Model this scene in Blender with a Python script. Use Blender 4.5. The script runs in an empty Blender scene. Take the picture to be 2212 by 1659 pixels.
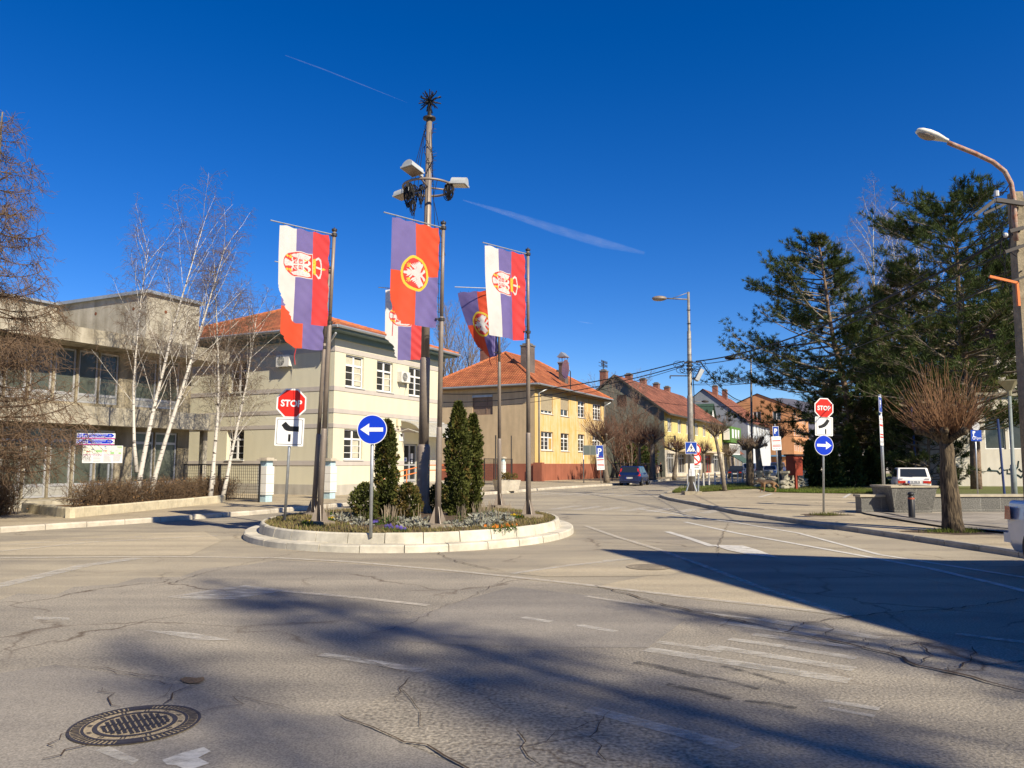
import bpy, math, random
import numpy as np
from mathutils import Vector, Matrix
R = math.radians
scene = bpy.context.scene
COL = scene.collection

# ------------------------------------------------------------------ camera, sky, sun, exposure
PITCH = 5.886
cam_d = bpy.data.cameras.new("camera")
cam = bpy.data.objects.new("camera", cam_d)
COL.objects.link(cam)
cam.location = (0, 0, 1.6)
cam.rotation_euler = (R(90 + PITCH), 0, 0)
cam_d.sensor_width = 36
cam_d.lens = 0.76 * 36
cam_d.clip_start = 0.05
cam_d.clip_end = 30000
scene.camera = cam

SUN_EL = 38.0
SUN_DIR = Vector((0.65 * math.cos(R(SUN_EL)), -0.76 * math.cos(R(SUN_EL)), math.sin(R(SUN_EL)))).normalized()
w = bpy.data.worlds.new("World")
scene.world = w
w.use_nodes = True
nt = w.node_tree
sky = nt.nodes.new("ShaderNodeTexSky")
sky.sky_type = 'NISHITA'
sky.sun_disc = False
sky.sun_elevation = R(SUN_EL)
sky.sun_rotation = math.atan2(0.65, -0.76)
sky.altitude = 1500
sky.air_density = 1.0
sky.dust_density = 0.0
sky.ozone_density = 4.5
hs = nt.nodes.new("ShaderNodeHueSaturation")
hs.inputs['Saturation'].default_value = 1.34
hs.inputs['Hue'].default_value = 0.514
hs.inputs['Value'].default_value = 1.06
bg = nt.nodes["Background"]
nt.links.new(sky.outputs[0], hs.inputs['Color'])
nt.links.new(hs.outputs[0], bg.inputs[0])
bg.inputs[1].default_value = 0.083
sun_d = bpy.data.lights.new("sun", 'SUN')
sun_d.energy = 5.0
sun_d.angle = R(0.5)
sun_d.color = (1.0, 0.89, 0.70)
sun = bpy.data.objects.new("sun", sun_d)
COL.objects.link(sun)
sun.rotation_euler = SUN_DIR.to_track_quat('Z', 'Y').to_euler()
sun.location = (20, -20, 40)
scene.view_settings.view_transform = 'Standard'
scene.view_settings.look = 'None'
scene.view_settings.gamma = 1
scene.view_settings.exposure = 0.65
scene.render.engine = 'CYCLES'
scene.cycles.max_bounces = 6
scene.cycles.diffuse_bounces = 3
scene.cycles.glossy_bounces = 3
scene.cycles.transparent_max_bounces = 12
scene.cycles.caustics_reflective = False
scene.cycles.caustics_refractive = False

# ------------------------------------------------------------------ survey helpers (photo survey at 2212 px width -> metres)
FD = 0.76 * 2212
TS, TC = math.sin(R(PITCH)), math.cos(R(PITCH))
def ray(u, v):
    a = (u - 1106) / FD; b = (829.5 - v) / FD
    return a, TC - TS * b, TS + TC * b
def P(u, v, Y):
    a, f, z = ray(u, v)
    return Vector((a / f * Y, Y, 1.6 + z / f * Y))
def G(u, v, z=0.0):
    a, f, zz = ray(u, v)
    Y = (z - 1.6) / zz * f
    return Vector((a / f * Y, Y, z))

# ------------------------------------------------------------------ materials
MATS = {}
def mat(name, col, rough=0.8, var=0.0, vscale=4.0, bump=0.0, bscale=40.0, metal=0.0, col2=None, spec=0.3, trans=0.0, detail=5.0):
    if name in MATS: return MATS[name]
    m = bpy.data.materials.new(name); m.use_nodes = True
    t = m.node_tree; b = t.nodes["Principled BSDF"]
    b.inputs['Base Color'].default_value = (*col, 1)
    b.inputs['Roughness'].default_value = rough
    b.inputs['Metallic'].default_value = metal
    b.inputs['Specular IOR Level'].default_value = spec
    tc = t.nodes.new("ShaderNodeTexCoord")
    if var > 0 or col2:
        n = t.nodes.new("ShaderNodeTexNoise"); n.inputs['Scale'].default_value = vscale
        n.inputs['Detail'].default_value = detail; n.inputs['Roughness'].default_value = 0.65
        t.links.new(tc.outputs['Object'], n.inputs['Vector'])
        r = t.nodes.new("ShaderNodeValToRGB")
        r.color_ramp.elements[0].position = 0.3; r.color_ramp.elements[1].position = 0.7
        c2 = col2 if col2 else tuple(c * (1 - var) for c in col)
        c1 = col if col2 else tuple(min(1, c * (1 + var * 0.5)) for c in col)
        r.color_ramp.elements[0].color = (*c2, 1); r.color_ramp.elements[1].color = (*c1, 1)
        t.links.new(n.outputs[0], r.inputs[0]); t.links.new(r.outputs[0], b.inputs['Base Color'])
    if bump > 0:
        n2 = t.nodes.new("ShaderNodeTexNoise"); n2.inputs['Scale'].default_value = bscale; n2.inputs['Detail'].default_value = 4
        t.links.new(tc.outputs['Object'], n2.inputs['Vector'])
        bp = t.nodes.new("ShaderNodeBump"); bp.inputs['Strength'].default_value = bump; bp.inputs['Distance'].default_value = 0.02
        t.links.new(n2.outputs[0], bp.inputs['Height']); t.links.new(bp.outputs[0], b.inputs['Normal'])
    if trans > 0:
        out = t.nodes["Material Output"]
        tr = t.nodes.new("ShaderNodeBsdfTranslucent"); tr.inputs[0].default_value = (*col, 1)
        src = b.inputs['Base Color'].links
        if src: t.links.new(src[0].from_socket, tr.inputs[0])
        mx = t.nodes.new("ShaderNodeMixShader"); mx.inputs[0].default_value = trans
        t.links.new(b.outputs[0], mx.inputs[1]); t.links.new(tr.outputs[0], mx.inputs[2]); t.links.new(mx.outputs[0], out.inputs[0])
    MATS[name] = m
    return m

def nodes_of(m):
    return m.node_tree, m.node_tree.nodes["Principled BSDF"]

def plaster(name, col, stain=0.25, scale=0.6, bump=0.25, col2=None, rough=0.9):
    """wall paint with broad weather stains, vertical runs and a fine grain"""
    if name in MATS: return MATS[name]
    m = bpy.data.materials.new(name); m.use_nodes = True
    t, b = nodes_of(m); b.inputs['Roughness'].default_value = rough; b.inputs['Specular IOR Level'].default_value = 0.2
    tc = t.nodes.new("ShaderNodeTexCoord")
    n1 = t.nodes.new("ShaderNodeTexNoise"); n1.inputs['Scale'].default_value = scale; n1.inputs['Detail'].default_value = 8; n1.inputs['Roughness'].default_value = 0.7
    mp = t.nodes.new("ShaderNodeMapping"); mp.inputs['Scale'].default_value = (2.2, 2.2, 0.35)
    n2 = t.nodes.new("ShaderNodeTexNoise"); n2.inputs['Scale'].default_value = 1.1; n2.inputs['Detail'].default_value = 6
    t.links.new(tc.outputs['Object'], n1.inputs['Vector']); t.links.new(tc.outputs['Object'], mp.inputs[0]); t.links.new(mp.outputs[0], n2.inputs['Vector'])
    mx = t.nodes.new("ShaderNodeMath"); mx.operation = 'ADD'
    t.links.new(n1.outputs[0], mx.inputs[0]); t.links.new(n2.outputs[0], mx.inputs[1])
    r = t.nodes.new("ShaderNodeValToRGB"); r.color_ramp.elements[0].position = 0.40; r.color_ramp.elements[1].position = 0.60
    hf = t.nodes.new("ShaderNodeMath"); hf.operation = 'MULTIPLY'; hf.inputs[1].default_value = 0.5
    t.links.new(mx.outputs[0], hf.inputs[0]); t.links.new(hf.outputs[0], r.inputs[0])
    c2 = col2 if col2 else tuple(c * (1 - stain) for c in col)
    r.color_ramp.elements[0].color = (*c2, 1); r.color_ramp.elements[1].color = (*col, 1)
    n3 = t.nodes.new("ShaderNodeTexNoise"); n3.inputs['Scale'].default_value = 25; n3.inputs['Detail'].default_value = 4
    t.links.new(tc.outputs['Object'], n3.inputs['Vector'])
    t.links.new(r.outputs[0], b.inputs['Base Color'])
    bp = t.nodes.new("ShaderNodeBump"); bp.inputs['Strength'].default_value = bump; bp.inputs['Distance'].default_value = 0.03
    t.links.new(n3.outputs[0], bp.inputs['Height']); t.links.new(bp.outputs[0], b.inputs['Normal'])
    MATS[name] = m
    return m

def brickmat(name, c1, c2, mortar, bw, bh, msize=0.02, offset=0.5, uv=True, rough=0.85, bump=0.6, coord=None, stain=0.3):
    if name in MATS: return MATS[name]
    m = bpy.data.materials.new(name); m.use_nodes = True
    t, b = nodes_of(m); b.inputs['Roughness'].default_value = rough; b.inputs['Specular IOR Level'].default_value = 0.2
    tc = t.nodes.new("ShaderNodeTexCoord")
    br = t.nodes.new("ShaderNodeTexBrick")
    br.inputs['Scale'].default_value = 1; br.inputs['Brick Width'].default_value = bw; br.inputs['Row Height'].default_value = bh
    br.inputs['Mortar Size'].default_value = msize; br.inputs['Mortar Smooth'].default_value = 0.3; br.offset = offset
    br.inputs['Color1'].default_value = (*c1, 1); br.inputs['Color2'].default_value = (*c2, 1); br.inputs['Mortar'].default_value = (*mortar, 1)
    t.links.new(tc.outputs['UV' if uv else 'Object'], br.inputs['Vector'])
    n = t.nodes.new("ShaderNodeTexNoise"); n.inputs['Scale'].default_value = 0.8; n.inputs['Detail'].default_value = 7
    t.links.new(tc.outputs['Object'], n.inputs['Vector'])
    r = t.nodes.new("ShaderNodeValToRGB"); r.color_ramp.elements[0].position = .35; r.color_ramp.elements[1].position = .65
    r.color_ramp.elements[0].color = (1 - stain,) * 3 + (1,); r.color_ramp.elements[1].color = (1.1, 1.1, 1.1, 1)
    t.links.new(n.outputs[0], r.inputs[0])
    mx = t.nodes.new("ShaderNodeMix"); mx.data_type = 'RGBA'; mx.blend_type = 'MULTIPLY'; mx.inputs[0].default_value = 1
    t.links.new(br.outputs[0], mx.inputs[6]); t.links.new(r.outputs[0], mx.inputs[7]); t.links.new(mx.outputs[2], b.inputs['Base Color'])
    bp = t.nodes.new("ShaderNodeBump"); bp.inputs['Strength'].default_value = bump; bp.inputs['Distance'].default_value = 0.03; bp.invert = True
    t.links.new(br.outputs[1], bp.inputs['Height']); t.links.new(bp.outputs[0], b.inputs['Normal'])
    MATS[name] = m
    return m

def tilemat(name, c1, c2, dark, stain=0.3):
    """roof tiles: UV in metres, rows up the slope, half-round columns"""
    m = brickmat(name, c1, c2, dark, 0.26, 0.36, 0.035, 0.0, True, 0.85, 0.9, stain=stain)
    return m

def glassmat(name, col=(0.02, 0.025, 0.03), rough=0.06, var=None):
    if name in MATS: return MATS[name]
    m = mat(name, col, rough, spec=0.6, col2=var, vscale=1.2)
    return m

# ------------------------------------------------------------------ mesh builder
class MB:
    def __init__(self): self.v = []; self.f = []; self.mi = []; self.uv = {}
    def add(self, vs, fs, mi=0, uvs=None):
        o = len(self.v)
        self.v.extend([tuple(p) for p in vs])
        for k, f in enumerate(fs):
            if uvs is not None: self.uv[len(self.f)] = uvs[k]
            self.f.append(tuple(i + o for i in f)); self.mi.append(mi)
        return self
    def box(self, x0, x1, y0, y1, z0, z1, mi=0, M=None):
        vs = [Vector((x, y, z)) for z in (z0, z1) for y in (y0, y1) for x in (x0, x1)]
        if M: vs = [M @ p for p in vs]
        return self.add(vs, [(0, 2, 3, 1), (4, 5, 7, 6), (0, 1, 5, 4), (2, 6, 7, 3), (0, 4, 6, 2), (1, 3, 7, 5)], mi)
    def bar(self, a, b, wx, wy=None, mi=0, up=(0, 0, 1)):
        """square bar from a to b"""
        wy = wy or wx
        a = Vector(a); b = Vector(b); d = (b - a).normalized(); up = Vector(up)
        if abs(d.dot(up)) > 0.95: up = Vector((0, 1, 0))
        s = d.cross(up).normalized() * (wx / 2); u = s.cross(d).normalized() * (wy / 2)
        vs = [a - s - u, a + s - u, a + s + u, a - s + u, b - s - u, b + s - u, b + s + u, b - s + u]
        return self.add(vs, [(3, 2, 1, 0), (4, 5, 6, 7), (0, 1, 5, 4), (1, 2, 6, 5), (2, 3, 7, 6), (3, 0, 4, 7)], mi)
    def tube(self, pts, rad, n=8, mi=0, cap=True, closed=False):
        pts = [Vector(p) for p in pts]
        if not isinstance(rad, (list, tuple)): rad = [rad] * len(pts)
        o = len(self.v); N = len(pts)
        ref = None
        for i, p in enumerate(pts):
            if closed: d = pts[(i + 1) % N] - pts[i - 1]
            else: d = pts[min(i + 1, N - 1)] - pts[max(i - 1, 0)]
            if d.length < 1e-9: d = Vector((0, 0, 1))
            d.normalize()
            if ref is None:
                ref = Vector((1, 0, 0)) if abs(d.x) < 0.8 else Vector((0, 1, 0))
            s = ref - d * ref.dot(d)
            if s.length < 1e-6: s = d.orthogonal()
            s.normalize(); ref = s
            t = d.cross(s)
            for k in range(n):
                a = 2 * math.pi * k / n
                q = p + (s * math.cos(a) + t * math.sin(a)) * rad[i]
                self.v.append((q.x, q.y, q.z))
        for i in range(N if closed else N - 1):
            j = (i + 1) % N
            for k in range(n):
                k2 = (k + 1) % n
                self.f.append((o + i * n + k, o + i * n + k2, o + j * n + k2, o + j * n + k)); self.mi.append(mi)
        if cap and not closed and n > 2:
            self.f.append(tuple(o + k for k in reversed(range(n)))); self.mi.append(mi)
            self.f.append(tuple(o + (N - 1) * n + k for k in range(n))); self.mi.append(mi)
        return self
    def cyl(self, c, r, h, n=20, mi=0, r2=None):
        c = Vector(c)
        return self.tube([c, c + Vector((0, 0, h))], [r, r if r2 is None else r2], n, mi)
    def lathe(self, prof, n=24, c=(0, 0, 0), mi=0):
        o = len(self.v)
        for (r, z) in prof:
            for k in range(n):
                a = 2 * math.pi * k / n
                self.v.append((c[0] + r * math.cos(a), c[1] + r * math.sin(a), c[2] + z))
        for i in range(len(prof) - 1):
            for k in range(n):
                k2 = (k + 1) % n
                self.f.append((o + i * n + k, o + i * n + k2, o + (i + 1) * n + k2, o + (i + 1) * n + k)); self.mi.append(mi)
        return self
    def prism(self, poly, z0, z1, mi=0, top=None):
        """poly: xy points, counter-clockwise; vertical prism"""
        n = len(poly)
        vs = [(p[0], p[1], z0) for p in poly] + [(p[0], p[1], z1) for p in poly]
        fs = [tuple(reversed(range(n)))]; self.add(vs, fs + [(i, (i + 1) % n, n + (i + 1) % n, n + i) for i in range(n)], mi)
        o = len(self.v) - 2 * n
        self.f.append(tuple(o + n + i for i in range(n))); self.mi.append(mi if top is None else top)
        return self
    def plate(self, poly, y0, y1, mi=0, front=None):
        """poly in x,z counter-clockwise seen from -Y; plate between y0 (front) and y1 (back)"""
        n = len(poly); o = len(self.v)
        self.v.extend([(p[0], y0, p[1]) for p in poly] + [(p[0], y1, p[1]) for p in poly])
        self.f.append(tuple(o + i for i in range(n))); self.mi.append(mi if front is None else front)
        self.f.append(tuple(o + n + i for i in reversed(range(n)))); self.mi.append(mi)
        for i in range(n):
            j = (i + 1) % n
            self.f.append((o + i, o + n + i, o + n + j, o + j)); self.mi.append(mi)
        return self
    def face2(self, poly, y, mi=0):
        """flat polygon in x,z facing -Y at depth y"""
        return self.add([(p[0], y, p[1]) for p in poly], [tuple(range(len(poly)))], mi)
    def sphere(self, c, r, nu=12, nv=8, mi=0, s=(1, 1, 1)):
        o = len(self.v); c = Vector(c)
        for i in range(nv + 1):
            th = math.pi * i / nv
            for k in range(nu):
                a = 2 * math.pi * k / nu
                self.v.append((c.x + r * s[0] * math.sin(th) * math.cos(a), c.y + r * s[1] * math.sin(th) * math.sin(a), c.z - r * s[2] * math.cos(th)))
        for i in range(nv):
            for k in range(nu):
                k2 = (k + 1) % nu
                self.f.append((o + i * nu + k, o + i * nu + k2, o + (i + 1) * nu + k2, o + (i + 1) * nu + k)); self.mi.append(mi)
        return self
    def slope(self, vs, eave, mi=0):
        """a sloping roof face with UV in metres; eave: direction along the eave"""
        vs = [Vector(p) for p in vs]; e = Vector(eave).normalized()
        nrm = (vs[1] - vs[0]).cross(vs[2] - vs[0]).normalized()
        up = nrm.cross(e)
        uvs = [[((p).dot(e), (p).dot(up)) for p in vs]]
        return self.add(vs, [tuple(range(len(vs)))], mi, uvs)
    def build(self, name, mats, parent=None, smooth=False, loc=None, rotz=0.0):
        me = bpy.data.meshes.new(name)
        me.from_pydata(self.v, [], self.f)
        if not isinstance(mats, (list, tuple)): mats = [mats]
        for m in mats: me.materials.append(m)
        if len(mats) > 1: me.polygons.foreach_set('material_index', self.mi)
        if smooth: me.polygons.foreach_set('use_smooth', [True] * len(me.polygons))
        if self.uv:
            ul = me.uv_layers.new(name="UVMap")
            for fi, uvs in self.uv.items():
                p = me.polygons[fi]
                for k, li in enumerate(p.loop_indices): ul.data[li].uv = uvs[k]
        me.update()
        o = bpy.data.objects.new(name, me); COL.objects.link(o)
        if parent: o.parent = parent
        if loc is not None: o.location = loc
        if rotz: o.rotation_euler = (0, 0, rotz)
        return o

def np_mesh(name, V, F, mats, parent=None, mi=None, loc=None, smooth=False):
    me = bpy.data.meshes.new(name)
    V = np.asarray(V, dtype=np.float32); F = np.asarray(F, dtype=np.int32)
    k = F.shape[1]
    me.vertices.add(len(V)); me.vertices.foreach_set('co', V.ravel())
    me.loops.add(F.size); me.loops.foreach_set('vertex_index', F.ravel())
    me.polygons.add(len(F))
    me.polygons.foreach_set('loop_start', np.arange(0, F.size, k, dtype=np.int32))
    if not isinstance(mats, (list, tuple)): mats = [mats]
    for m in mats: me.materials.append(m)
    if mi is not None: me.polygons.foreach_set('material_index', np.asarray(mi, dtype=np.int32))
    if smooth: me.polygons.foreach_set('use_smooth', np.ones(len(F), dtype=bool))
    me.update(calc_edges=True); me.validate()
    o = bpy.data.objects.new(name, me); COL.objects.link(o)
    if parent: o.parent = parent
    if loc is not None: o.location = loc
    return o

def tag(o, label, cat, group=None):
    o['label'] = label; o['category'] = cat
    if group: o['group'] = group
    return o
def thing(name, label, cat, loc=(0, 0, 0), rotz=0.0, group=None):
    o = bpy.data.objects.new(name, None); COL.objects.link(o)
    o.empty_display_size = 0.3
    o.location = loc; o.rotation_euler = (0, 0, rotz)
    return tag(o, label, cat, group)
def struct(o, kind='structure'):
    o['kind'] = kind; return o
def dup(root, loc, rotz=None, label=None, scale=None):
    r = root.copy(); COL.objects.link(r); r.location = loc
    if rotz is not None: r.rotation_euler = (0, 0, rotz)
    if scale is not None: r.scale = (scale,) * 3
    if label: r['label'] = label
    for ch in list(root.children):
        c = ch.copy(); COL.objects.link(c); c.parent = r
        for g in list(ch.children):
            d = g.copy(); COL.objects.link(d); d.parent = c
    return r

TXT = {}
def text_geo(s, size, bold=0.0):
    """outline of a word as flat triangles: (verts 2D centred, faces)"""
    key = (s, size, bold)
    if key in TXT: return TXT[key]
    cu = bpy.data.curves.new("lettering", 'FONT'); cu.body = s; cu.size = size; cu.align_x = 'CENTER'; cu.align_y = 'CENTER'; cu.offset = bold
    cu.resolution_u = 3
    o = bpy.data.objects.new("lettering", cu)
    me = bpy.data.meshes.new_from_object(o)
    vs = [(v.co.x, v.co.y) for v in me.vertices]; fs = [tuple(p.vertices) for p in me.polygons]
    bpy.data.objects.remove(o); bpy.data.curves.remove(cu); bpy.data.meshes.remove(me)
    if vs:
        xs = [v[0] for v in vs]; ys = [v[1] for v in vs]
        cx = (min(xs) + max(xs)) / 2; cy = (min(ys) + max(ys)) / 2
        vs = [(x - cx, y - cy) for x, y in vs]
    TXT[key] = (vs, fs)
    return TXT[key]
def add_text(mb, s, size, x, z, y, mi=0, bold=0.0, sx=1.0, width=None):
    vs, fs = text_geo(s, size, bold)
    if width and vs:
        w0 = max(v[0] for v in vs) - min(v[0] for v in vs); sx = width / w0
    mb.add([(x + p[0] * sx, y, z + p[1]) for p in vs], fs, mi)

def circle(cx, cz, r, n=36, rz=None):
    return [(cx + r * math.cos(2 * math.pi * k / n), cz + (rz or r) * math.sin(2 * math.pi * k / n)) for k in range(n)]
def rect(x0, x1, z0, z1): return [(x0, z0), (x1, z0), (x1, z1), (x0, z1)]
def rrect(x0, x1, z0, z1, r, n=4):
    out = []
    for cx, cz, a0 in ((x1 - r, z0 + r, -90), (x1 - r, z1 - r, 0), (x0 + r, z1 - r, 90), (x0 + r, z0 + r, 180)):
        for k in range(n + 1):
            a = R(a0 + 90 * k / n); out.append((cx + r * math.cos(a), cz + r * math.sin(a)))
    return out
# ================================================================== THE SETTING
D2 = Vector((0.446, 0.895, 0)); D1 = Vector((-0.895, 0.446, 0))
RZ = math.atan2(0.895, 0.446)
rng = random.Random(11)

def asphalt(name, ca, cb, big=0.22, speck=0.35, crack=0.0, fine=55.0, crack_scale=0.45, bump=0.5):
    m = bpy.data.materials.new(name); m.use_nodes = True
    t, b = nodes_of(m); b.inputs['Roughness'].default_value = 0.9; b.inputs['Specular IOR Level'].default_value = 0.25
    L = t.links.new
    tc = t.nodes.new("ShaderNodeTexCoord")
    n1 = t.nodes.new("ShaderNodeTexNoise"); n1.inputs['Scale'].default_value = big; n1.inputs['Detail'].default_value = 9; n1.inputs['Roughness'].default_value = 0.68
    L(tc.outputs['Object'], n1.inputs['Vector'])
    r1 = t.nodes.new("ShaderNodeValToRGB"); r1.color_ramp.elements[0].position = .36; r1.color_ramp.elements[1].position = .62
    r1.color_ramp.elements[0].color = (*cb, 1); r1.color_ramp.elements[1].color = (*ca, 1)
    L(n1.outputs[0], r1.inputs[0])
    n2 = t.nodes.new("ShaderNodeTexNoise"); n2.inputs['Scale'].default_value = fine; n2.inputs['Detail'].default_value = 3
    L(tc.outputs['Object'], n2.inputs['Vector'])
    r2 = t.nodes.new("ShaderNodeValToRGB"); r2.color_ramp.elements[0].position = .33; r2.color_ramp.elements[1].position = .68
    r2.color_ramp.elements[0].color = (1 - speck,) * 3 + (1,); r2.color_ramp.elements[1].color = (1 + speck * .6,) * 3 + (1,)
    L(n2.outputs[0], r2.inputs[0])
    mx = t.nodes.new("ShaderNodeMix"); mx.data_type = 'RGBA'; mx.blend_type = 'MULTIPLY'; mx.inputs[0].default_value = 1
    L(r1.outputs[0], mx.inputs[6]); L(r2.outputs[0], mx.inputs[7])
    # long wheel-track streaks worn along the driving direction
    mp = t.nodes.new("ShaderNodeMapping"); mp.inputs['Rotation'].default_value = (0, 0, R(18)); mp.inputs['Scale'].default_value = (0.16, 1.5, 1)
    L(tc.outputs['Object'], mp.inputs[0])
    n4 = t.nodes.new("ShaderNodeTexNoise"); n4.inputs['Scale'].default_value = 1.0; n4.inputs['Detail'].default_value = 6
    L(mp.outputs[0], n4.inputs['Vector'])
    r4 = t.nodes.new("ShaderNodeValToRGB"); r4.color_ramp.elements[0].position = .35; r4.color_ramp.elements[1].position = .6
    r4.color_ramp.elements[0].color = (.80, .80, .81, 1); r4.color_ramp.elements[1].color = (1.06, 1.05, 1.03, 1)
    L(n4.outputs[0], r4.inputs[0])
    mx4 = t.nodes.new("ShaderNodeMix"); mx4.data_type = 'RGBA'; mx4.blend_type = 'MULTIPLY'; mx4.inputs[0].default_value = 1
    L(mx.outputs[2], mx4.inputs[6]); L(r4.outputs[0], mx4.inputs[7])
    last = mx4.outputs[2]
    if crack > 0:
        nd = t.nodes.new("ShaderNodeTexNoise"); nd.inputs['Scale'].default_value = 1.6; nd.inputs['Detail'].default_value = 5
        L(tc.outputs['Object'], nd.inputs['Vector'])
        va = t.nodes.new("ShaderNodeVectorMath"); va.operation = 'MULTIPLY_ADD'; va.inputs[1].default_value = (.9, .9, 0)
        L(nd.outputs[1], va.inputs[0]); L(tc.outputs['Object'], va.inputs[2])
        vo = t.nodes.new("ShaderNodeTexVoronoi"); vo.feature = 'DISTANCE_TO_EDGE'; vo.inputs['Scale'].default_value = crack_scale
        L(va.outputs[0], vo.inputs['Vector'])
        rc = t.nodes.new("ShaderNodeValToRGB"); rc.color_ramp.elements[0].position = 0.0; rc.color_ramp.elements[1].position = .016
        rc.color_ramp.elements[0].color = (1, 1, 1, 1); rc.color_ramp.elements[1].color = (0, 0, 0, 1)
        L(vo.outputs[0], rc.inputs[0])
        nm = t.nodes.new("ShaderNodeTexNoise"); nm.inputs['Scale'].default_value = .35; nm.inputs['Detail'].default_value = 3
        L(tc.outputs['Object'], nm.inputs['Vector'])
        rm = t.nodes.new("ShaderNodeValToRGB"); rm.color_ramp.elements[0].position = .5; rm.color_ramp.elements[1].position = .6
        L(nm.outputs[0], rm.inputs[0])
        mu = t.nodes.new("ShaderNodeMath"); mu.operation = 'MULTIPLY'; L(rc.outputs[0], mu.inputs[0]); L(rm.outputs[0], mu.inputs[1])
        mu2 = t.nodes.new("ShaderNodeMath"); mu2.operation = 'MULTIPLY'; mu2.inputs[1].default_value = crack; L(mu.outputs[0], mu2.inputs[0])
        m3 = t.nodes.new("ShaderNodeMix"); m3.data_type = 'RGBA'; m3.inputs[7].default_value = (.07, .045, .028, 1)
        L(mu2.outputs[0], m3.inputs[0]); L(last, m3.inputs[6]); last = m3.outputs[2]
    L(last, b.inputs['Base Color'])
    bp = t.nodes.new("ShaderNodeBump"); bp.inputs['Strength'].default_value = bump; bp.inputs['Distance'].default_value = 0.012
    L(n2.outputs[0], bp.inputs['Height']); L(bp.outputs[0], b.inputs['Normal'])
    MATS[name] = m
    return m

M_ROAD = asphalt("road asphalt", (0.405, 0.352, 0.255), (0.28, 0.248, 0.195), crack=0.6)
M_NEAR = asphalt("grey traffic-worn asphalt", (0.35, 0.313, 0.25), (0.255, 0.23, 0.19), big=.35, speck=0.42, fine=48, crack=0.8, bump=.7)
M_SMOOTH = asphalt("smooth asphalt patch", (0.285, 0.26, 0.222), (0.235, 0.215, 0.187), speck=0.35, fine=80, bump=0.3)
M_ROUGH = asphalt("coarse asphalt patch", (0.36, 0.32, 0.25), (0.28, 0.25, 0.20), speck=0.5, fine=38, crack=0.7, crack_scale=1.0, bump=0.9)
M_DUST = asphalt("dusty asphalt", (0.46, 0.395, 0.28), (0.38, 0.325, 0.23), speck=0.3, fine=60)
M_WALK = asphalt("pavement asphalt", (0.45, 0.38, 0.26), (0.34, 0.285, 0.20), big=.4, speck=0.3, crack=0.8, crack_scale=.7)
M_KERB = mat("kerb stone", (0.50, 0.45, 0.36), 0.9, 0.35, 2.0, 0.4, 60)
M_KERBW = mat("white kerb stone", (0.58, 0.535, 0.43), 0.9, 0.38, 1.6, 0.4, 60)
M_SOIL = mat("soil", (0.10, 0.07, 0.045), 1.0, 0.5, 6, 0.8, 30)
M_LAWN = mat("lawn", (0.11, 0.15, 0.03), 1.0, 0.0, 0.9, 1.0, 60, col2=(0.13, 0.11, 0.05))
M_EARTH = mat("earth", (0.20, 0.17, 0.11), 1.0, 0.3, .3, 0.3, 10)

def wornpaint(name, cover, scale=9.0, col=(0.66, 0.64, 0.58)):
    m = bpy.data.materials.new(name); m.use_nodes = True
    t, b = nodes_of(m); b.inputs['Base Color'].default_value = (*col, 1); b.inputs['Roughness'].default_value = .8
    tc = t.nodes.new("ShaderNodeTexCoord")
    n = t.nodes.new("ShaderNodeTexNoise"); n.inputs['Scale'].default_value = scale; n.inputs['Detail'].default_value = 12; n.inputs['Roughness'].default_value = .82
    mp = t.nodes.new("ShaderNodeMapping"); mp.inputs['Scale'].default_value = (.4, 1, 1); mp.inputs['Rotation'].default_value = (0, 0, R(15))
    t.links.new(tc.outputs['Object'], mp.inputs[0]); t.links.new(mp.outputs[0], n.inputs['Vector'])
    r = t.nodes.new("ShaderNodeValToRGB"); c = 1 - cover
    r.color_ramp.elements[0].position = max(0, .30 + .4 * c - .15); r.color_ramp.elements[1].position = .30 + .4 * c + .15
    r.color_ramp.elements[1].color = (.86, .86, .86, 1)
    t.links.new(n.outputs[0], r.inputs[0]); t.links.new(r.outputs[0], b.inputs['Alpha'])
    return m
M_PAINT = wornpaint("worn road paint", 0.58, 14, (.56, .51, .42))
M_PAINT2 = wornpaint("faded road paint", 0.44, 10, (.60, .57, .50))
M_PAINT3 = wornpaint("fresh road paint", 0.74, 11)

def sheet(name, poly, z, m):
    b = MB(); b.add([(p[0], p[1], z) for p in poly], [tuple(range(len(poly)))])
    return struct(b.build(name, m))
def sheet_d(name, poly, z, m): return sheet(name, [G(u, v) for u, v in poly], z, m)

# far ground to the horizon, then the asphalt of the crossing and of the street
sheet("ground", [(-4000, -4000), (4000, -4000), (4000, 9000), (-4000, 9000)], -0.06, M_EARTH)
sl = Vector((6.78, 58, 0)); sr = Vector((14.2, 58, 0)); far = D2 * 260
sheet("road", [(-60, -40), (70, -40), (70, 58), sr, sr + far, sl + far, sl, (-60, 58)], 0.0, M_ROAD)

KL = [(-60, 9.0, 0)] + [tuple(G(u, v)) for u, v in [(-400, 1200), (0, 1151), (270, 1133), (540, 1113), (700, 1098), (870, 1082), (1000, 1073), (1110, 1064.5), (1200, 1056.5), (1264, 1052.5), (1330, 1048.5), (1384, 1044), (1457, 1036)]] + [tuple(sl + far)]
KR = [(10.2, -40, 0), (9.7, -10, 0), (9.2, 4, 0), (8.85, 10, 0)] + [tuple(G(u, v)) for u, v in [(2200, 1204), (1973, 1169), (1755, 1136), (1593, 1112), (1500, 1092), (1445, 1081), (1424, 1074), (1438, 1066), (1486, 1053), (1613, 1040)]] + [tuple(sr + far)]
def offset(poly, d):
    out = []
    for i, p in enumerate(poly):
        a = Vector(poly[max(i - 1, 0)]); b = Vector(poly[min(i + 1, len(poly) - 1)])
        t = (b - a).normalized(); out.append(Vector(p) + Vector((-t.y, t.x, 0)) * d)
    return out
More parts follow.
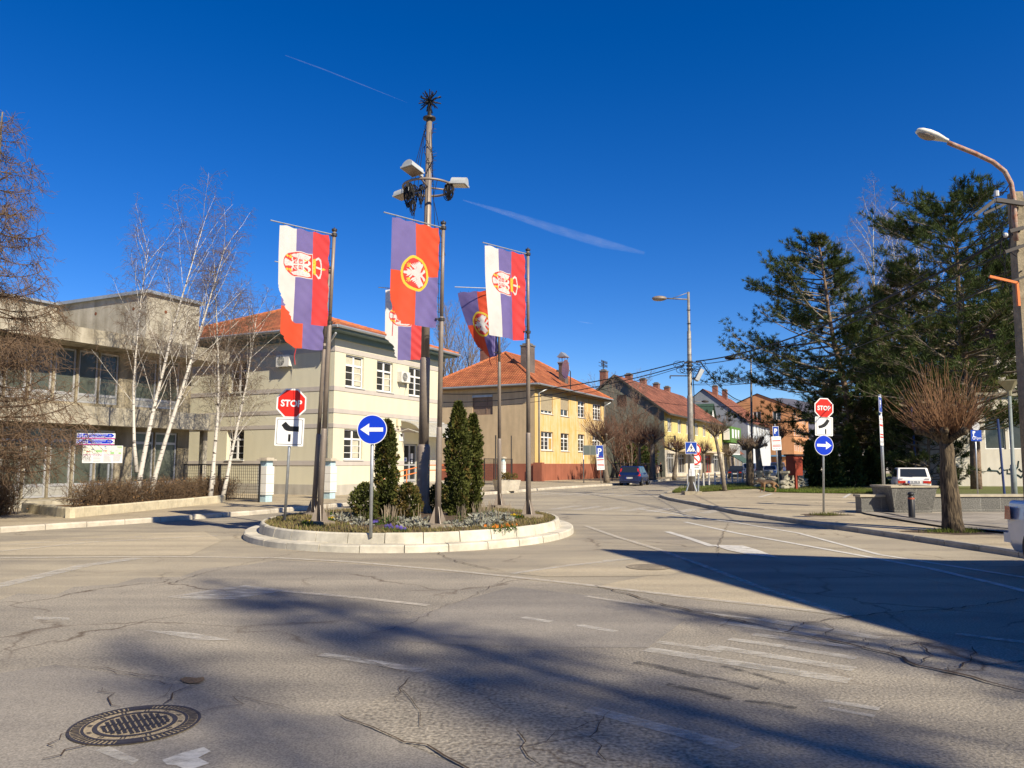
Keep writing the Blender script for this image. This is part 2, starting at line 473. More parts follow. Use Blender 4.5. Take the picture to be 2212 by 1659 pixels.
KLo = offset(KL, 0.16); KRo = offset(KR, -0.16)
def walk(name, edge, rest, z, m):
    b = MB(); poly = [Vector((p[0], p[1], z)) for p in edge] + [Vector((p[0], p[1], z)) for p in rest]
    b.add(poly, [tuple(range(len(poly)))]); return struct(b.build(name, m))
walk("pavement", KLo, [tuple(sl + far + D1 * 60), (-120, 290), (-120, 9)], 0.12, M_WALK)
walk("pavement", KRo, [tuple(sr + far - D1 * 60), (150, 200), (110, -40)], 0.10, M_WALK)

def kerb(name, line, off, h, m, blk=0.9, wdt=0.16):
    b = MB(); L = [Vector(p) for p in line]
    for i in range(len(L) - 1):
        a, c = L[i], L[i + 1]; d = c - a; n = max(1, int(d.length / blk)); t = d.normalized(); s = Vector((-t.y, t.x, 0)) * off
        if a.y > 130 or (a.x < -59) : n = max(1, int(d.length / 12))
        for k in range(n):
            p = a + d * (k / n) + t * 0.008; q = a + d * ((k + 1) / n) - t * 0.008
            hh = h + rng.uniform(-.006, .006)
            ch = 0.035
            pr = [(0, -0.05), (0.008, hh - ch), (ch, hh), (wdt, hh), (wdt, -0.05)]
            vs = [p + s * x + Vector((0, 0, z)) for x, z in pr] + [q + s * x + Vector((0, 0, z)) for x, z in pr]
            b.add(vs, [(j, j + 1, 6 + j, 5 + j) for j in range(4)] + [(0, 1, 2, 3, 4), (9, 8, 7, 6, 5)])
    return struct(b.build(name, m))
kerb("kerb", KL, 1, 0.135, M_KERB)
kerb("kerb", KR, -1, 0.115, mat("grey kerb stone", (0.36, 0.33, 0.27), 0.9, 0.4, 2.0, 0.4, 60))

# asphalt patches of different ages
sheet_d("road_patch", [(-150, 1640), (0, 1455), (120, 1437), (240, 1455), (400, 1482), (560, 1540), (735, 1548), (880, 1610), (1010, 1665), (1060, 1720), (-200, 1720)], 0.004, M_SMOOTH)
sheet_d("road_patch", [(735, 1546), (860, 1490), (900, 1465), (1000, 1470), (1110, 1500), (1300, 1545), (1480, 1600), (1640, 1665), (1650, 1720), (1062, 1720), (1012, 1664), (882, 1608)], 0.004, M_ROUGH)
sheet_d("road_patch", [(1290, 1268), (1330, 1258), (1400, 1245), (1560, 1236), (1660, 1274), (1838, 1330), (1700, 1314), (1500, 1291)], 0.004, M_DUST)
sheet_d("road_patch", [(1345, 1222), (1400, 1208), (1470, 1206), (1495, 1225), (1450, 1242), (1380, 1245), (1180, 1246), (1120, 1240), (1200, 1222)], 0.004, M_DUST)
sheet_d("road_patch", [(-500, 1340), (-100, 1300), (0, 1296), (40, 1282), (120, 1285), (160, 1268), (250, 1262), (300, 1248), (390, 1246), (440, 1228), (520, 1222), (600, 1210), (750, 1217), (1000, 1239), (1106, 1250), (1281, 1269), (1506, 1296), (1700, 1317), (1838, 1334), (1960, 1350), (2250, 1420), (2600, 1560), (3400, 1900), (-1200, 1900)], 0.0018, M_NEAR)
sheet_d("road_patch", [(775, 1380), (880, 1338), (1010, 1294), (1106, 1268), (1300, 1290), (1480, 1340), (1400, 1400), (1250, 1400), (1000, 1395)], 0.004, M_SMOOTH)
sheet_d("road_patch", [(0, 1200), (250, 1200), (410, 1200), (480, 1168), (440, 1148), (250, 1155), (0, 1172)], 0.004, M_DUST)

# painted markings
class Paint:
    def __init__(self): self.mb = MB()
    def line(self, pts, wd, dz=0.0):
        L = [G(u, v) for u, v in pts]; e = offset(L, wd / 2); f = offset(L, -wd / 2); n = len(L)
        z = Vector((0, 0, 0.0085 + dz))
        self.mb.add([p + z for p in e] + [p + z for p in f], [(i, n + i, n + i + 1, i + 1) for i in range(n - 1)])
    def poly(self, pts, dz=0.0): self.mb.add([G(u, v) + Vector((0, 0, 0.0085 + dz)) for u, v in pts], [tuple(range(len(pts)))])
a = Paint()
a.line([(-300, 1226), (0, 1206), (350, 1203), (600, 1206), (750, 1214), (1000, 1236), (1106, 1247), (1281, 1266), (1506, 1293), (1700, 1314), (1838, 1331)], 0.13)
a.line([(1265, 1137), (1330, 1160), (1416, 1186), (1521, 1224), (1656, 1276), (1836, 1333)], 0.13, 0.004)
a.line([(600, 1277), (760, 1291), (925, 1309)], 0.11);
a.line([(840, 1439), (917, 1452)], 0.13); a.line([(1266, 1289), (1393, 1309)], 0.09); a.line([(2066, 1371), (2140, 1380), (2320, 1402)], 0.12)
struct(a.mb.build("road_marking", M_PAINT))
a = Paint()
a.line([(1480, 1128), (1593, 1152.6), (1833, 1196), (2012, 1229.5), (2180, 1269), (2330, 1310)], 0.13); a.line([(1380, 1100), (1593, 1130), (1724, 1152), (1900, 1199), (2212, 1248), (2400, 1290)], 0.11)
a.line([(1441, 1149), (1490, 1164), (1540, 1181)], 0.16); a.poly([(1536, 1178), (1606, 1180), (1640, 1190), (1681, 1206), (1620, 1200), (1575, 1190)], 0.004)
a.poly([(350, 1645), (395, 1629), (440, 1617), (455, 1626), (428, 1640), (452, 1652), (405, 1668), (380, 1656), (360, 1655)])
a.poly([(2330, 1290), (2400, 1300), (2400, 1320), (2340, 1310)])
for q in (((1640, 1068.5), (1679, 1061.5)), ((1855, 1069), (1868, 1062))):
    pass
struct(a.mb.build("road_marking", M_PAINT3))
a = Paint()
for (p, q, wd) in (((1396, 1404), (1836, 1473), .17), ((1420, 1388), (1560, 1409), .10), ((1531, 1397), (1846, 1448), .15), ((1575, 1382), (1700, 1399), .12), ((1690, 1398), (1850, 1424), .12), ((1628, 1372), (1860, 1402), .12),
                   ((1560, 1346), (1760, 1374), .16), ((1640, 1339), (1900, 1380), .17), ((1520, 1325), (1640, 1340), .08), ((1600, 1436), (1730, 1458), .10), ((1250, 1352), (1330, 1366), .10), ((1130, 1335), (1190, 1345), .1), ((1780, 1515), (1900, 1534), .08), ((1790, 1532), (1890, 1550), .06)):
    a.line([p, ((p[0] + q[0]) / 2, (p[1] + q[1]) / 2), q], wd)
a.line([(-40, 1275), (0, 1266), (185, 1222), (300, 1206)], 0.28); a.line([(695, 1415), (840, 1438)], .12); a.line([(1271, 1534), (1430, 1575), (1591, 1619)], .13)
a.poly([(360, 1292), (455, 1276), (530, 1266), (618, 1277), (560, 1288), (500, 1297), (420, 1297)], 0.004); a.poly([(205, 1624), (235, 1615), (300, 1645), (285, 1656)]); a.poly([(75, 1333), (150, 1336), (150, 1342), (70, 1340)]); a.poly([(310, 1363), (410, 1368), (500, 1384), (430, 1385)])
a.line([(1106, 1240), (1230, 1222), (1400, 1205)], .12); a.line([(1300, 1212), (1395, 1206)], .12); a.line([(0, 1192), (200, 1172), (470, 1158)], .12, .004); a.line([(0, 1178), (200, 1166), (330, 1158)], .1)
struct(a.mb.build("road_marking", M_PAINT2))
# zebra crossing beyond the island, stripes run along the street
b = MB(); s0 = G(1128, 1068)
for k in range(11):
    p = s0 - D1 * (1.0 * k); q = p + D2 * 3.2; s = -D1 * 0.48
    b.add([p + Vector((0, 0, .0045)), p + s + Vector((0, 0, .0045)), q + s + Vector((0, 0, .0045)), q + Vector((0, 0, .0045))], [(0, 1, 2, 3)])
s0 = G(1180, 1100)
for k in range(7):
    p = s0 - D1 * (0.9 * k); q = p + D2 * 2.6; s = -D1 * 0.4
    b.add([p + Vector((0, 0, .0045)), p + s + Vector((0, 0, .0045)), q + s + Vector((0, 0, .0045)), q + Vector((0, 0, .0045))], [(0, 1, 2, 3)])
struct(b.build("zebra_marking", M_PAINT))

# open cracks filled with earth
def crack(mb, pts, w0, jit=0.03):
    L = [G(u, v) for u, v in pts]; out = []
    for i in range(len(L) - 1):
        n = max(2, int((L[i + 1] - L[i]).length / 0.10))
        for k in range(n):
            p = L[i].lerp(L[i + 1], k / n); out.append(p + Vector((rng.gauss(0, jit), rng.gauss(0, jit), 0)))
    out.append(L[-1])
    n = len(out); vs = []
    e = offset(out, 1)
    for i, p in enumerate(out):
        d = (e[i] - p); wd = w0 * rng.uniform(.4, 1.3) * (0.5 + min(1, 6 * min(i, n - 1 - i) / n) * .5)
        vs += [p + d * (wd / 2) + Vector((0, 0, .0165)), p - d * (wd / 2) + Vector((0, 0, .0165))]
    mb.add(vs, [(2 * i, 2 * i + 1, 2 * i + 3, 2 * i + 2) for i in range(n - 1)])
b = MB()
for pts, wd in (([(1291, 1267), (1426, 1306), (1496, 1322), (1581, 1339), (1650, 1357), (1706, 1369)], .045),
                ([(1706, 1369), (1736, 1349), (1816, 1337), (1956, 1323), (2056, 1319), (2156, 1304), (2212, 1294), (2290, 1290)], .032),
                ([(1706, 1369), (1760, 1380), (1831, 1394), (1916, 1414), (1981, 1439), (2046, 1454), (2131, 1475), (2230, 1500)], .05),
                ([(1790, 1376), (1800, 1360), (1780, 1348), (1736, 1349)], .02), ([(1831, 1394), (1870, 1380), (1905, 1388), (1950, 1400)], .02),
                ([(1916, 1414), (1935, 1398), (1990, 1392), (2060, 1400), (2120, 1420)], .022), ([(2046, 1454), (2090, 1432), (2110, 1415), (2100, 1400)], .022),
                ([(1981, 1439), (2010, 1420), (2000, 1405), (1990, 1392)], .02), ([(2090, 1432), (2150, 1440), (2230, 1450)], .02), ([(2010, 1420), (2090, 1432)], .018),
                ([(2120, 1420), (2170, 1432), (2240, 1432)], .018), ([(1760, 1380), (1772, 1395), (1840, 1405), (1870, 1400), (1876, 1391)], .016),
                ([(1581, 1339), (1560, 1355), (1590, 1372)], .013), ([(1496, 1322), (1540, 1318), (1620, 1330), (1700, 1350)], .014),
                ([(947, 1192), (960, 1205), (990, 1215), (1040, 1227), (1090, 1236)], .028), ([(1245, 1168), (1330, 1175), (1432, 1181)], .022),
                ([(265, 1284), (360, 1264), (440, 1240), (560, 1212), (660, 1190)], .016), ([(0, 1231), (220, 1238), (440, 1240)], .014),
                ([(110, 1641), (150, 1625), (190, 1611)], .022), ([(108, 1622), (118, 1602), (160, 1583)], .014), ([(265, 1530), (215, 1498), (222, 1490)], .012),
                ([(355, 1524), (400, 1490), (432, 1482)], .018), ([(290, 1524), (350, 1510), (375, 1486), (230, 1450), (110, 1440)], .009), ([(420, 1545), (520, 1525), (505, 1505), (610, 1530)], .013),
                ([(730, 1548), (800, 1574), (880, 1606), (1000, 1655), (1050, 1700)], .02), ([(210, 1442), (300, 1462), (388, 1470)], .014), ([(660, 1417), (770, 1428), (900, 1460), (860, 1490), (858, 1520)], .012),
                ([(950, 1315), (890, 1350), (770, 1380)], .012), ([(1106, 1245), (1010, 1295), (950, 1315)], .010), ([(560, 1265), (480, 1280), (365, 1292)], .012),
                ([(1550, 1205), (1552, 1180), (1566, 1145), (1575, 1130)], .022), ([(1552, 1190), (1760, 1210), (1900, 1240), (2120, 1275), (2240, 1285)], .018),
                ([(1110, 1580), (1130, 1620), (1170, 1660)], .012), ([(1300, 1560), (1280, 1600), (1310, 1650)], .012), ([(1130, 1620), (1200, 1590), (1300, 1560), (1320, 1540)], .01), ([(1620, 1104), (1655, 1098), (1650, 1076)], .02),
                ([(860, 1490), (900, 1530), (920, 1580)], .009)):
    crack(b, pts, wd * .62, .02)
struct(b.build("road_cracks", mat("crack earth", (0.085, 0.058, 0.038), 1.0, .4, 20)))
sheet_d("pothole", [(388, 1470), (400, 1465), (425, 1467), (440, 1465), (442, 1471), (430, 1478), (408, 1479), (395, 1476)], 0.0105, mat("pothole gravel", (.24, .16, .09), 1, .5, 60, .8, 60))
# dark tyre marks
a = Paint()
for p, q, wd in (((1372, 1432), (1520, 1465), .10), ((1440, 1480), (1580, 1512), .07), ((1610, 1515), (1720, 1532), .06), ((1560, 1440), (1700, 1478), .05), ((1500, 1458), (1640, 1490), .04)):
    a.line([p, ((p[0] + q[0]) / 2, (p[1] + q[1]) / 2 - 2), q], wd)
struct(a.mb.build("tyre_marks", wornpaint("tyre rubber", 0.45, 14, (0.045, 0.043, 0.04))))

# lawn under the pines, earth path, pavers before the granite wall
lawn_front = [(1452, 1065), (1500, 1064), (1560, 1060.5), (1590, 1058), (1640, 1056), (1660, 1063), (1700, 1064.5), (1800, 1066), (1880, 1067.5), (1940, 1068), (2300, 1072)]
lf = [G(u, v, .1) for u, v in lawn_front]
sheet("lawn", [(p.x, p.y) for p in lf] + [(70, 42), (80, 120), (50, 125), (40, 108), tuple(G(1640, 1043.5))[:2], tuple(G(1560, 1049))[:2], tuple(G(1486, 1056))[:2]], 0.125, M_LAWN)
sheet_d("earth_path", [(1540, 1058), (1600, 1057), (1640, 1056), (1665, 1058), (1650, 1052), (1600, 1051), (1560, 1053)], 0.14, M_SOIL)
M_PAVER = brickmat("pavers", (.36, .32, .26), (.30, .27, .22), (.16, .14, .11), .4, .2, .012, .5, False, .9, .4)
pv = [G(1872, 1112, .1), G(1960, 1128, .1), G(2030, 1139, .1), G(2300, 1166, .1), Vector((20, 17, 0)), Vector((24, 25.4, 0)), G(1862, 1109, .1)]
sheet("paving", [(p.x, p.y) for p in pv], 0.145, M_PAVER)
kerb("kerb", [G(1866, 1111, .0), G(1960, 1130, .0), G(2030, 1141, .0), G(2300, 1170, .0)], 1, 0.16, mat("dark kerb stone", (.10, .09, .08), .9, .3, 3), 0.8, .12)
for (u, v, r, nm) in ((1780, 1112.5, .75, "tree_pit"), (2060, 1149, .95, "tree_pit")):
    c = G(u, v, .1); pts = [(c.x + r * (1 + .25 * math.sin(3 * t + u)) * math.cos(t), c.y + .75 * r * (1 + .2 * math.sin(2 * t)) * math.sin(t)) for t in [2 * math.pi * k / 22 for k in range(22)]]
    sheet(nm, pts, .106, M_SOIL)

# hills behind the town
b = MB(); NX, NY = 120, 10
for j in range(NY + 1):
    for i in range(NX + 1):
        az = R(-50 + 100 * i / NX); d = 1300 + 900 * j / NY
        env = 118 + 34 * math.sin(az * 5.2 + .9) + 14 * math.sin(az * 17 + 2) + 5 * math.sin(az * 41) + 2.5 * math.sin(az * 97 + 1)
        if az < R(8): env *= max(0.35, 1 - (R(8) - az) * 2.2)
        z = env * math.sin(min(1, j / NY * 1.15) * math.pi / 2) + rng.uniform(-2, 2)
        b.v.append((d * math.sin(az), d * math.cos(az), z * d / 1900 - 1))
for j in range(NY):
    for i in range(NX):
        o = j * (NX + 1) + i; b.f.append((o, o + 1, o + NX + 2, o + NX + 1)); b.mi.append(0)
struct(b.build("hills", mat("winter woods", (0.125, 0.12, 0.145), 1.0, 0.0, .02, 0, col2=(0.075, .075, .10)), smooth=True))

# aircraft trails high above the town
mt = bpy.data.materials.new("ice trail"); mt.use_nodes = True
t, bs = nodes_of(mt); bs.inputs['Base Color'].default_value = (.9, .93, .97, 1); bs.inputs['Roughness'].default_value = 1
lw = t.nodes.new("ShaderNodeLayerWeight"); lw.inputs[0].default_value = .35
tcx = t.nodes.new("ShaderNodeTexCoord"); nn = t.nodes.new("ShaderNodeTexNoise"); nn.inputs['Scale'].default_value = .012; nn.inputs['Detail'].default_value = 5
t.links.new(tcx.outputs['Object'], nn.inputs['Vector'])
s1 = t.nodes.new("ShaderNodeMath"); s1.operation = 'SUBTRACT'; s1.inputs[0].default_value = 1; t.links.new(lw.outputs['Facing'], s1.inputs[1])
s2 = t.nodes.new("ShaderNodeMath"); s2.operation = 'POWER'; s2.inputs[1].default_value = 2; t.links.new(s1.outputs[0], s2.inputs[0])
s3 = t.nodes.new("ShaderNodeMath"); s3.operation = 'MULTIPLY'; t.links.new(s2.outputs[0], s3.inputs[0]); t.links.new(nn.outputs[0], s3.inputs[1])
s4 = t.nodes.new("ShaderNodeMath"); s4.operation = 'MULTIPLY'; s4.inputs[1].default_value = .075; t.links.new(s3.outputs[0], s4.inputs[0])
t.links.new(s4.outputs[0], bs.inputs['Alpha'])
for (pts, Y, rr, lab) in (([(616, 119), (700, 150), (780, 182), (880, 222)], 6000, [4, 5, 4, 1], "thin straight white aircraft trail high on the left of the sky"),
                          ([(1000, 432), (1100, 462), (1200, 495), (1300, 525), (1392, 547)], 6500, [6, 26, 40, 42, 14], "broad faded white aircraft trail above the tiled roofs"),
                          ([(1249, 694), (1265, 697), (1281, 699)], 7000, [3, 5, 2], "very short white aircraft trail low over the yellow house")):
    b = MB(); b.tube([P(u, v, Y) for u, v in pts], rr, 14)
    o = tag(b.build("contrail", mt, smooth=True), lab, "contrail")
# ================================================================== THE ISLAND
IC = Vector((-2.36, 19.3, 0)); IA, IB = 3.86, 5.0
def ell(a, b, t): return Vector((IC.x + a * math.cos(t), IC.y + b * math.sin(t), 0))
def ring_blocks(name, a, b, th, z0, z1, n, m, tilt=0.0):
    mb = MB()
    # equal arc lengths
    T = [2 * math.pi * k / 720 for k in range(721)]; S = [0]
    for k in range(720): S.append(S[-1] + (ell(a, b, T[k + 1]) - ell(a, b, T[k])).length)
    def at(s):
        s = s % S[-1]; k = min(719, int(np.searchsorted(S, s)) - 1 if s > 0 else 0); k = max(0, k)
        f = (s - S[k]) / (S[k + 1] - S[k]); return T[k] + (T[k + 1] - T[k]) * f
    for i in range(n):
        g = 0.008; s0 = S[-1] * i / n + g; s1 = S[-1] * (i + 1) / n - g; hz = z1 + rng.uniform(-.008, .008); rw = rng.uniform(-.006, .006)
        q = []
        for j in range(4):
            t = at(s0 + (s1 - s0) * j / 3); c, s = math.cos(t), math.sin(t)
            def pt(d, z): return (IC.x + (a + d + rw) * c, IC.y + (b + d + rw) * s, z)
            ch = 0.025
            q.append([pt(0, z0), pt(-tilt, hz - ch), pt(-tilt - ch, hz), pt(-th, hz), pt(-th, z0)])
        o = len(mb.v)
        for r_ in q: mb.v.extend(r_)
        for j in range(3):
            for k in range(4):
                mb.f.append((o + j * 5 + k, o + (j + 1) * 5 + k, o + (j + 1) * 5 + k + 1, o + j * 5 + k + 1)); mb.mi.append(0)
        mb.f.append(tuple(o + k for k in (4, 3, 2, 1, 0))); mb.f.append(tuple(o + 15 + k for k in range(5))); mb.mi += [0, 0]
    # mortar bed behind the joints
    ps = [ell(a - .03 - tilt, b - .03 - tilt, t) for t in T[::10]]
    k = len(ps)
    mb.add([(p.x, p.y, z0) for p in ps] + [(p.x, p.y, z1 - .03) for p in ps], [(i, i + 1, k + i + 1, k + i) for i in range(k - 1)], 1)
    return mb.build(name, [m, mat("mortar", (.22, .19, .15), 1)])
struct(ring_blocks("island_kerb", IA, IB, .36, -.02, .135, 34, M_KERBW, .015))
struct(ring_blocks("island_kerb", IA - .31, IB - .31, .13, .10, .325, 36, M_KERBW, .05))
# earth mound
mb = MB(); NR, NT = 9, 60
def mound(r): return .30 + .09 * (1 - r * r) 
for j in range(NR + 1):
    for k in range(NT):
        t = 2 * math.pi * k / NT; r = j / NR; p = ell((IA - .42) * r, (IB - .42) * r, t)
        mb.v.append((p.x, p.y, mound(r) + (rng.uniform(-.015, .015) if j < NR else -.02)))
for j in range(NR):
    for k in range(NT):
        k2 = (k + 1) % NT; mb.f.append((j * NT + k, (j + 1) * NT + k, (j + 1) * NT + k2, j * NT + k2)); mb.mi.append(0)
struct(mb.build("soil", M_SOIL))
def mz(x, y):
    r = math.hypot((x - IC.x) / (IA - .42), (y - IC.y) / (IB - .42)); return mound(min(1, r))

def leafmat(name, c, c2, trans=.25, vs=3.0):
    return mat(name, c, .75, 0, vs, col2=c2, trans=trans, spec=.15, detail=3)
M_GRASS = leafmat("grass", (.16, .20, .04), (.22, .17, .07), .3, 2.0)
M_DRY = leafmat("dry grass", (.32, .25, .11), (.22, .17, .08), .3, 4.0)

def blades(n, pick, h, wdt, seed, lean=.6):
    r = np.random.default_rng(seed); base = np.array([pick(r) for _ in range(n)])
    a = r.uniform(0, 2 * np.pi, n); hh = h * r.uniform(.4, 1.3, n); ln = r.uniform(0, lean, n) * hh; ww = wdt * r.uniform(.6, 1.4, n)
    d = np.stack([np.cos(a), np.sin(a), np.zeros(n)], 1); s = np.stack([-np.sin(a), np.cos(a), np.zeros(n)], 1)
    V = np.empty((n, 3, 3)); V[:, 0] = base - s * ww[:, None]; V[:, 1] = base + s * ww[:, None]; V[:, 2] = base + d * ln[:, None]; V[:, 2, 2] += hh
    return V.reshape(-1, 3), np.arange(3 * n).reshape(-1, 3)
def pick_island(r):
    while True:
        t = r.uniform(0, 2 * np.pi); q = math.sqrt(r.uniform(0.25, 1)); x = IC.x + (IA - .46) * q * math.cos(t); y = IC.y + (IB - .46) * q * math.sin(t)
        if q > .80 or math.sin(x * 2.1) * math.sin(y * 1.7 + x) > .1: return (x, y, mz(x, y) - .01)
V, F = blades(9000, pick_island, .075, .009, 3, 1.4); struct(np_mesh("grass", V, F, M_DRY), 'stuff')
V, F = blades(6500, pick_island, .065, .009, 4, 1.0); struct(np_mesh("grass", V, F, M_GRASS), 'stuff')

# ---- generic leaf sprays
def sprays(P_, N_, size, seed, per=3, aspect=.45, spread=.9):
    """P_: positions, N_: outward directions -> leaf-sized triangles"""
    r = np.random.default_rng(seed); P_ = np.repeat(np.asarray(P_, float), per, 0); N_ = np.repeat(np.asarray(N_, float), per, 0)
    n = len(P_); d = N_ + r.normal(0, spread, (n, 3)); d /= np.linalg.norm(d, axis=1)[:, None] + 1e-9
    q = r.normal(0, 1, (n, 3)); s = np.cross(d, q); s /= np.linalg.norm(s, axis=1)[:, None] + 1e-9
    L = size * r.uniform(.55, 1.35, n); wd = L * aspect
    V = np.empty((n, 4, 3)); V[:, 0] = P_; V[:, 1] = P_ + d * (L * .55)[:, None] + s * (wd * .5)[:, None]; V[:, 2] = P_ + d * L[:, None]; V[:, 3] = P_ + d * (L * .55)[:, None] - s * (wd * .5)[:, None]
    return V.reshape(-1, 3), np.arange(4 * n).reshape(-1, 4)

M_THUJA = leafmat("thuja leaf", (.125, .135, .030), (.045, .055, .016), .2, 2.4)
M_THUJAB = leafmat("thuja brown leaf", (.17, .11, .035), (.09, .085, .02), .2, 5)
M_BARKD = mat("dark bark", (.10, .075, .055), 1, .4, 8, .6, 30)
def thuja(name, loc, h, rad, seed, label, n=2600, brown=.16, shape='column', leaf=.085, group=None, cat="shrub", mats=None):
    root = thing(name, label, cat, loc, 0, group)
    r = np.random.default_rng(seed)
    P_ = []; N_ = []
    ph = r.uniform(0, 6, 8)
    for i in range(n):
        u = r.uniform(0.0, 1); a = r.uniform(0, 2 * np.pi); z = u * h
        if shape == 'column': pr = (0.72 + .45 * u * (1 - u)) * (1 - max(0, u - .72) / .28 * .82) * (.82 + .18 * min(1, u / .1))
        elif shape == 'ball': pr = math.sqrt(max(.05, 1 - (2 * u - .85) ** 2 * .8))
        else: pr = (1 - u) ** .75 * (1 if u > .06 else .8)
        lump = 1 + .20 * math.sin(3 * a + ph[0] + 5 * z) + .15 * math.sin(5 * a - 7.3 * z + ph[1]) + .10 * math.sin(11 * z + 2 * a + ph[2]) + .13 * math.sin(19 * z - 4 * a + ph[3])
        q = r.uniform(.2, 1.12) ** .4
        R_ = rad * pr * lump * q
        P_.append((R_ * math.cos(a), R_ * math.sin(a), z)); N_.append((math.cos(a) * .7, math.sin(a) * .7, .75))
    P_ = np.array(P_); N_ = np.array(N_)
    V, F = sprays(P_, N_, leaf, seed, 3, .5, .5)
    # whole clumps turn brown where old growth shows
    c = np.sin(P_[:, 2] * 5.1 + ph[4]) * np.sin(np.arctan2(P_[:, 1], P_[:, 0]) * 3 + P_[:, 2] * 3 + ph[5]) + r.normal(0, .35, n)
    mi = np.repeat((c > np.quantile(c, 1 - brown)).astype(int), 3)
    np_mesh("crown", V, F, mats or [M_THUJA, M_THUJAB], root, mi)
    b = MB(); b.tube([(0, 0, -.05), (.02, 0, h * .5), (0, .01, h * .85)], [rad * .16 + .01, rad * .1, .01], 7); b.build("trunk", M_BARKD, root)
    return root
g_isl = "evergreens on the traffic island"
def on_isl(u, v, Y=None):
    p = G(u, v, .36); return Vector((p.x, p.y, mz(p.x, p.y) - .02))
thuja("thuja", on_isl(834, 1118), 2.25, .245, 21, "ragged columnar evergreen behind the round blue arrow sign", 3000, .18, group=g_isl)
thuja("thuja", on_isl(988, 1115), 2.72, .29, 22, "tallest columnar evergreen on the flower island, right of the mast", 3800, .10, group=g_isl)
thuja("thuja", on_isl(1021, 1109), 2.5, .235, 23, "slim columnar evergreen touching the tallest one on its right", 3000, .08, group=g_isl)
thuja("dwarf_evergreen", on_isl(880, 1121), .78, .29, 24, "low rounded bronze-green shrub at the left foot of the tall mast", 1300, .55, 'ball', .07, g_isl)
thuja("dwarf_evergreen", on_isl(787, 1124), .80, .26, 25, "low dark rounded shrub behind the pole of the round arrow sign", 1200, .05, 'ball', .07, g_isl)
thuja("dwarf_evergreen", on_isl(948, 1108), .72, .27, 26, "low dark rounded shrub between the mast and the tallest evergreen", 1000, .06, 'ball', .07, g_isl)

# ---- bedding plants
M_SILVER = leafmat("silver leaf", (.40, .40, .34), (.22, .22, .16), .15, 6)
M_PANSYL = leafmat("pansy leaf", (.10, .17, .03), (.06, .10, .02), .25, 6)
M_YEL = mat("yellow petal", (.75, .48, .02), .7); M_ORA = mat("orange petal", (.75, .22, .02), .7); M_VIO = mat("violet petal", (.09, .06, .30), .7)
M_TWIG = mat("grey stalk", (.25, .20, .14), 1)
def clump(name, label, cat, group, seed, rad, h, m, leaf, n, stalks=0, petals=None):
    root = thing(name, label, cat, (0, 0, 0), 0, group); r = np.random.default_rng(seed)
    a = r.uniform(0, 2 * np.pi, n); q = np.sqrt(r.uniform(0, 1, n)) * rad; z = (1 - (q / rad) ** 2) * h * r.uniform(.25, 1, n)
    P_ = np.stack([q * np.cos(a), q * np.sin(a), z], 1); N_ = np.stack([np.cos(a) * .7, np.sin(a) * .7, np.full(n, .5)], 1)
    V, F = sprays(P_, N_, leaf, seed, 3, .35, .6); np_mesh("leaves", V, F, m, root)
    if stalks:
        b = MB()
        for k in range(stalks):
            x, y = r.normal(0, rad * .4, 2); b.tube([(x, y, 0), (x * 1.3, y * 1.3, h * 1.2), (x * 1.6, y * 1.6, h * r.uniform(1.4, 2.1))], [.006, .005, .003], 3)
        struct(b.build("stems", M_TWIG, root), "stuff")
    if petals:
        b = MB()
        for k in range(7):
            x, y = r.normal(0, rad * .5, 2); c = Vector((x, y - .02, h * r.uniform(.7, 1.2)))
            for j in range(5):
                an = j * 2 * math.pi / 5; d1 = Vector((math.cos(an), -.35, math.sin(an))) * .024; d2 = Vector((math.cos(an + .9), -.35, math.sin(an + .9))) * .024
                b.add([c, c + d1, c + d1 * .8 + d2 * .8, c + d2], [(0, 1, 2, 3)])
        b.build("blossom", petals, root)
    return root
silver = clump("dusty_miller", "silvery frost-bitten bedding plant with felted leaves on the flower island", "plant", "silver bedding plants on the island", 5, .22, .20, M_SILVER, .10, 60, 3)
spots = [(735, 1122), (752, 1119), (768, 1122), (783, 1130), (878, 1128), (902, 1133), (975, 1133), (1018, 1130), (1034, 1124), (1046, 1119), (1052, 1123), (1062, 1117), (1073, 1120), (1080, 1122), (1090, 1119), (1029, 1131), (1066, 1127)]
for k, (u, v) in enumerate(spots):
    p = on_isl(u, v + 3)
    if k == 0: silver.location = p
    else: dup(silver, p, rng.uniform(0, 6), scale=rng.uniform(.75, 1.25))
for nm, m, lab, sp in (("yellow", M_YEL, "small plant with bright yellow blossoms on the flower island", [(661, 1125), (668, 1128), (716, 1121), (1094, 1115), (1110, 1113), (1122, 1113)]),
                       ("violet", M_VIO, "small plant with violet blossoms near the front of the flower island", [(808, 1128), (840, 1136), (868, 1138)]),
                       ("orange", M_ORA, "small plant with orange blossoms on the right of the flower island", [(1068, 1134), (1088, 1133), (1101, 1131)])):
    pr = clump("pansy", lab, "flower", nm + " pansies on the island", 30 + len(lab), .13, .10, M_PANSYL, .05, 60, 0, m)
    for k, (u, v) in enumerate(sp):
        p = on_isl(u, v + 5)
        if k == 0: pr.location = p
        else: dup(pr, p, rng.uniform(0, 6))
herb = clump("dry_perennial", "dry brown stalky perennial between the silvery plants on the island", "plant", "dry stalky perennials on the island", 77, .2, .2, M_PANSYL, .06, 40, 16)
for k, (u, v) in enumerate([(832, 1128), (842, 1125), (848, 1129), (1000, 1124), (1036, 1117), (1056, 1112), (705, 1117)]):
    p = on_isl(u, v + 3)
    if k == 0: herb.location = p
    else: dup(herb, p, rng.uniform(0, 6))

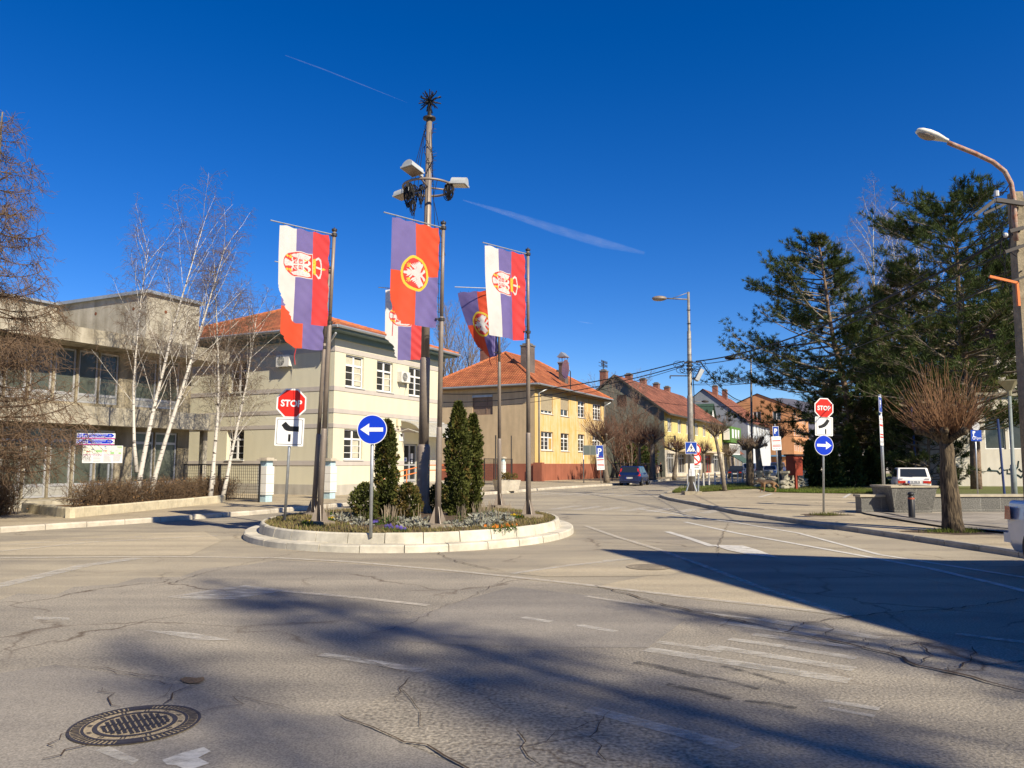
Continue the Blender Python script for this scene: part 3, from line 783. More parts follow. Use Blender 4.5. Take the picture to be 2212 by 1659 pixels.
# ================================================================== MAST
M_STEEL = mat("bronze grey painted steel", (.25, .205, .165), .45, .25, 3, .15, 120, metal=.15, spec=.5)
M_STEELD = mat("dark steel", (.05, .045, .042), .5, metal=.3)
M_GALV = mat("galvanised steel", (.42, .44, .45), .42, .2, 12, metal=.6)
M_LAMPH = mat("grey lamp housing", (.42, .44, .44), .5, .15, 5)
M_LENS = mat("lamp glass", (.22, .17, .13), .12, spec=.6, col2=(.34, .27, .2), vscale=8)
M_CABLE = mat("black cable", (.012, .012, .014), .6)
mb_base = G(912.6, 1112, .33)
mast = thing("light_mast", "tall bronze-grey steel mast with a lamp ring and a spiky top on the flower island", "mast", (mb_base.x, mb_base.y, .30))
lean = .06
def mp(z): return (lean * z / 10.4, 0, z)
b = MB(); b.tube([mp(-.05), mp(0), mp(1.72), mp(1.80)], [.17, .17, .165, .135], 20); b.tube([mp(1.79), mp(4.0), mp(4.03)], [.132, .128, .112], 20); b.tube([mp(4.02), mp(6.2), mp(10.42)], [.110, .105, .075], 18)
b.build("pole", M_STEEL, mast, True)
b = MB(); b.cyl((0, 0, -.02), .27, .05, 20)
for k in range(6):
    a = k * math.pi / 3; c, s = math.cos(a), math.sin(a); b.add([(c * .16, s * .16, .03), (c * .27, s * .27, .03), (c * .16, s * .16, .30)], [(0, 1, 2)]); b.cyl((c * .23, s * .23, .03), .018, .03, 6)
b.build("base_plate", M_STEEL, mast)
b = MB(); c = Vector(mp(10.44)); b.lathe([(.06, -.02), (.17, 0), (.17, .04), (.06, .05)], 18, c); b.build("top_disc", M_STEELD, mast)
b = MB(); b.tube([mp(10.42), mp(10.87)], .055, 10)
r = random.Random(4); ctr = Vector(mp(10.94))
for k in range(38):
    z = 1 - 2 * (k + .5) / 38; a = k * 2.39996; q = math.sqrt(1 - z * z); d = Vector((q * math.cos(a), q * math.sin(a), z))
    if d.z < -.8: continue
    L = r.uniform(.27, .35); pts = [ctr + d * (L * i / 8) + Vector((r.uniform(-.012, .012), r.uniform(-.012, .012), r.uniform(-.012, .012))) for i in range(9)]
    b.tube(pts, .016, 5)
b.build("star_ornament", M_CABLE, mast)
ringz = 8.86 - .30; RC = Vector((lean * .82, 0, ringz)); RR = .66
b = MB(); b.tube([RC + Vector((RR * math.cos(t), RR * math.sin(t), 0)) for t in [2 * math.pi * k / 40 for k in range(40)]], .032, 10, closed=True)
for a in (20, 140, 260): b.tube([RC, RC + Vector((RR * math.cos(R(a)), RR * math.sin(R(a)), 0))], .024, 8)
b.build("lamp_ring", M_STEEL, mast, True)
def floodlight(pos, az, tilt, L, W, nm="floodlight"):
    M = Matrix.Translation(pos) @ Matrix.Rotation(az, 4, 'Z') @ Matrix.Rotation(tilt, 4, 'Y')
    b = MB(); n = 10
    # ribbed half-barrel housing on a rectangular frame
    pr = [(W / 2 * math.cos(t), .04 + .17 * math.sin(t)) for t in [math.pi * k / n for k in range(n + 1)]]
    vs = [(x, y, z) for x in (0, L) for y, z in pr]; k = n + 1
    b.add([M @ Vector(v) for v in vs], [(i, i + 1, k + i + 1, k + i) for i in range(n)] + [tuple(range(k)), tuple(reversed(range(k, 2 * k)))])
    b.box(-.02, L + .02, -W / 2 - .02, W / 2 + .02, 0, .045, 0, M)
    b.bar(M @ Vector((-.16, 0, .06)), M @ Vector((.02, 0, .06)), .06)
    f = b.build(nm, M_LAMPH, mast)
    b = MB(); b.box(.02, L - .02, -W / 2 + .01, W / 2 - .01, -.012, 0.002, 0, M); b.build("lens", M_LENS, f)
floodlight(RC + Vector((-.20, -.62, .10)), R(232), R(-14), .42, .38)
floodlight(RC + Vector((.64, -.16, .0)), R(-14), R(6), .40, .32)
floodlight(RC + Vector((-.52, .42, -.02)), R(150), R(8), .44, .36)
# string-light bundles, guy wires and the wire wound round the mast
def bundle(c, rx, h, n, seed, L=None):
    r = random.Random(seed); b = MB()
    for k in range(n):
        a0 = r.uniform(0, 6.28); w_ = rx * r.uniform(.45, 1); hh = h * r.uniform(.6, 1); tx = math.cos(a0); ty = math.sin(a0)
        pts = [Vector(c) + Vector((tx * w_ * math.sin(t) + r.uniform(-.012, .012), ty * w_ * math.sin(t), -hh * (1 - math.cos(t)) / 2)) for t in [2 * math.pi * i / 14 for i in range(14)]]
        b.tube(pts, .009, 4, closed=True)
        for p in pts[::3]: b.tube([p, p + Vector((r.uniform(-.05, .05), r.uniform(-.05, .05), r.uniform(-.05, .02)))], .006, 3)
    return b
for c, rx, h, n, s in ((RC + Vector((.56, -.22, .02)), .17, .46, 20, 1), (RC + Vector((-.50, -.10, .10)), .14, .70, 18, 2), (RC + Vector((-.14, -.35, -.05)), .11, .66, 10, 3), (RC + Vector((-.36, -.30, -.45)), .10, .42, 8, 4), (RC + Vector((-.40, .2, .15)), .14, .6, 8, 5)):
    bundle(c, rx, h, n, s).build("string_lights", M_CABLE, mast)
b = MB(); r = random.Random(8)
for (a, z0, z1, q0, q1) in ((200, 10.1, 8.5, .13, .5), (210, 10.1, 6.2, .12, .55), (300, 10.1, 6.0, .14, .62), (190, 10.1, 8.3, .13, .42)):
    c, s = math.cos(R(a)), math.sin(R(a)); b.tube([(mp(z0)[0] + c * q0, s * q0, z0), (mp((z0 + z1) / 2)[0] + c * (q0 + q1) / 2, s * (q0 + q1) / 2, (z0 + z1) / 2), (mp(z1)[0] + c * q1, s * q1, z1)], .008, 4)
b.tube([RC + Vector((.30, -.58, 0)), RC + Vector((.2, -.62, -.5)), Vector((.62, -1.2, 6.4))], .007, 4)
for s_ in (1, 2, 3):
    pts = []; 
    for i in range(90):
        z = 10.3 - i * .02 - .0; a = s_ * 2.1 + i * .09 * (1 if s_ % 2 else -1) + r.uniform(-.2, .2); q = .10 + r.uniform(0, .03); pts.append((mp(z)[0] + q * math.cos(a), q * math.sin(a), z))
    b.tube(pts, .009, 4)
    for p in pts[::5]: b.tube([p, (p[0] * 1.6, p[1] * 1.6 + r.uniform(-.03, .03), p[2] + r.uniform(-.05, .05))], .006, 3)
b.build("wires", M_CABLE, mast)

# ================================================================== FLAGPOLES AND FLAGS
def flagpole(base, zt, barvec, seed, label, lean=(0, 0)):
    z0 = .33; root = thing("flagpole", label, "flagpole", (base[0], base[1], z0), 0, "flagpoles on the traffic island")
    H = zt - z0
    def q(z): return Vector((lean[0] * z / H, lean[1] * z / H, z))
    b = MB(); b.tube([q(-.05), q(2.0), q(2.03)], [.063, .060, .052], 16); b.tube([q(2.02), q(4.3), q(4.33)], [.051, .049, .041], 14); b.tube([q(4.32), q(H)], [.040, .038], 14)
    b.build("pole", M_STEEL, root, True)
    b = MB(); b.box(-.26, .26, -.26, .26, -.06, .07, 0); b.build("concrete_foot", mat("foot concrete", (.24, .20, .15), .95, .35, 5, .5, 30), root, rotz=.5)
    b = MB()
    for k in range(4):
        a = k * math.pi / 2 + .4; c, s = math.cos(a), math.sin(a); t = Vector((-s, c, 0)) * .006
        b.add([Vector((c * .06, s * .06, .07)) + t, Vector((c * .19, s * .19, .07)) + t, Vector((c * .06, s * .06, .42)) + t, Vector((c * .06, s * .06, .07)) - t, Vector((c * .19, s * .19, .07)) - t, Vector((c * .06, s * .06, .42)) - t], [(0, 1, 2), (5, 4, 3), (1, 4, 5, 2)])
    b.cyl((0, 0, .065), .2, .015, 16); b.build("base_fins", M_STEEL, root)
    bd = Vector(barvec); top = q(H)
    for zz in (H - .10, H - 2.06):
        c = q(zz); b = MB(); b.lathe([(.043, -.03), (.066, -.03), (.066, .03), (.043, .03)], 14, c); b.tube([c, c + bd.normalized() * .16], .014, 6); b.build("clamp", M_STEELD, root)
    b = MB(); b.lathe([(.045, 0), (.06, .005), (.06, .05), (.03, .06), (.012, .06), (.012, .09), (0, .09)], 14, top - Vector((0, 0, .02)))
    b.build("cap", M_STEELD, root)
    b = MB(); b.tube([top + Vector((0, 0, -.10)) + bd.normalized() * .05, top + Vector((0, 0, -.10)) + bd], .014, 8)
    b.build("crossbar", M_GALV, root)
    b = MB(); d = bd.normalized() * .085; b.tube([q(H - .1) + d, q(H - 1.2) + d * 1.1, q(H - 2.1) + d, q(H - 2.5) + d * .9], .006, 4); b.build("halyard", M_STEELD, root)
    return root, Vector((base[0], base[1], z0)) + top + Vector((0, 0, -.10))

# -- the emblems, drawn in a square field where x runs to the right and y up (crown to the top)
def ptin(poly, X, Y):
    ins = np.zeros(X.shape, bool); n = len(poly)
    for i in range(n):
        x1, y1 = poly[i]; x2, y2 = poly[(i + 1) % n]
        if y1 == y2: continue
        c = ((y1 > Y) != (y2 > Y)) & (X < (x2 - x1) * (Y - y1) / (y2 - y1) + x1); ins ^= c
    return ins
def mir(p): return [(-x, y) for x, y in p]
def seg(a, b, w): 
    dx, dy = b[0] - a[0], b[1] - a[1]; L = math.hypot(dx, dy); nx, ny = -dy / L * w / 2, dx / L * w / 2
    return [(a[0] + nx, a[1] + ny), (b[0] + nx, b[1] + ny), (b[0] - nx, b[1] - ny), (a[0] - nx, a[1] - ny)]
def feather(a, b, w):
    dx, dy = b[0] - a[0], b[1] - a[1]; L = math.hypot(dx, dy); nx, ny = -dy / L * w / 2, dx / L * w / 2
    m = (a[0] + dx * .6, a[1] + dy * .6)
    return [(a[0] + nx * .6, a[1] + ny * .6), (m[0] + nx, m[1] + ny), b, (m[0] - nx, m[1] - ny), (a[0] - nx * .6, a[1] - ny * .6)]
WHITE, RED, GOLD, BLUE, GREY = 1, 2, 3, 4, 5
def state_arms():
    L = []
    sh = [(-.5, .62), (.5, .62), (.5, -.10)] + [(.5 * math.cos(t), -.10 - .62 * math.sin(t)) for t in [math.pi * k / 16 for k in range(17)]] + [(-.5, -.10)]
    L.append(([(x * 1.06, y * 1.03) for x, y in sh], WHITE)); L.append((sh, RED))
    # two-headed eagle
    L.append(([(-.13, .25), (.13, .25), (.17, -.1), (.12, -.33), (0, -.36), (-.12, -.33), (-.17, -.1)], WHITE))
    tail = [(-.07, -.3), (.07, -.3), (.16, -.62), (.06, -.68), (-.06, -.68), (-.16, -.62)]; L.append((tail, WHITE))
    for f in (lambda p: p, mir):
        L.append((f([(.10, .22), (.20, .34), (.30, .50), (.42, .56), (.46, .40), (.46, 0), (.42, -.28), (.34, -.38), (.30, -.20), (.24, -.05), (.16, -.02)]), WHITE))
        for k in range(4): L.append((f(seg((.24 + .055 * k, .10 - .02 * k), (.30 + .045 * k, -.28 + .02 * k), .012)), GREY))
        for k in range(3): L.append((f(seg((.25 + .06 * k, .34 + .05 * k), (.25 + .07 * k, .14), .010)), GREY))
        L.append((f([(.0, .24), (.07, .26), (.10, .40), (.17, .44), (.22, .42), (.24, .47), (.17, .54), (.08, .54), (.03, .46), (0, .40)]), WHITE))
        L.append((f([(.22, .41), (.30, .38), (.24, .47)]), GOLD)); L.append((f(seg((.24, .34), (.20, .24), .05)), GOLD))
        L.append((f([(.12, -.24), (.22, -.30), (.30, -.28), (.26, -.36), (.16, -.36)]), WHITE))
        for d in ((.30, -.46), (.36, -.40), (.24, -.48)): L.append((f(seg((.24, -.34), d, .035)), GOLD))
        fl = (.27, -.54); L.append((f(circle(fl[0], fl[1], .045, 10)), GOLD)); L.append((f(seg((fl[0] - .07, fl[1]), (fl[0] + .07, fl[1]), .03)), GOLD)); L.append((f(seg((fl[0], fl[1] - .07), (fl[0], fl[1] + .07), .035)), GOLD))
    for k in range(5): L.append((seg((-.10 + .05 * k, -.40), (-.13 + .065 * k, -.64), .010), GREY))
    # breast shield with cross and four fire-steels
    s2 = [(-.2, .17), (.2, .17), (.2, -.12), (.14, -.22), (0, -.28), (-.14, -.22), (-.2, -.12)]
    L.append(([(x * 1.12, y * 1.1) for x, y in s2], WHITE)); L.append((s2, RED)); L.append((rect(-.033, .033, -.28, .17), WHITE)); L.append((rect(-.2, .2, -.075, -.01), WHITE))
    for f in (lambda p: p, mir):
        for y0 in (.03, -.19):
            x0 = .065
            L.append((f(rect(x0, x0 + .10, y0 + .085, y0 + .11)), WHITE)); L.append((f(rect(x0, x0 + .10, y0, y0 + .025)), WHITE)); L.append((f(rect(x0, x0 + .025, y0, y0 + .11)), WHITE)); L.append((f(rect(x0 + .04, x0 + .07, y0 + .045, y0 + .066)), WHITE))
    # crown
    L.append(([(-.30, .64), (.30, .64), (.34, .78), (-.34, .78)], GOLD))
    for x in (-.28, -.14, 0, .14, .28): L.append((circle(x, .80, .06, 8), GOLD)); L.append((circle(x, .71, .022, 6), RED))
    arc = [(-.34, .80), (-.46, .95), (-.40, 1.08), (-.2, 1.13), (0, 1.14), (.2, 1.13), (.40, 1.08), (.46, .95), (.34, .80), (.27, .82), (.36, .96), (.32, 1.03), (.16, 1.07), (0, 1.08), (-.16, 1.07), (-.32, 1.03), (-.36, .96), (-.27, .82)]
    L.append(([(-.30, .80), (-.38, .95), (-.33, 1.05), (0, 1.1), (.33, 1.05), (.38, .95), (.30, .80)], RED))
    L.append((arc, WHITE)); L.append((rect(-.04, .04, .82, 1.10), WHITE)); L.append((circle(0, 1.15, .04, 8), GOLD)); L.append((rect(-.018, .018, 1.15, 1.30), GOLD)); L.append((rect(-.06, .06, 1.215, 1.25), GOLD))
    return L
def town_arms():
    L = [(circle(0, 0, .56, 48), GOLD), (circle(0, 0, .475, 48), RED)]
    L.append(([(-.10, .20), (.10, .20), (.13, .0), (.07, -.16), (-.07, -.16), (-.13, 0)], WHITE))
    for f in (lambda p: p, mir):
        L.append((f([(.08, .20), (.18, .24), (.30, .34), (.36, .30), (.34, .20), (.20, .06), (.10, .0)]), WHITE))
        for k in range(7):
            t = k / 6; a = (.30 - .19 * t, .27 - .25 * t); bq = (.43 - .16 * t, .14 - .34 * t + .05 * math.sin(t * 3)); L.append((f(feather(a, (bq[0], bq[1] - .04), .062)), WHITE))
        L.append((f([(0, .18), (.05, .20), (.09, .28), (.15, .34), (.20, .36), (.17, .42), (.10, .42), (.04, .34), (0, .28)]), WHITE)); L.append((f([(.17, .36), (.24, .33), (.18, .41)]), GOLD))
        L.append((f([(.05, -.12), (.10, -.14), (.17, -.22), (.14, -.26), (.08, -.20), (.04, -.16)]), WHITE))
        for d in ((.30, -.28), (.27, -.34), (.20, -.35), (.29, -.22)): L.append((f(seg((.17, -.24), d, .026)), GOLD))
        for d in ((.12, -.36), (.09, -.28)): L.append((f(feather((0, -.16), d, .06)), WHITE))
    L.append((feather((0, -.12), (0, -.46), .11), WHITE)); L.append((circle(0, -.41, .05, 10), WHITE))
    return L
def cloth_mat(name, c):
    m = mat(name, c, .6, .10, 3, trans=.30, spec=.25); return m
CLOTH = {WHITE: cloth_mat("white cloth", (.72, .69, .64)), RED: cloth_mat("red cloth", (.66, .06, .045)), GOLD: cloth_mat("gold cloth", (.80, .58, .06)), BLUE: cloth_mat("faded blue cloth", (.185, .15, .36)), GREY: cloth_mat("grey print", (.4, .39, .38)), 6: cloth_mat("orange red cloth", (.72, .09, .035)), 7: cloth_mat("crimson cloth", (.68, .06, .06))}
def flag(kind, top, bard, label, W=1.16, H=2.0, start=.13, seed=1, tear=None, sway=(0, 0), side=1, slant=0.0, amp=.05):
    NXc, NYc = 120, 236
    e = Vector(bard).normalized(); nrm = Vector((-e.y, e.x, 0))
    if nrm.y > 0: nrm = -nrm
    u = (np.arange(NXc) + .5) / NXc; v = (np.arange(NYc) + .5) / NYc     # u=0 at the pole, v=0 at the bar
    U, V_ = np.meshgrid(u, v)
    X = (1 - U) * W - W / 2                       # picture left = far from the pole: x to the right of the cloth as seen
    Xs = -(U * W - W / 2); Yd = V_ * H
    col = np.zeros(U.shape, int)
    if kind == 'state':
        col[:] = np.where(U < 1 / 3, 7, np.where(U < 2 / 3, BLUE, WHITE))
        art = state_arms(); sc = .52; cx, cy = -.02, .38 * H
        ex = (-(Yd - cy)) / sc; ey = (Xs - (-.12)) / (sc * .93)     # crown towards the pole
        art_x, art_y = -ex, ey
    else:
        col[:] = np.where((U > .5) ^ (V_ > .5), BLUE, 6)
        art = town_arms(); sc = 1.10 * (W / 1.16); cx, cy = 0, .5 * H
        art_x = (Yd - cy) / (sc * .56 / .50 * .52); art_y = Xs / (sc * .56 / .50 * .50)
    emb = np.zeros(U.shape, int)
    for poly, c in art: emb[ptin(poly, art_x, art_y)] = c
    keep = np.ones(U.shape, bool)
    if tear is not None:
        r = np.random.default_rng(seed); nz = np.interp(np.arange(NYc), np.arange(0, NYc + 5, 5), r.normal(0, .018, len(np.arange(0, NYc + 5, 5))))
        lim = np.interp(v, tear[0], tear[1]) + nz * (np.interp(v, tear[0], tear[1]) < .985)
        keep = U < lim[:, None]
    # surface points
    gu = np.arange(NXc + 1) / NXc; gv = np.arange(NYc + 1) / NYc; GU, GV = np.meshgrid(gu, gv)
    r = random.Random(seed); p1, p2, p3 = (r.uniform(0, 6) for _ in range(3))
    off = amp * (GV ** .7) * (np.sin(GU * 7.5 + GV * 2.2 + p1) * .6 + np.sin(GU * 15 - GV * 4 + p2) * .3 * (1 - GU * .4)) + amp * .5 * np.sin(GV * 5 + p3) * GU * GV
    off += .010 * np.sin((GU * .8 + GV * 1.6) * 30 + p2) * np.exp(-GU * 3.5)      # puckers by the clips
    sag = .025 * np.abs(np.sin(GV * 12.5)) * np.exp(-GU * 9)
    # bottom corner falls inward as torn hem
    dist = start + GU * W - sag - slant * GV ** 1.4 * W * GU
    Xw = top.x + e.x * dist + nrm.x * off + sway[0] * GV ** 1.5 * GU; Yw = top.y + e.y * dist + nrm.y * off + sway[1] * GV ** 1.5 * GU
    Zw = top.z - .045 - GV * H + .014 * np.cos(GU * 22) * (1 - GV) - .03 * np.sin(GU * 3.1) * GV + .01 * np.sin(GU * 9 + p1) * GV
    Vt = np.stack([Xw, Yw, Zw], -1).reshape(-1, 3)
    ii, jj = np.meshgrid(np.arange(NXc), np.arange(NYc)); o = jj * (NXc + 1) + ii
    Q = np.stack([o, o + 1, o + NXc + 2, o + NXc + 1], -1)
    def sub(name, mask, colors, parent=None):
        F = Q[mask]; uq, inv = np.unique(F, return_inverse=True); cs = sorted(set(colors[mask].tolist())); lut = {c: k for k, c in enumerate(cs)}
        return np_mesh(name, Vt[uq], inv.reshape(-1, 4), [CLOTH[c] for c in cs], parent, [lut[c] for c in colors[mask].tolist()], smooth=True)
    f = tag(sub("flag", keep & (emb == 0), col), label, "flag", "flags on the traffic island")
    if (keep & (emb > 0)).any(): sub("emblem", keep & (emb > 0), emb, f)
    for k in range(8):
        b = MB(); q = Vector(Vt[(k * 33) * (NXc + 1)]) ; b.tube([q, q - e * (start - .03)], .005, 4); b.build("clip", M_STEELD, f)
    for k in range(5):
        b = MB(); q = Vector(Vt[int(8 + k * 26)]); b.tube([q, q + Vector((0, 0, .05))], .005, 4); b.build("clip", M_STEELD, f)
    return f, Vt.reshape(NYc + 1, NXc + 1, 3)
def thread(f, pts, rad, m): 
    b = MB(); b.tube(pts, rad, 4); b.build("loose_thread", m, f)

BAR = Vector((-.725, -.69, 0)); 
A, tA = flagpole((-4.08, 16.7), 6.72, BAR * 1.5, 1, "flagpole with a weathered state flag, front left of the island", (.17, 0))
fA, vA = flag('state', tA, BAR, "white, blue and red flag with a torn lower left edge, front left of the island", seed=5, tear=([0, .55, .62, .68, .75, .85, .92, 1], [1.1, 1.1, 1.0, .985, .95, .84, .74, .66]))
B_, tB = flagpole((-1.51, 16.0), 6.66, BAR * 1.5, 2, "flagpole with the blue and red quartered flag at the front middle of the island", (.06, 0))
fB, vB = flag('town', tB, BAR, "blue and orange-red quartered flag with a white eagle in a yellow ring, centre front", W=1.17, H=2.10, seed=9, tear=([0, .62, .72, .8, .88, .95, 1], [1.1, 1.1, 1.0, .98, .92, .83, .72]), amp=.06)
C_, tC = flagpole((.395, 18.9), 6.89, BAR * 1.5, 3, "flagpole with a clean-edged state flag at the front right of the island", (.0, 0))
fC, vC = flag('state', tC, BAR, "white, blue and red flag with folded white edge, front right of the island", W=1.30, H=2.14, seed=13, sway=(.10, -.05), slant=.03, amp=.075)
E_, tE = flagpole((-4.94, 19.6), 6.62, BAR * 1.5, 4, "flagpole mostly hidden behind the front left flagpole of the island", (.24, 0))
fE, vE = flag('town', tE, BAR, "quartered flag hanging lower behind the torn state flag on the left", seed=17, tear=([0, .75, .85, .93, 1], [1.1, 1.1, .98, .86, .66]))
F_, tF = flagpole((-2.46, 22.6), 6.78, Vector((-.93, -.36, 0)) * 1.5, 5, "flagpole hidden behind the tall mast at the rear of the island", (0, 0))
fF, vF = flag('state', tF, (-.93, -.36, 0), "torn white, blue and red flag behind the tall mast", seed=23, tear=([0, .5, .62, .74, .8, .9, 1], [1.1, 1.1, 1.0, .94, .80, .74, .68]), amp=.03)
D_, tD = flagpole((-.37, 23.2), 7.0, Vector((-.985, -.17, 0)) * 1.35, 6, "flagpole standing farthest back on the right of the island", (-.02, 0))
fD, vD = flag('town', tD, (-.97, .25, 0), "dark shaded quartered flag drooping behind the right state flag", W=1.24, start=.08, seed=29, tear=([0, .72, .82, .9, 1], [1.1, 1.1, .97, .80, .56]), slant=.62, sway=(.05, .5), amp=.10)
thread(fA, [vA[235, 118 - 38], vA[235, 70] + np.array([0, 0, -.10]), vA[235, 60] + np.array([0, -.02, -.04])], .006, CLOTH[6])
thread(fE, [vE[235, 74], vE[235, 76] + np.array([-.02, 0, -.22]), vE[235, 75] + np.array([0, 0, -.42])], .010, CLOTH[7])
thread(fD, [vD[230, 60], vD[230, 62] + np.array([0, 0, -.15]), vD[230, 62] + np.array([.06, 0, -.3])], .012, CLOTH[7])
thread(fB, [vB[200, 110], vB[200, 112] + np.array([.01, 0, -.35]), vB[200, 112] + np.array([.0, 0, -.6])], .008, CLOTH[7])
# ================================================================== BUILDINGS
def frame_of(p0, p1):
    p0 = Vector((p0[0], p0[1], 0)); t = (Vector((p1[0], p1[1], 0)) - p0).normalized(); n = Vector((-t.y, t.x, 0))   # n points inward
    M = Matrix(((t.x, n.x, 0, p0.x), (t.y, n.y, 0, p0.y), (0, 0, 1, 0), (0, 0, 0, 1)))
    return M, (Vector((p1[0], p1[1], 0)) - p0).length
def wall(mb, p0, p1, z0, z1, holes=(), depth=.16, mi=0, rev=None):
    """wall face with real openings; outside is to the right of p0->p1"""
    M, L = frame_of(p0, p1); rev = mi if rev is None else rev
    xs = sorted({0, L} | {h[0] for h in holes} | {h[1] for h in holes}); zs = sorted({z0, z1} | {h[2] for h in holes} | {h[3] for h in holes})
    for i in range(len(xs) - 1):
        for j in range(len(zs) - 1):
            cx, cz = (xs[i] + xs[i + 1]) / 2, (zs[j] + zs[j + 1]) / 2
            if any(h[0] < cx < h[1] and h[2] < cz < h[3] for h in holes): continue
            mb.add([M @ Vector(q) for q in ((xs[i], 0, zs[j]), (xs[i + 1], 0, zs[j]), (xs[i + 1], 0, zs[j + 1]), (xs[i], 0, zs[j + 1]))], [(0, 1, 2, 3)], mi)
    for a, b, c, d in holes:
        q = [M @ Vector(v) for v in ((a, 0, c), (b, 0, c), (b, 0, d), (a, 0, d), (a, depth, c), (b, depth, c), (b, depth, d), (a, depth, d))]
        mb.add(q, [(0, 4, 5, 1), (1, 5, 6, 2), (2, 6, 7, 3), (3, 7, 4, 0)], rev)
def window(root, p0, p1, hole, inset=.12, cols=(.5,), rows=(), fm=None, gm=None, fw=.07, bars=(), sill=None, name='window', panem=None):
    M, L = frame_of(p0, p1); a, b, c, d = hole; w_, h_ = b - a, d - c; mb = MB()
    e = .012
    for x0, x1, z0, z1 in ((a + e, a + fw, c + e, d - e), (b - fw, b - e, c + e, d - e), (a + fw, b - fw, c + e, c + fw), (a + fw, b - fw, d - fw, d - e)): mb.box(x0, x1, inset - .03, inset + .03, z0, z1, 0, M)
    for f in cols: x = a + f * w_; mb.box(x - fw * .75, x + fw * .75, inset - .027, inset + .027, c + fw, d - fw, 0, M)
    for f in rows: z = c + f * h_; mb.box(a + fw, b - fw, inset - .033, inset + .028, z - fw * .6, z + fw * .6, 0, M)
    for kind, f in bars:
        if kind == 'h': z = c + f * h_; mb.box(a + fw, b - fw, inset - .018, inset + .02, z - .014, z + .014, 0, M)
        else: x = a + f * w_; mb.box(x - .014, x + .014, inset - .019, inset + .021, c + fw, d - fw, 0, M)
    f = mb.build(name, fm, root)
    p = MB(); p.add([M @ Vector(q) for q in ((a + .02, inset + .01, c + .02), (b - .02, inset + .01, c + .02), (b - .02, inset + .01, d - .02), (a + .02, inset + .01, d - .02))], [(0, 1, 2, 3)]); p.build("pane", gm, f)
    if sill is not None:
        s = MB(); s.box(a - .06, b + .06, -.07, inset - .031, c - .05, c - .004, 0, M); s.build("sill", sill, f)
    return f
def gutter(root, p0, p1, z, m, r=.075):
    b = MB(); b.tube([(p0[0], p0[1], z), (p1[0], p1[1], z)], r, 8); return b.build("gutter", m, root)
def downpipe(root, x, y, z0, z1, m, r=.05, out=(0, 0)):
    b = MB(); b.tube([(x + out[0], y + out[1], z1 + .35), (x, y, z1), (x, y, z0)], r, 8); return b.build("downpipe", m, root, True)
def ridge_tiles(b, p, q, r, mi=0, step=.4):
    p, q = Vector(p), Vector(q); n = max(2, int((q - p).length / step))
    for k in range(n): b.tube([p.lerp(q, k / n), p.lerp(q, (k + 1.12) / n)], [r * 1.12, r * .92], 8, mi, True)
def hip_roof(root, x0, x1, y0, y1, z, h, hx, m, mr, soffit=None, name='roof'):
    """ridge runs along X"""
    ym = (y0 + y1) / 2; a, b_ = (x0 + hx, ym, z + h), (x1 - hx, ym, z + h); b = MB()
    b.slope([(x0, y0, z), (x1, y0, z), b_, a], (1, 0, 0)); b.slope([(x1, y1, z), (x0, y1, z), a, b_], (1, 0, 0))
    b.slope([(x0, y1, z), (x0, y0, z), a], (0, 1, 0)); b.slope([(x1, y0, z), (x1, y1, z), b_], (0, 1, 0))
    for k in range(4): b.mi[-1 - k] = 0
    for p, q in ((a, b_), ((x0, y0, z), a), ((x0, y1, z), a), ((x1, y0, z), b_), ((x1, y1, z), b_)): ridge_tiles(b, p, q, .13, 1)
    f = b.build(name, [m, mr], root)
    s = MB(); s.box(x0 + .04, x1 - .04, y0 + .04, y1 - .04, z - .20, z - .03); s.build("eave", soffit, root)
    return f
def chimney(parent, c, wx, wy, z0, z1, m, cap=None, name="chimney"):
    b = MB(); x, y = c[0], c[1]; b.box(x - wx / 2, x + wx / 2, y - wy / 2, y + wy / 2, z0, z1, 0)
    # brick courses in UV: unwrap by faces
    for fi in range(len(b.f)):
        vs = [Vector(b.v[i]) for i in b.f[fi]]; b.uv[fi] = [(p.x + p.y, p.z) for p in vs]
    b.box(x - wx / 2 - .06, x + wx / 2 + .06, y - wy / 2 - .06, y + wy / 2 + .06, z1, z1 + .14, 1)
    b.box(x - wx / 2 + .12, x + wx / 2 - .12, y - wy / 2 + .12, y + wy / 2 - .12, z1 + .14, z1 + .30, 1)
    return b.build(name, [m, cap or mat("chimney cap", (.16, .15, .14), .9)], parent)
def aircon(name, label, loc, rz, cat="air conditioner"):
    t = thing(name, label, cat, loc, rz, "air conditioner units on the facades")
    b = MB(); b.plate(rrect(-.42, .42, 0, .58, .03), -.30, 0); b.build("casing", mat("aircon white", (.66, .64, .58), .5, .1, 3), t)
    b = MB(); b.face2(circle(-.10, .29, .235, 28), -.304)
    b.build("fan_grille", mat("fan dark", (.10, .10, .10), .6), t)
    b = MB()
    for k in range(1, 6): b.tube([(-.10 + .047 * k * math.cos(a), -.311, .29 + .047 * k * math.sin(a)) for a in [2 * math.pi * i / 24 for i in range(24)]], .005, 4, closed=True)
    for k in range(8): b.tube([(-.10, -.315, .29), (-.10 + .235 * math.cos(k * math.pi / 4), -.315, .29 + .235 * math.sin(k * math.pi / 4))], .005, 4)
    b.build("guard_wires", mat("aircon grey", (.5, .5, .47), .5), t)
    b = MB()
    for x in (-.3, .3): b.bar((x, -.34, -.02), (x, .06, -.02), .04); b.bar((x, .03, -.02), (x, .03, -.3), .04)
    b.build("bracket", M_GALV, t)
    b = MB(); b.tube([(.38, -.1, .1), (.44, -.05, -.1), (.36, .0, -.4), (.3, .02, -.8)], .018, 6); b.build("hose", mat("hose", (.30, .29, .26), .7), t)
    return t
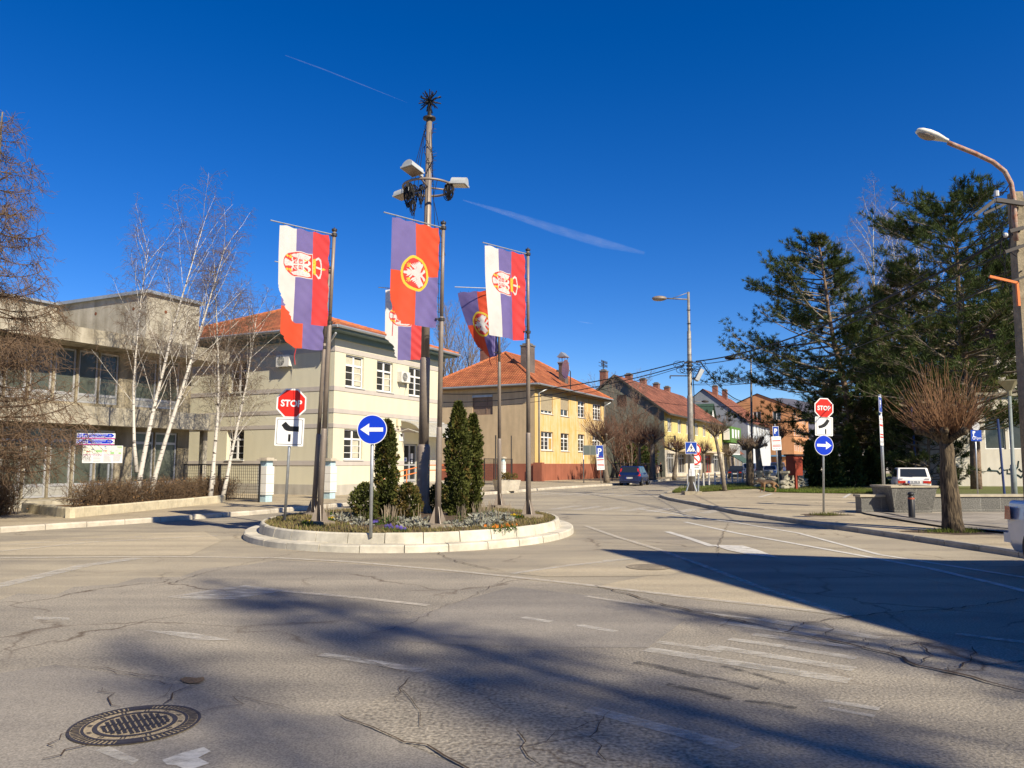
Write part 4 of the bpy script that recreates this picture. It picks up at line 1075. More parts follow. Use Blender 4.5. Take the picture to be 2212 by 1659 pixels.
def loc_of(root, wpos):
    rz = root.rotation_euler[2]; d = Vector(wpos) - root.location; c, s = math.cos(-rz), math.sin(-rz); return Vector((d.x * c - d.y * s, d.x * s + d.y * c, d.z))
def world_of(root, l):
    rz = root.rotation_euler[2]; c, s = math.cos(rz), math.sin(rz); return root.location + Vector((l[0] * c - l[1] * s, l[0] * s + l[1] * c, l[2]))

M_CREAM = plaster("cream render", (.63, .59, .44), .08, .5, .35)
M_BANDW = plaster("grey lilac band", (.48, .435, .39), .10, .5, .2)
M_PLINTH = plaster("grey plinth render", (.44, .41, .35), .25, .8)
M_TEAL = mat("teal painted eave", (.14, .20, .20), .6, .15, 3)
M_TILE = tilemat("orange roof tiles", (.50, .17, .065), (.40, .12, .05), (.14, .05, .03), .35)
M_TILEO = tilemat("brown weathered tiles", (.36, .14, .08), (.27, .10, .06), (.10, .04, .03), .45)
M_RIDGE = mat("ridge tile", (.46, .15, .06), .85, .35, 4)
M_WFRAME = mat("white window frame", (.78, .77, .74), .45, .06, 4)
M_GLASS = glassmat("dark window glass", (.018, .02, .022), .05, (.05, .05, .045))
M_GLASSB = glassmat("dusty shop glass", (.055, .065, .05), .12, (.11, .12, .095))
M_ALU = mat("aluminium frame", (.50, .50, .50), .45, .18, 5, metal=.4)
M_ZINC = mat("zinc sheet", (.40, .42, .43), .45, .2, 2, metal=.5)
M_CONC = plaster("weathered concrete", (.47, .43, .34), .45, .55, .5, col2=(.19, .165, .12))
M_CONCD = plaster("stained concrete", (.40, .35, .255), .45, .6, .5, col2=(.17, .14, .09))

# ---------------------------------------------------------------- cream office house
off = thing("office_building", "cream two-storey house with grey bands, white windows and a hipped tile roof", "building", (-8.59, 37.4, 0), RZ)
W1, L1, H1 = 14.0, 9.75, 8.05
front = ((0, 0), (L1, 0)); side = ((0, W1), (0, 0))
fw_ = [(.84, 2.30, 5.42, 7.02), (3.41, 4.85, 5.42, 7.02), (6.38, 7.84, 5.42, 7.02), (.84, 2.30, 1.82, 3.32), (3.35, 4.80, 1.82, 3.32)]
door1 = (6.0, 7.35, .62, 2.72)
sw_ = [(W1 - 6.95, W1 - 5.75, 5.30, 6.95), (W1 - 6.95, W1 - 5.75, 1.82, 3.36), (W1 - 11.5, W1 - 10.3, 5.30, 6.95), (W1 - 11.5, W1 - 10.3, 1.82, 3.36)]
b = MB(); wall(b, *front, .62, H1, fw_ + [door1], .22); wall(b, *side, .62, H1, sw_, .30); wall(b, (L1, 0), (L1, W1), 0, H1); wall(b, (L1, W1), (0, W1), 0, H1)
b.build("wall", M_CREAM, off)
b = MB(); b.box(-.03, L1 - .02, -.03, W1 - .02, -.1, .62); b.build("plinth", M_PLINTH, off)
def banding(root, zs, front_to, W, holes_f, holes_s, L):
    b = MB()
    for z0, z1 in zs:
        # street side pieces stop at the openings
        segs = [(-.025, L)]
        for h in holes_f:
            if h[2] < z1 - .01 and h[3] > z0 + .01:
                segs = [s for g in segs for s in ((g[0], min(g[1], h[0] - .0)), (max(g[0], h[1]), g[1])) if s[1] - s[0] > .02]
        for a, c in segs: b.box(a, c, -.025, .01, z0, z1)
        segs = [(-.02, W)]
        for h in holes_s:
            y1_, y0_ = W - h[0], W - h[1]
            if h[2] < z1 - .01 and h[3] > z0 + .01: segs = [s for g in segs for s in ((g[0], min(g[1], y0_)), (max(g[0], y1_), g[1])) if s[1] - s[0] > .02]
        for a, c in segs: b.box(-.022, .01, a, c, z0 + .002, z1 - .002)
    return b.build("band", M_BANDW, root)
banding(off, [(7.07, 7.30), (5.16, 5.38), (4.08, 4.29), (3.36, 3.56), (1.54, 1.78)], L1, W1, fw_ + [door1], sw_, L1)
for h in fw_: window(off, *front, h, .13, (.5,), (.68,), M_WFRAME, M_GLASS, .075, [('h', .23), ('h', .46)], mat("zinc sill", (.55, .55, .53), .5))
for h in sw_: window(off, *side, h, .20, (.5,), (.68,), M_WFRAME, M_GLASS, .07, [('h', .23), ('h', .46)], mat("zinc sill", (.55, .55, .53), .5))
# blinds and curtains seen through two windows
for h, a, c, z0, z1 in ((fw_[0], .12, .66, 1.12, 1.5), (fw_[0], .82, 1.36, .12, 1.45), (fw_[1], .8, 1.3, .1, .95), (fw_[3], .85, 1.3, .1, .95)):
    M, _ = frame_of(*front); b = MB(); b.box(h[0] + a, h[0] + c, .137, .1385, h[2] + z0, h[2] + z1, 0, M); b.build("blind", mat("pale blind", (.50, .47, .36), .8, .2, 5), off)
hip_roof(off, -.75, L1 + .75, -.75, W1 + .75, H1 + .12, 2.45, 5.3, M_TILE, M_RIDGE, M_TEAL)
b = MB(); b.box(-.16, L1 + .16, -.16, W1 + .16, H1 - .36, H1 - .08); b.build("cornice", M_TEAL, off)
gutter(off, (-.8, -.82), (L1 + .8, -.82), H1 + .08, M_ZINC); gutter(off, (-.82, -.8), (-.82, W1 + .8), H1 + .08, M_ZINC)
downpipe(off, -.10, .28, .1, H1 - .6, M_ZINC, .055, (-.62, -.9))
b = MB(); M, _ = frame_of(*front)
for x0, x1, z0, z1 in ((6.02, 6.10, .64, 2.70), (7.25, 7.33, .64, 2.70), (6.10, 7.25, 2.62, 2.70), (6.62, 6.74, .64, 2.62), (6.10, 6.62, .64, .78), (6.74, 7.25, .64, .78), (6.10, 6.62, 1.52, 1.60), (6.74, 7.25, 1.52, 1.60)): b.box(x0, x1, .10, .16, z0, z1, 0, M)
dr = b.build("door", M_ALU, off); b = MB(); b.box(6.06, 7.29, .14, .15, .66, 2.66, 0, M); b.build("pane", M_GLASS, dr)
b = MB(); b.box(6.16, 6.50, .138, .1395, 1.75, 1.98, 0, M); b.box(6.86, 7.10, .1375, .1395, 1.9, 2.2, 0, M); b.box(6.9, 7.06, .138, .1395, 1.65, 1.85, 0, M); b.build("notice", mat("paper", (.72, .72, .70), .8), dr)
b = MB(); b.add([M @ Vector(q) for q in ((6.23, .136, 1.84), (6.43, .136, 1.84), (6.33, .136, 1.95))], [(0, 1, 2)]); b.box(6.30, 6.36, .1355, .1375, 1.77, 1.84, 0, M); b.build("arrow_mark", mat("notice blue", (.05, .20, .62), .6), dr)
# curved canopy of clear sheets on steel arms
b = MB(); n = 10; arc = [(-1.45 * math.sin(math.pi / 2 * k / n), 3.98 - .85 * (1 - math.cos(math.pi / 2 * k / n))) for k in range(n + 1)]
vs = [(x, y - .02, z) for x in (5.45, 10.1) for y, z in arc]; k = n + 1
b.add(vs, [(i, k + i, k + i + 1, i + 1) for i in range(n)]); cp = b.build("canopy", mat("ribbed canopy sheet", (.52, .50, .43), .35, .15, 3, trans=.35), off)
b = MB()
for x in (5.47, 7.0, 8.55, 10.08): b.tube([(x, y - .02, z - .03) for y, z in arc], .025, 6); b.tube([(x, -.02, 3.35), (x, -.6, 3.5), (x, -1.3, 3.3)], .022, 6)
b.bar((5.45, -1.47, 3.12), (10.1, -1.47, 3.12), .05); b.box(5.45, 10.1, -.06, -.01, 3.96, 4.06); b.build("canopy_frame", mat("canopy steel", (.55, .55, .52), .5, metal=.3), cp)
b = MB(); b.box(5.2, 5.5, -.14, -.02, 3.66, 4.02); b.box(5.28, 5.42, -.12, -.03, 3.5, 3.66); b.build("alarm_box", mat("alarm cream", (.66, .58, .42), .6), off)
b = MB(); b.box(5.5, 5.95, -.03, -.01, 2.85, 3.3, 0); al = b.build("wall_sign", M_WFRAME, off); b = MB(); b.box(5.6, 5.78, -.034, -.0305, 3.1, 3.26); b.build("camera_mark", M_GLASS, al)
# ramp, landing and steps
b = MB()
b.add([(1.9, -1.7, -.05), (5.8, -1.7, -.05), (5.8, -1.7, .60), (1.9, -1.7, .12), (1.9, -.05, -.05), (5.8, -.05, -.05), (5.8, -.05, .60), (1.9, -.05, .12)], [(0, 1, 2, 3), (3, 2, 6, 7), (4, 7, 6, 5), (0, 3, 7, 4)])
b.box(5.8, 10.2, -2.2, -.05, -.05, .60); b.box(10.2, 10.6, -2.2, -.3, -.05, .44); b.box(10.6, 11.0, -2.2, -.3, -.05, .28)
rp = thing("access_ramp", "pale concrete entrance ramp with bright orange handrails", "ramp", off.location, RZ); b.build("ramp", plaster("ramp concrete", (.52, .47, .38), .2), rp)
M_ORANGE = mat("orange rail paint", (.72, .20, .05), .45)
b = MB(); y = -1.62
for dz in (.95, .68): b.tube([(1.6, y, .10 + dz), (2.0, y, .14 + dz), (5.8, y, .60 + dz), (10.1, y, .60 + dz)], .028, 8)
b.tube([(1.6, y, 1.05), (1.5, y, .98), (1.5, y, .84), (1.6, y, .78)], .028, 8)
for x in (1.95, 3.9, 5.85, 8.0, 10.05): b.tube([(x, y, .0), (x, y, (.14 + max(0, min(1, (x - 2) / 3.8)) * .46) + .95)], .026, 8)
for dz in (.95, .68): b.tube([(10.1, y, .60 + dz), (10.1, -.1, .60 + dz)], .028, 8)
b.build("handrail", M_ORANGE, rp, True)
aircon("air_conditioner", "white air conditioner on the shaded side wall of the cream house", world_of(off, (0, 3.05, 6.45)), RZ - math.pi / 2)
aircon("air_conditioner", "white air conditioner between the upper street windows of the cream house", world_of(off, (5.65, 0, 6.05)), RZ)

# gate pillars, gate leaf and mesh fence
M_PILL = brickmat("white glazed blocks", (.74, .72, .66), (.70, .68, .62), (.42, .40, .36), 2, .36, .012, 0, True, .5, .3, stain=.12)
M_PBLUE = mat("pale blue paint", (.42, .56, .60), .6, .2, 6)
def pillar(loc, label, h=1.75):
    t = thing("gate_pillar", label, "gate pillar", loc, RZ, "white gate pillars"); s = .22; b = MB(); b.box(-s, s, -s, s, .28, h - .32)
    for fi in range(len(b.f)): b.uv[fi] = [(p[0] + p[1], p[2]) for p in [b.v[i] for i in b.f[fi]]]
    b.build("shaft", M_PILL, t); b = MB(); b.box(-s + .05, s - .05, -s + .05, s - .05, h - .32, h - .1); b.box(-s + .04, s - .04, -s + .04, s - .04, -.05, .28); b.build("blue_neck", M_PBLUE, t)
    b = MB(); b.box(-s - .05, s + .05, -s - .05, s + .05, h - .1, h - .04); b.box(-s + .02, s - .02, -s + .02, s - .02, h - .04, h + .02); b.build("cap", mat("pillar cap", (.52, .46, .36), .8, .3, 5), t)
    return t
p1 = G(573, 1084, .12); p2 = G(711, 1077, .12)
pillar(p1, "white gate pillar standing free beside the dark mesh fence", 1.72); pillar(p2, "white gate pillar right at the corner of the cream house", 1.72)
M_IRON = mat("black iron", (.03, .03, .032), .5, metal=.3)
def meshfence(p, q, h, posts, label, name="mesh_fence"):
    p, q = Vector(p), Vector(q); L = (q - p).length; rz = math.atan2((q - p).y, (q - p).x); t = thing(name, label, "fence", p, rz)
    b = MB()
    for k in range(posts + 1): x = L * k / posts; b.bar((x, 0, 0), (x, 0, h), .06); b.build("post", M_IRON, t); b = MB()
    b.bar((0, 0, h - .03), (L, 0, h - .03), .045); b.bar((0, 0, .12), (L, 0, .12), .045); b.build("rail", M_IRON, t); b = MB()
    n = int(L / .11)
    for k in range(1, n): b.bar((L * k / n, 0, .14), (L * k / n, 0, h - .05), .010)
    m_ = int((h - .2) / .11)
    for k in range(1, m_): b.bar((0, .006, .14 + (h - .2) * k / m_), (L, .006, .14 + (h - .2) * k / m_), .010)
    b.build("wire_mesh", M_IRON, t); return t
meshfence(G(395, 1079, .12), G(470, 1081, .12), 1.5, 2, "black mesh fence panel left of the birches by the concrete building")
meshfence(G(473, 1082, .12), G(559, 1085, .12), 1.5, 1, "black mesh gate leaf beside the free standing white pillar", "mesh_gate")
t = thing("iron_gate", "narrow black iron gate leaf standing ajar by the corner of the cream house", "gate", G(687, 1077, .12), R(70)); b = MB()
for x in (0, .14, .28, .42, .56, .70): b.bar((x, 0, .08), (x, 0, 1.45 + .12 * math.sin(x * 4.4)), .025)
b.bar((0, 0, .12), (.7, 0, .12), .035); b.bar((0, 0, .75), (.7, 0, .75), .035); b.bar((0, 0, 1.38), (.7, 0, 1.38), .035); b.build("gate_bars", M_IRON, t)
b = MB()
for x in (.07, .21, .35, .49, .63): b.tube([(x + .05 * math.cos(a), 0, 1.52 + .05 * math.sin(a)) for a in [2 * math.pi * i / 12 for i in range(12)]], .01, 4, closed=True)
b.build("scrolls", M_IRON, t)

# ---------------------------------------------------------------- concrete shop building on the left
con = thing("concrete_building", "weathered concrete shop building with aluminium shop windows behind the birches", "building", (-14.66, 35.4, 0), RZ)
LB = 34.0; f0 = (-LB, 0); f1 = (0, 0)
tb = [8.24, 7.41, 6.45, 5.5, 4.55, 3.64]
cols1 = [(7.46, 8.24), (6.50, 7.37), (5.55, 6.42), (4.60, 5.46), (3.68, 4.55), (1.83, 2.90), (.62, 1.78)]
k = 8.30
while k < 30: cols1.append((k, k + .9)); k += 1.0 if (len(cols1) % 5) else 1.9
def hb(c, z0, z1): return (LB - c[1], LB - c[0], z0, z1)
holes = [hb(c, .34, 2.98) for c in cols1] + [hb(c, 4.02, 6.12) for c in cols1]
b = MB(); wall(b, f0, f1, 0, 6.2, holes, .22); wall(b, (0, 0), (0, 11), 0, 6.75); wall(b, (0, 11), (-LB, 11), 0, 6.75); wall(b, (-LB, 11), (-LB, 0), 0, 6.75)
b.build("wall", M_CONCD, con)
for c in cols1:
    M, _ = frame_of(f0, f1)
    for h, fr_, nm_, zt_ in ((hb(c, .34, 2.98), (.18, .82), "shop_window", .76), (hb(c, 4.02, 6.12), (.16,), "window", 4.30)):
        f = window(con, f0, f1, h, .10, (), fr_, M_ALU, M_GLASSB, .085, name=nm_); b = MB(); b.box(h[0] + .09, h[1] - .09, .085, .105, h[2] + .09, zt_, 0, M); b.build("kick_panel", mat("sheet panel", (.42, .41, .37), .5, .2, 8, metal=.3), f)
b = MB(); b.box(-LB, .9, -.95, .0, 3.12, 3.84); b.build("fascia", M_CONC, con)
b = MB(); b.box(-LB, 1.0, -1.25, 11.2, 6.2, 6.78); b.build("fascia", M_CONC, con)
b = MB(); wall(b, (-LB, 6.0), (-2.57, 6.0), 6.78, 8.95); wall(b, (-2.57, 6.0), (-2.57, -.05), 6.78, 8.95); wall(b, (-2.57, -.05), (.25, -.05), 6.78, 8.95); wall(b, (.25, -.05), (.25, 10.5), 6.78, 8.95)
b.build("upper_wall", plaster("pale grey render", (.46, .425, .35), .35, .5, .5, col2=(.27, .245, .19)), con)
b = MB(); b.box(-LB, -2.57, 5.85, 11.0, 8.95, 9.06); b.box(-2.72, .4, -.2, 11.0, 8.953, 9.10); b.build("roof", M_ZINC, con)
b = MB(); M, _ = frame_of((-2.57, 6.0), (-2.57, -.05))
for s in (2.7, 5.2): b.tube([M @ Vector((s, -.004, 8.35)), M @ Vector((s, -.01, 8.35))], .075, 12)
b.tube([(-1.6, -.055, 8.3), (-1.6, -.06, 8.3)], .075, 12); b.build("vent_hole", mat("terracotta hole", (.16, .06, .03), 1), con)
b = MB(); b.box(-LB, -.5, -1.6, -.02, -.05, .30); b.box(-LB, -2.2, -2.3, -1.6, -.05, .17); b.build("entrance_step", M_CONC, con)
b = MB(); b.bar((.55, -.3, .0), (.55, -.3, 3.1), .24); b.build("corner_post", M_CONC, con)

# ---------------------------------------------------------------- yellow house with plinth
yel = thing("yellow_house", "ochre two-storey house with peeling paint, red plinth and orange hipped roof", "building", (2.0, 68.8, 0), RZ)
LY, WY, HY = 18.2, 11.2, 8.55
M_OCHRE = plaster("peeling ochre paint", (.62, .385, .12), .3, .7, .4, col2=(.62, .51, .31)); M_TAN = plaster("tan render", (.53, .405, .25), .2, .5, .4); M_RED = plaster("red plinth paint", (.32, .115, .07), .2, .6, .3)
yf = ((0, 0), (LY, 0)); ys = ((0, WY), (0, 0))
yw = [(1.35, 4.1, 6.2, 8.0), (5.9, 8.0, 6.2, 8.0), (10.35, 12.4, 6.3, 8.0), (14.6, 17.2, 6.3, 8.0), (1.35, 4.1, 2.85, 4.55), (5.9, 8.0, 2.85, 4.55), (10.35, 12.2, 2.85, 4.6), (14.4, 17.0, 2.9, 4.6)]
yws = [(WY - 6.3, WY - 4.2, 6.1, 7.85)]
b = MB(); wall(b, *yf, 1.65, HY, yw, .25); b.build("wall", M_OCHRE, yel)
b = MB(); wall(b, *ys, 1.65, HY, yws, .2); wall(b, (LY, 0), (LY, WY), 1.65, HY); wall(b, (LY, WY), (0, WY), 1.65, HY); b.build("wall", M_TAN, yel)
b = MB(); b.box(-.012, .55, -.02, .0, 1.66, HY - .02); b.build("corner_strip", plaster("corner strip", (.62, .44, .17), .2), yel)
b = MB(); b.box(-.06, LY + .06, -.06, WY + .06, -.1, 1.65); b.box(4.55, 4.75, -.075, -.05, 0, 1.6); b.box(-.5, .06, -.9, -.07, -.1, 1.75); b.build("plinth", M_RED, yel)
M_SHUT = mat("roller shutter", (.36, .30, .20), .7, .15, 6)
for i, h in enumerate(yw):
    wide = h[1] - h[0] > 2.3
    f = window(yel, *yf, h, .16, (.36, .68) if wide else (.5,), () if i < 2 else (.7,), M_WFRAME, M_GLASS, .09, [('h', .25), ('h', .5)] if i > 1 else [], mat("zinc sill", (.55, .55, .53), .5))
    if i < 2:
        M, _ = frame_of(*yf); b = MB(); b.box(h[0] + .05, h[1] - .05, .09, .12, h[2] + (.28 if i == 0 else .62), h[3] - .15, 0, M); b.box(h[0] + .02, h[1] - .02, .0, .14, h[3] - .16, h[3] - .01, 0, M); b.build("shutter", M_SHUT, f)
    if i == 4: 
        M, _ = frame_of(*yf); b = MB(); b.box(h[0] + 1.9, h[1] - .12, .135, .14, h[2] + .1, h[3] - .55, 0, M); b.build("curtain", mat("ochre curtain", (.42, .27, .08), .9), f)
h = yws[0]; f = window(yel, *ys, h, .12, (.68,), (), mat("brown frame", (.20, .13, .09), .6), mat("closed brown shutter", (.20, .14, .10), .7, .2, 5), .08)
M, _ = frame_of(*ys); b = MB(); b.box(h[0], h[1], -.08, .1, h[3] - .14, h[3] + .06, 0, M); b.build("shutter_box", M_ZINC, f)
yr = hip_roof(yel, -.7, LY + .7, -.7, WY + .7, HY + .12, 3.9, 6.0, M_TILE, M_RIDGE, mat("brown eave", (.22, .15, .09), .8))
gutter(yel, (-.75, -.77), (LY + .75, -.77), HY + .08, M_ZINC, .09); gutter(yel, (-.77, -.75), (-.77, WY + .75), HY + .08, M_ZINC, .09)
downpipe(yel, .75, -.10, .2, HY - .6, M_ZINC, .07, (.3, -.65)); downpipe(yel, LY - .2, -.10, .2, HY - .6, M_ZINC, .07, (.2, -.65))
M_BRICK = brickmat("chimney brick", (.30, .12, .08), (.24, .09, .06), (.22, .19, .16), .25, .085, .012, .5, True)
M_BRICKG = brickmat("sooty chimney brick", (.17, .13, .11), (.13, .10, .09), (.20, .18, .16), .25, .085, .012, .5, True)
chimney(yr, loc_of(yel, P(1052, 780, 79)), 1.2, 1.0, 9.5, 13.2, M_BRICK)
chimney(yr, loc_of(yel, P(1140, 800, 72.5)), 1.0, 1.0, 9.5, 12.6, M_BRICKG)
c3 = loc_of(yel, P(1217, 800, 78)); chimney(yr, c3, .8, .7, 9.3, 11.6, M_BRICKG)
b = MB(); b.box(c3.x - .52, c3.x + .52, c3.y - .45, c3.y + .45, 11.75, 11.85)
for sx in (-.4, .4): 
    for sy in (-.3, .3): b.bar((c3.x + sx, c3.y + sy, 11.8), (c3.x + sx, c3.y + sy, 12.4), .05)
b.add([(c3.x - .55, c3.y - .5, 12.35), (c3.x + .55, c3.y - .5, 12.35), (c3.x + .55, c3.y, 12.85), (c3.x - .55, c3.y, 12.85), (c3.x - .55, c3.y + .5, 12.35), (c3.x + .55, c3.y + .5, 12.35)], [(0, 1, 2, 3), (3, 2, 5, 4), (0, 3, 4), (1, 5, 2), (0, 4, 5, 1)])
b.build("chimney_hood", M_ZINC, yel)
dp = P(1227, 798, 74.5); t = thing("satellite_dish", "white satellite dish on the orange roof of the ochre house", "satellite dish", dp, R(-68)); b = MB()
n = 20; pr = [(.82 * k / 6, .28 * (k / 6) ** 2) for k in range(7)]; o = []
for r_, d_ in pr:
    for k in range(n): a = 2 * math.pi * k / n; b.v.append((r_ * math.cos(a), -d_, r_ * 1.15 * math.sin(a)))
for i in range(6):
    for k in range(n): k2 = (k + 1) % n; b.f.append((i * n + k, i * n + k2, (i + 1) * n + k2, (i + 1) * n + k)); b.mi.append(0)
b.build("dish", M_WFRAME, t, True); b = MB(); b.tube([(0, .05, 0), (0, .25, -.2), (0, .25, -1.9)], .05, 6); b.tube([(0, -.3, -.85), (0, -1.1, -.2)], .03, 6); b.box(-.1, .1, -1.2, -1.0, -.28, -.1); b.build("mount", M_STEELD, t)

# ---------------------------------------------------------------- row house with five chimneys
row = thing("row_house", "long yellow row house with brown tile roof and brick chimneys down the street", "building", (18.0, 92.0, 0), RZ)
LR, WR, HR, RR_ = 33.0, 12.0, 7.9, 12.35
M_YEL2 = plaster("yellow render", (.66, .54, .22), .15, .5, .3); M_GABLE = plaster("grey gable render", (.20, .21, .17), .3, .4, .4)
rf = ((0, 0), (LR, 0)); rw = []
for d0, d1 in ((590, 622), (665, 692), (728, 752), (792, 818), (850, 872), (905, 922), (955, 970)):
    q = []
    for c in (d0, d1): m_ = (1269 + .293 * c - 1106) / FD / 1.0; q.append((m_ * 92 - 18) / (.446 - .895 * m_))
    rw.append((q[0], max(q[0] + 1.3, q[1]), 5.5, 7.2))
gsh = [(1.0, 4.6, .5, 2.9), (6.0, 9.8, .5, 2.9), (11.3, 15.3, .5, 2.9), (17.0, 18.8, .15, 2.9), (20.0, 25.0, .4, 2.9), (26.5, 31.5, .4, 2.9)]
b = MB(); wall(b, *rf, 3.3, HR, rw, .2); b.build("wall", M_YEL2, row)
b = MB(); wall(b, *rf, 0, 3.3, gsh, .3); b.build("shop_wall", plaster("pale shopfront", (.60, .54, .44), .2), row)
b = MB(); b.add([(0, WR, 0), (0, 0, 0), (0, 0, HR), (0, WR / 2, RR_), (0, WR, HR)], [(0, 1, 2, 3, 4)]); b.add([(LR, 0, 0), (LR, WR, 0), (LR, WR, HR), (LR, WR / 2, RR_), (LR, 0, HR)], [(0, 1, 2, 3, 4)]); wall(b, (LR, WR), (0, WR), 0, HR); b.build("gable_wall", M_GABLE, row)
b = MB(); b.slope([(-.3, -.7, HR - .35), (LR + .3, -.7, HR - .35), (LR + .3, WR / 2, RR_ + .15), (-.3, WR / 2, RR_ + .15)], (1, 0, 0)); b.slope([(LR + .3, WR + .7, HR - .35), (-.3, WR + .7, HR - .35), (-.3, WR / 2, RR_ + .15), (LR + .3, WR / 2, RR_ + .15)], (1, 0, 0)); rr = b.build("roof", [M_TILEO, M_RIDGE], row)
b = MB(); b.bar((-.3, -.72, HR - .40), (LR + .3, -.72, HR - .40), .12, .22); b.bar((-.34, -.7, HR - .42), (-.34, WR / 2, RR_ + .08), .1, .2); b.bar((-.34, WR + .7, HR - .42), (-.34, WR / 2, RR_ + .08), .1, .2); b.build("eave_board", mat("dark eave board", (.07, .06, .05), .8), row)
for h in rw: window(row, *rf, h, .12, (.5,), (), M_WFRAME, glassmat("lace window glass", (.22, .20, .15), .2), .08)
for i, h in enumerate(gsh): window(row, *rf, h, .22, (.33, .66), (.78,), M_ALU if i != 4 else mat("red shop frame", (.45, .04, .03), .5), M_GLASS, .1, name="shop_window")
b = MB(); b.box(5.5, 27, -1.7, -.02, 3.15, 3.35); b.build("shop_canopy", plaster("canopy slab", (.55, .45, .32), .2), row)
for x in (1.5, 7.6, 14, 20.6, 26.5): chimney(rr, (x + .6, WR / 2 + (2.2 if x < 3 else .9)), .95, .8, 10.6, 13.3 if x > 3 else 13.2, M_BRICK)
b = MB()
for dz in (0, .45): b.bar((1.2, 8.2, 13.9 + dz), (3.4, 8.2, 13.9 + dz), .05); b.bar((1.2, 8.55, 13.9 + dz), (3.4, 8.55, 13.9 + dz), .05)
for k in range(6): b.cyl((1.3 + .4 * k, 8.2, 14.35), .05, .28, 6); b.cyl((1.3 + .4 * k, 8.2, 13.9), .05, .28, 6)
b.bar((2.3, 8.35, 12.5), (2.3, 8.35, 14.6), .09); b.build("insulator_rack", M_STEELD, row)
b = MB(); h = (8.6, 0); b.box(-.02, .02, 4.6, 5.8, 8.6, 10.0); b.build("attic_shutter", mat("dark shutter", (.05, .035, .03), .8), row)
for x, sgn in ((2.6, 'a'),): 
    b = MB(); b.bar((1.2, -.02, 4.9), (1.2, -.9, 4.9), .06); b.box(.9, 1.5, -.95, -.9, 4.3, 5.0); b.build("wall_lantern", M_STEELD, row)
aircon("air_conditioner", "small air conditioner low on the yellow row house front", world_of(row, (2.3, 0, 3.6)), RZ)

# ---------------------------------------------------------------- green house, white bay and houses behind
def simple_house(name, label, origin, Lx, Wy, hz, rz_, wm, rm, gm=None, ridge_along='x', rot=RZ, holes_f=(), holes_s=(), fm=None, oh=.5, hipped=None):
    t = thing(name, label, "building", origin, rot); f = ((0, 0), (Lx, 0)); s = ((0, Wy), (0, 0)); b = MB()
    wall(b, *f, 0, hz, holes_f, .18); b.build("wall", wm, t); b = MB(); wall(b, *s, 0, hz, holes_s, .18); wall(b, (Lx, 0), (Lx, Wy), 0, hz); wall(b, (Lx, Wy), (0, Wy), 0, hz)
    if ridge_along == 'x' and not hipped: b.add([(0, Wy, hz), (0, 0, hz), (0, Wy / 2, rz_)], [(0, 1, 2)]); b.add([(Lx, 0, hz), (Lx, Wy, hz), (Lx, Wy / 2, rz_)], [(0, 1, 2)])
    if ridge_along == 'y': b.add([(0, 0, hz), (Lx, 0, hz), (Lx / 2, 0, rz_)], [(0, 1, 2)]); b.add([(Lx, Wy, hz), (0, Wy, hz), (Lx / 2, Wy, rz_)], [(0, 1, 2)])
    b.build("side_wall", gm or wm, t)
    if hipped: hip_roof(t, -oh, Lx + oh, -oh, Wy + oh, hz, rz_ - hz, hipped, rm, M_RIDGE, mat("brown eave", (.22, .15, .09), .8)); r_ = t.children[-2]
    else:
        b = MB(); e = .12; dz = oh * (rz_ - hz) / (Wy / 2 if ridge_along == 'x' else Lx / 2)
        if ridge_along == 'x': b.slope([(-.25, -oh, hz - dz + e), (Lx + .25, -oh, hz - dz + e), (Lx + .25, Wy / 2, rz_ + e), (-.25, Wy / 2, rz_ + e)], (1, 0, 0)); b.slope([(Lx + .25, Wy + oh, hz - dz + e), (-.25, Wy + oh, hz - dz + e), (-.25, Wy / 2, rz_ + e), (Lx + .25, Wy / 2, rz_ + e)], (1, 0, 0))
        else: b.slope([(-oh, Wy + .25, hz - dz + e), (-oh, -.25, hz - dz + e), (Lx / 2, -.25, rz_ + e), (Lx / 2, Wy + .25, rz_ + e)], (0, 1, 0)); b.slope([(Lx + oh, -.25, hz - dz + e), (Lx + oh, Wy + .25, hz - dz + e), (Lx / 2, Wy + .25, rz_ + e), (Lx / 2, -.25, rz_ + e)], (0, 1, 0))
        r_ = b.build("roof", [rm, M_RIDGE], t)
    for h in holes_f: window(t, *f, h, .1, (.5,), (), fm or M_WFRAME, M_GLASS, .09)
    for h in holes_s: window(t, *s, h, .1, (.5,), (), fm or M_WFRAME, M_GLASS, .09)
    return t, r_
M_GREENR = mat("dark green sheet roof", (.05, .09, .06), .5, .25, 3)
M_LIME = plaster("lime green render", (.10, .21, .05), .15, .5, .2)
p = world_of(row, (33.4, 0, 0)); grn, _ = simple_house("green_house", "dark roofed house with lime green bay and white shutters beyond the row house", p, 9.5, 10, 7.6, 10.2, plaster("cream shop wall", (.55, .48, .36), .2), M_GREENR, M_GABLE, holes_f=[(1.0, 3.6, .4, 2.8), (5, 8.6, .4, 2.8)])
b = MB(); b.box(.1, 8.6, -1.3, -.02, 5.0, 7.5); b.build("green_bay", M_LIME, grn)
b = MB(); b.box(-.15, -.1 + .2, -1.1, -.2, 5.4, 7.1); 
for x in (.9, 3.3, 5.7): b.box(x, x + 1.3, -1.34, -1.30, 5.7, 7.1)
b.build("shutters", M_WFRAME, grn); b = MB(); b.box(0.3, 8.4, -1.0, -.03, 3.2, 4.7); b.build("glazed_veranda", M_GLASS, grn); b = MB()
for k in range(9): b.bar((.3 + 8.1 * k / 8, -1.03, 3.2), (.3 + 8.1 * k / 8, -1.03, 4.7), .12)
b.bar((.2, -1.03, 3.2), (8.5, -1.03, 3.2), .14); b.bar((.2, -1.03, 4.72), (8.5, -1.03, 4.72), .14); b.build("veranda_frame", M_WFRAME, grn)
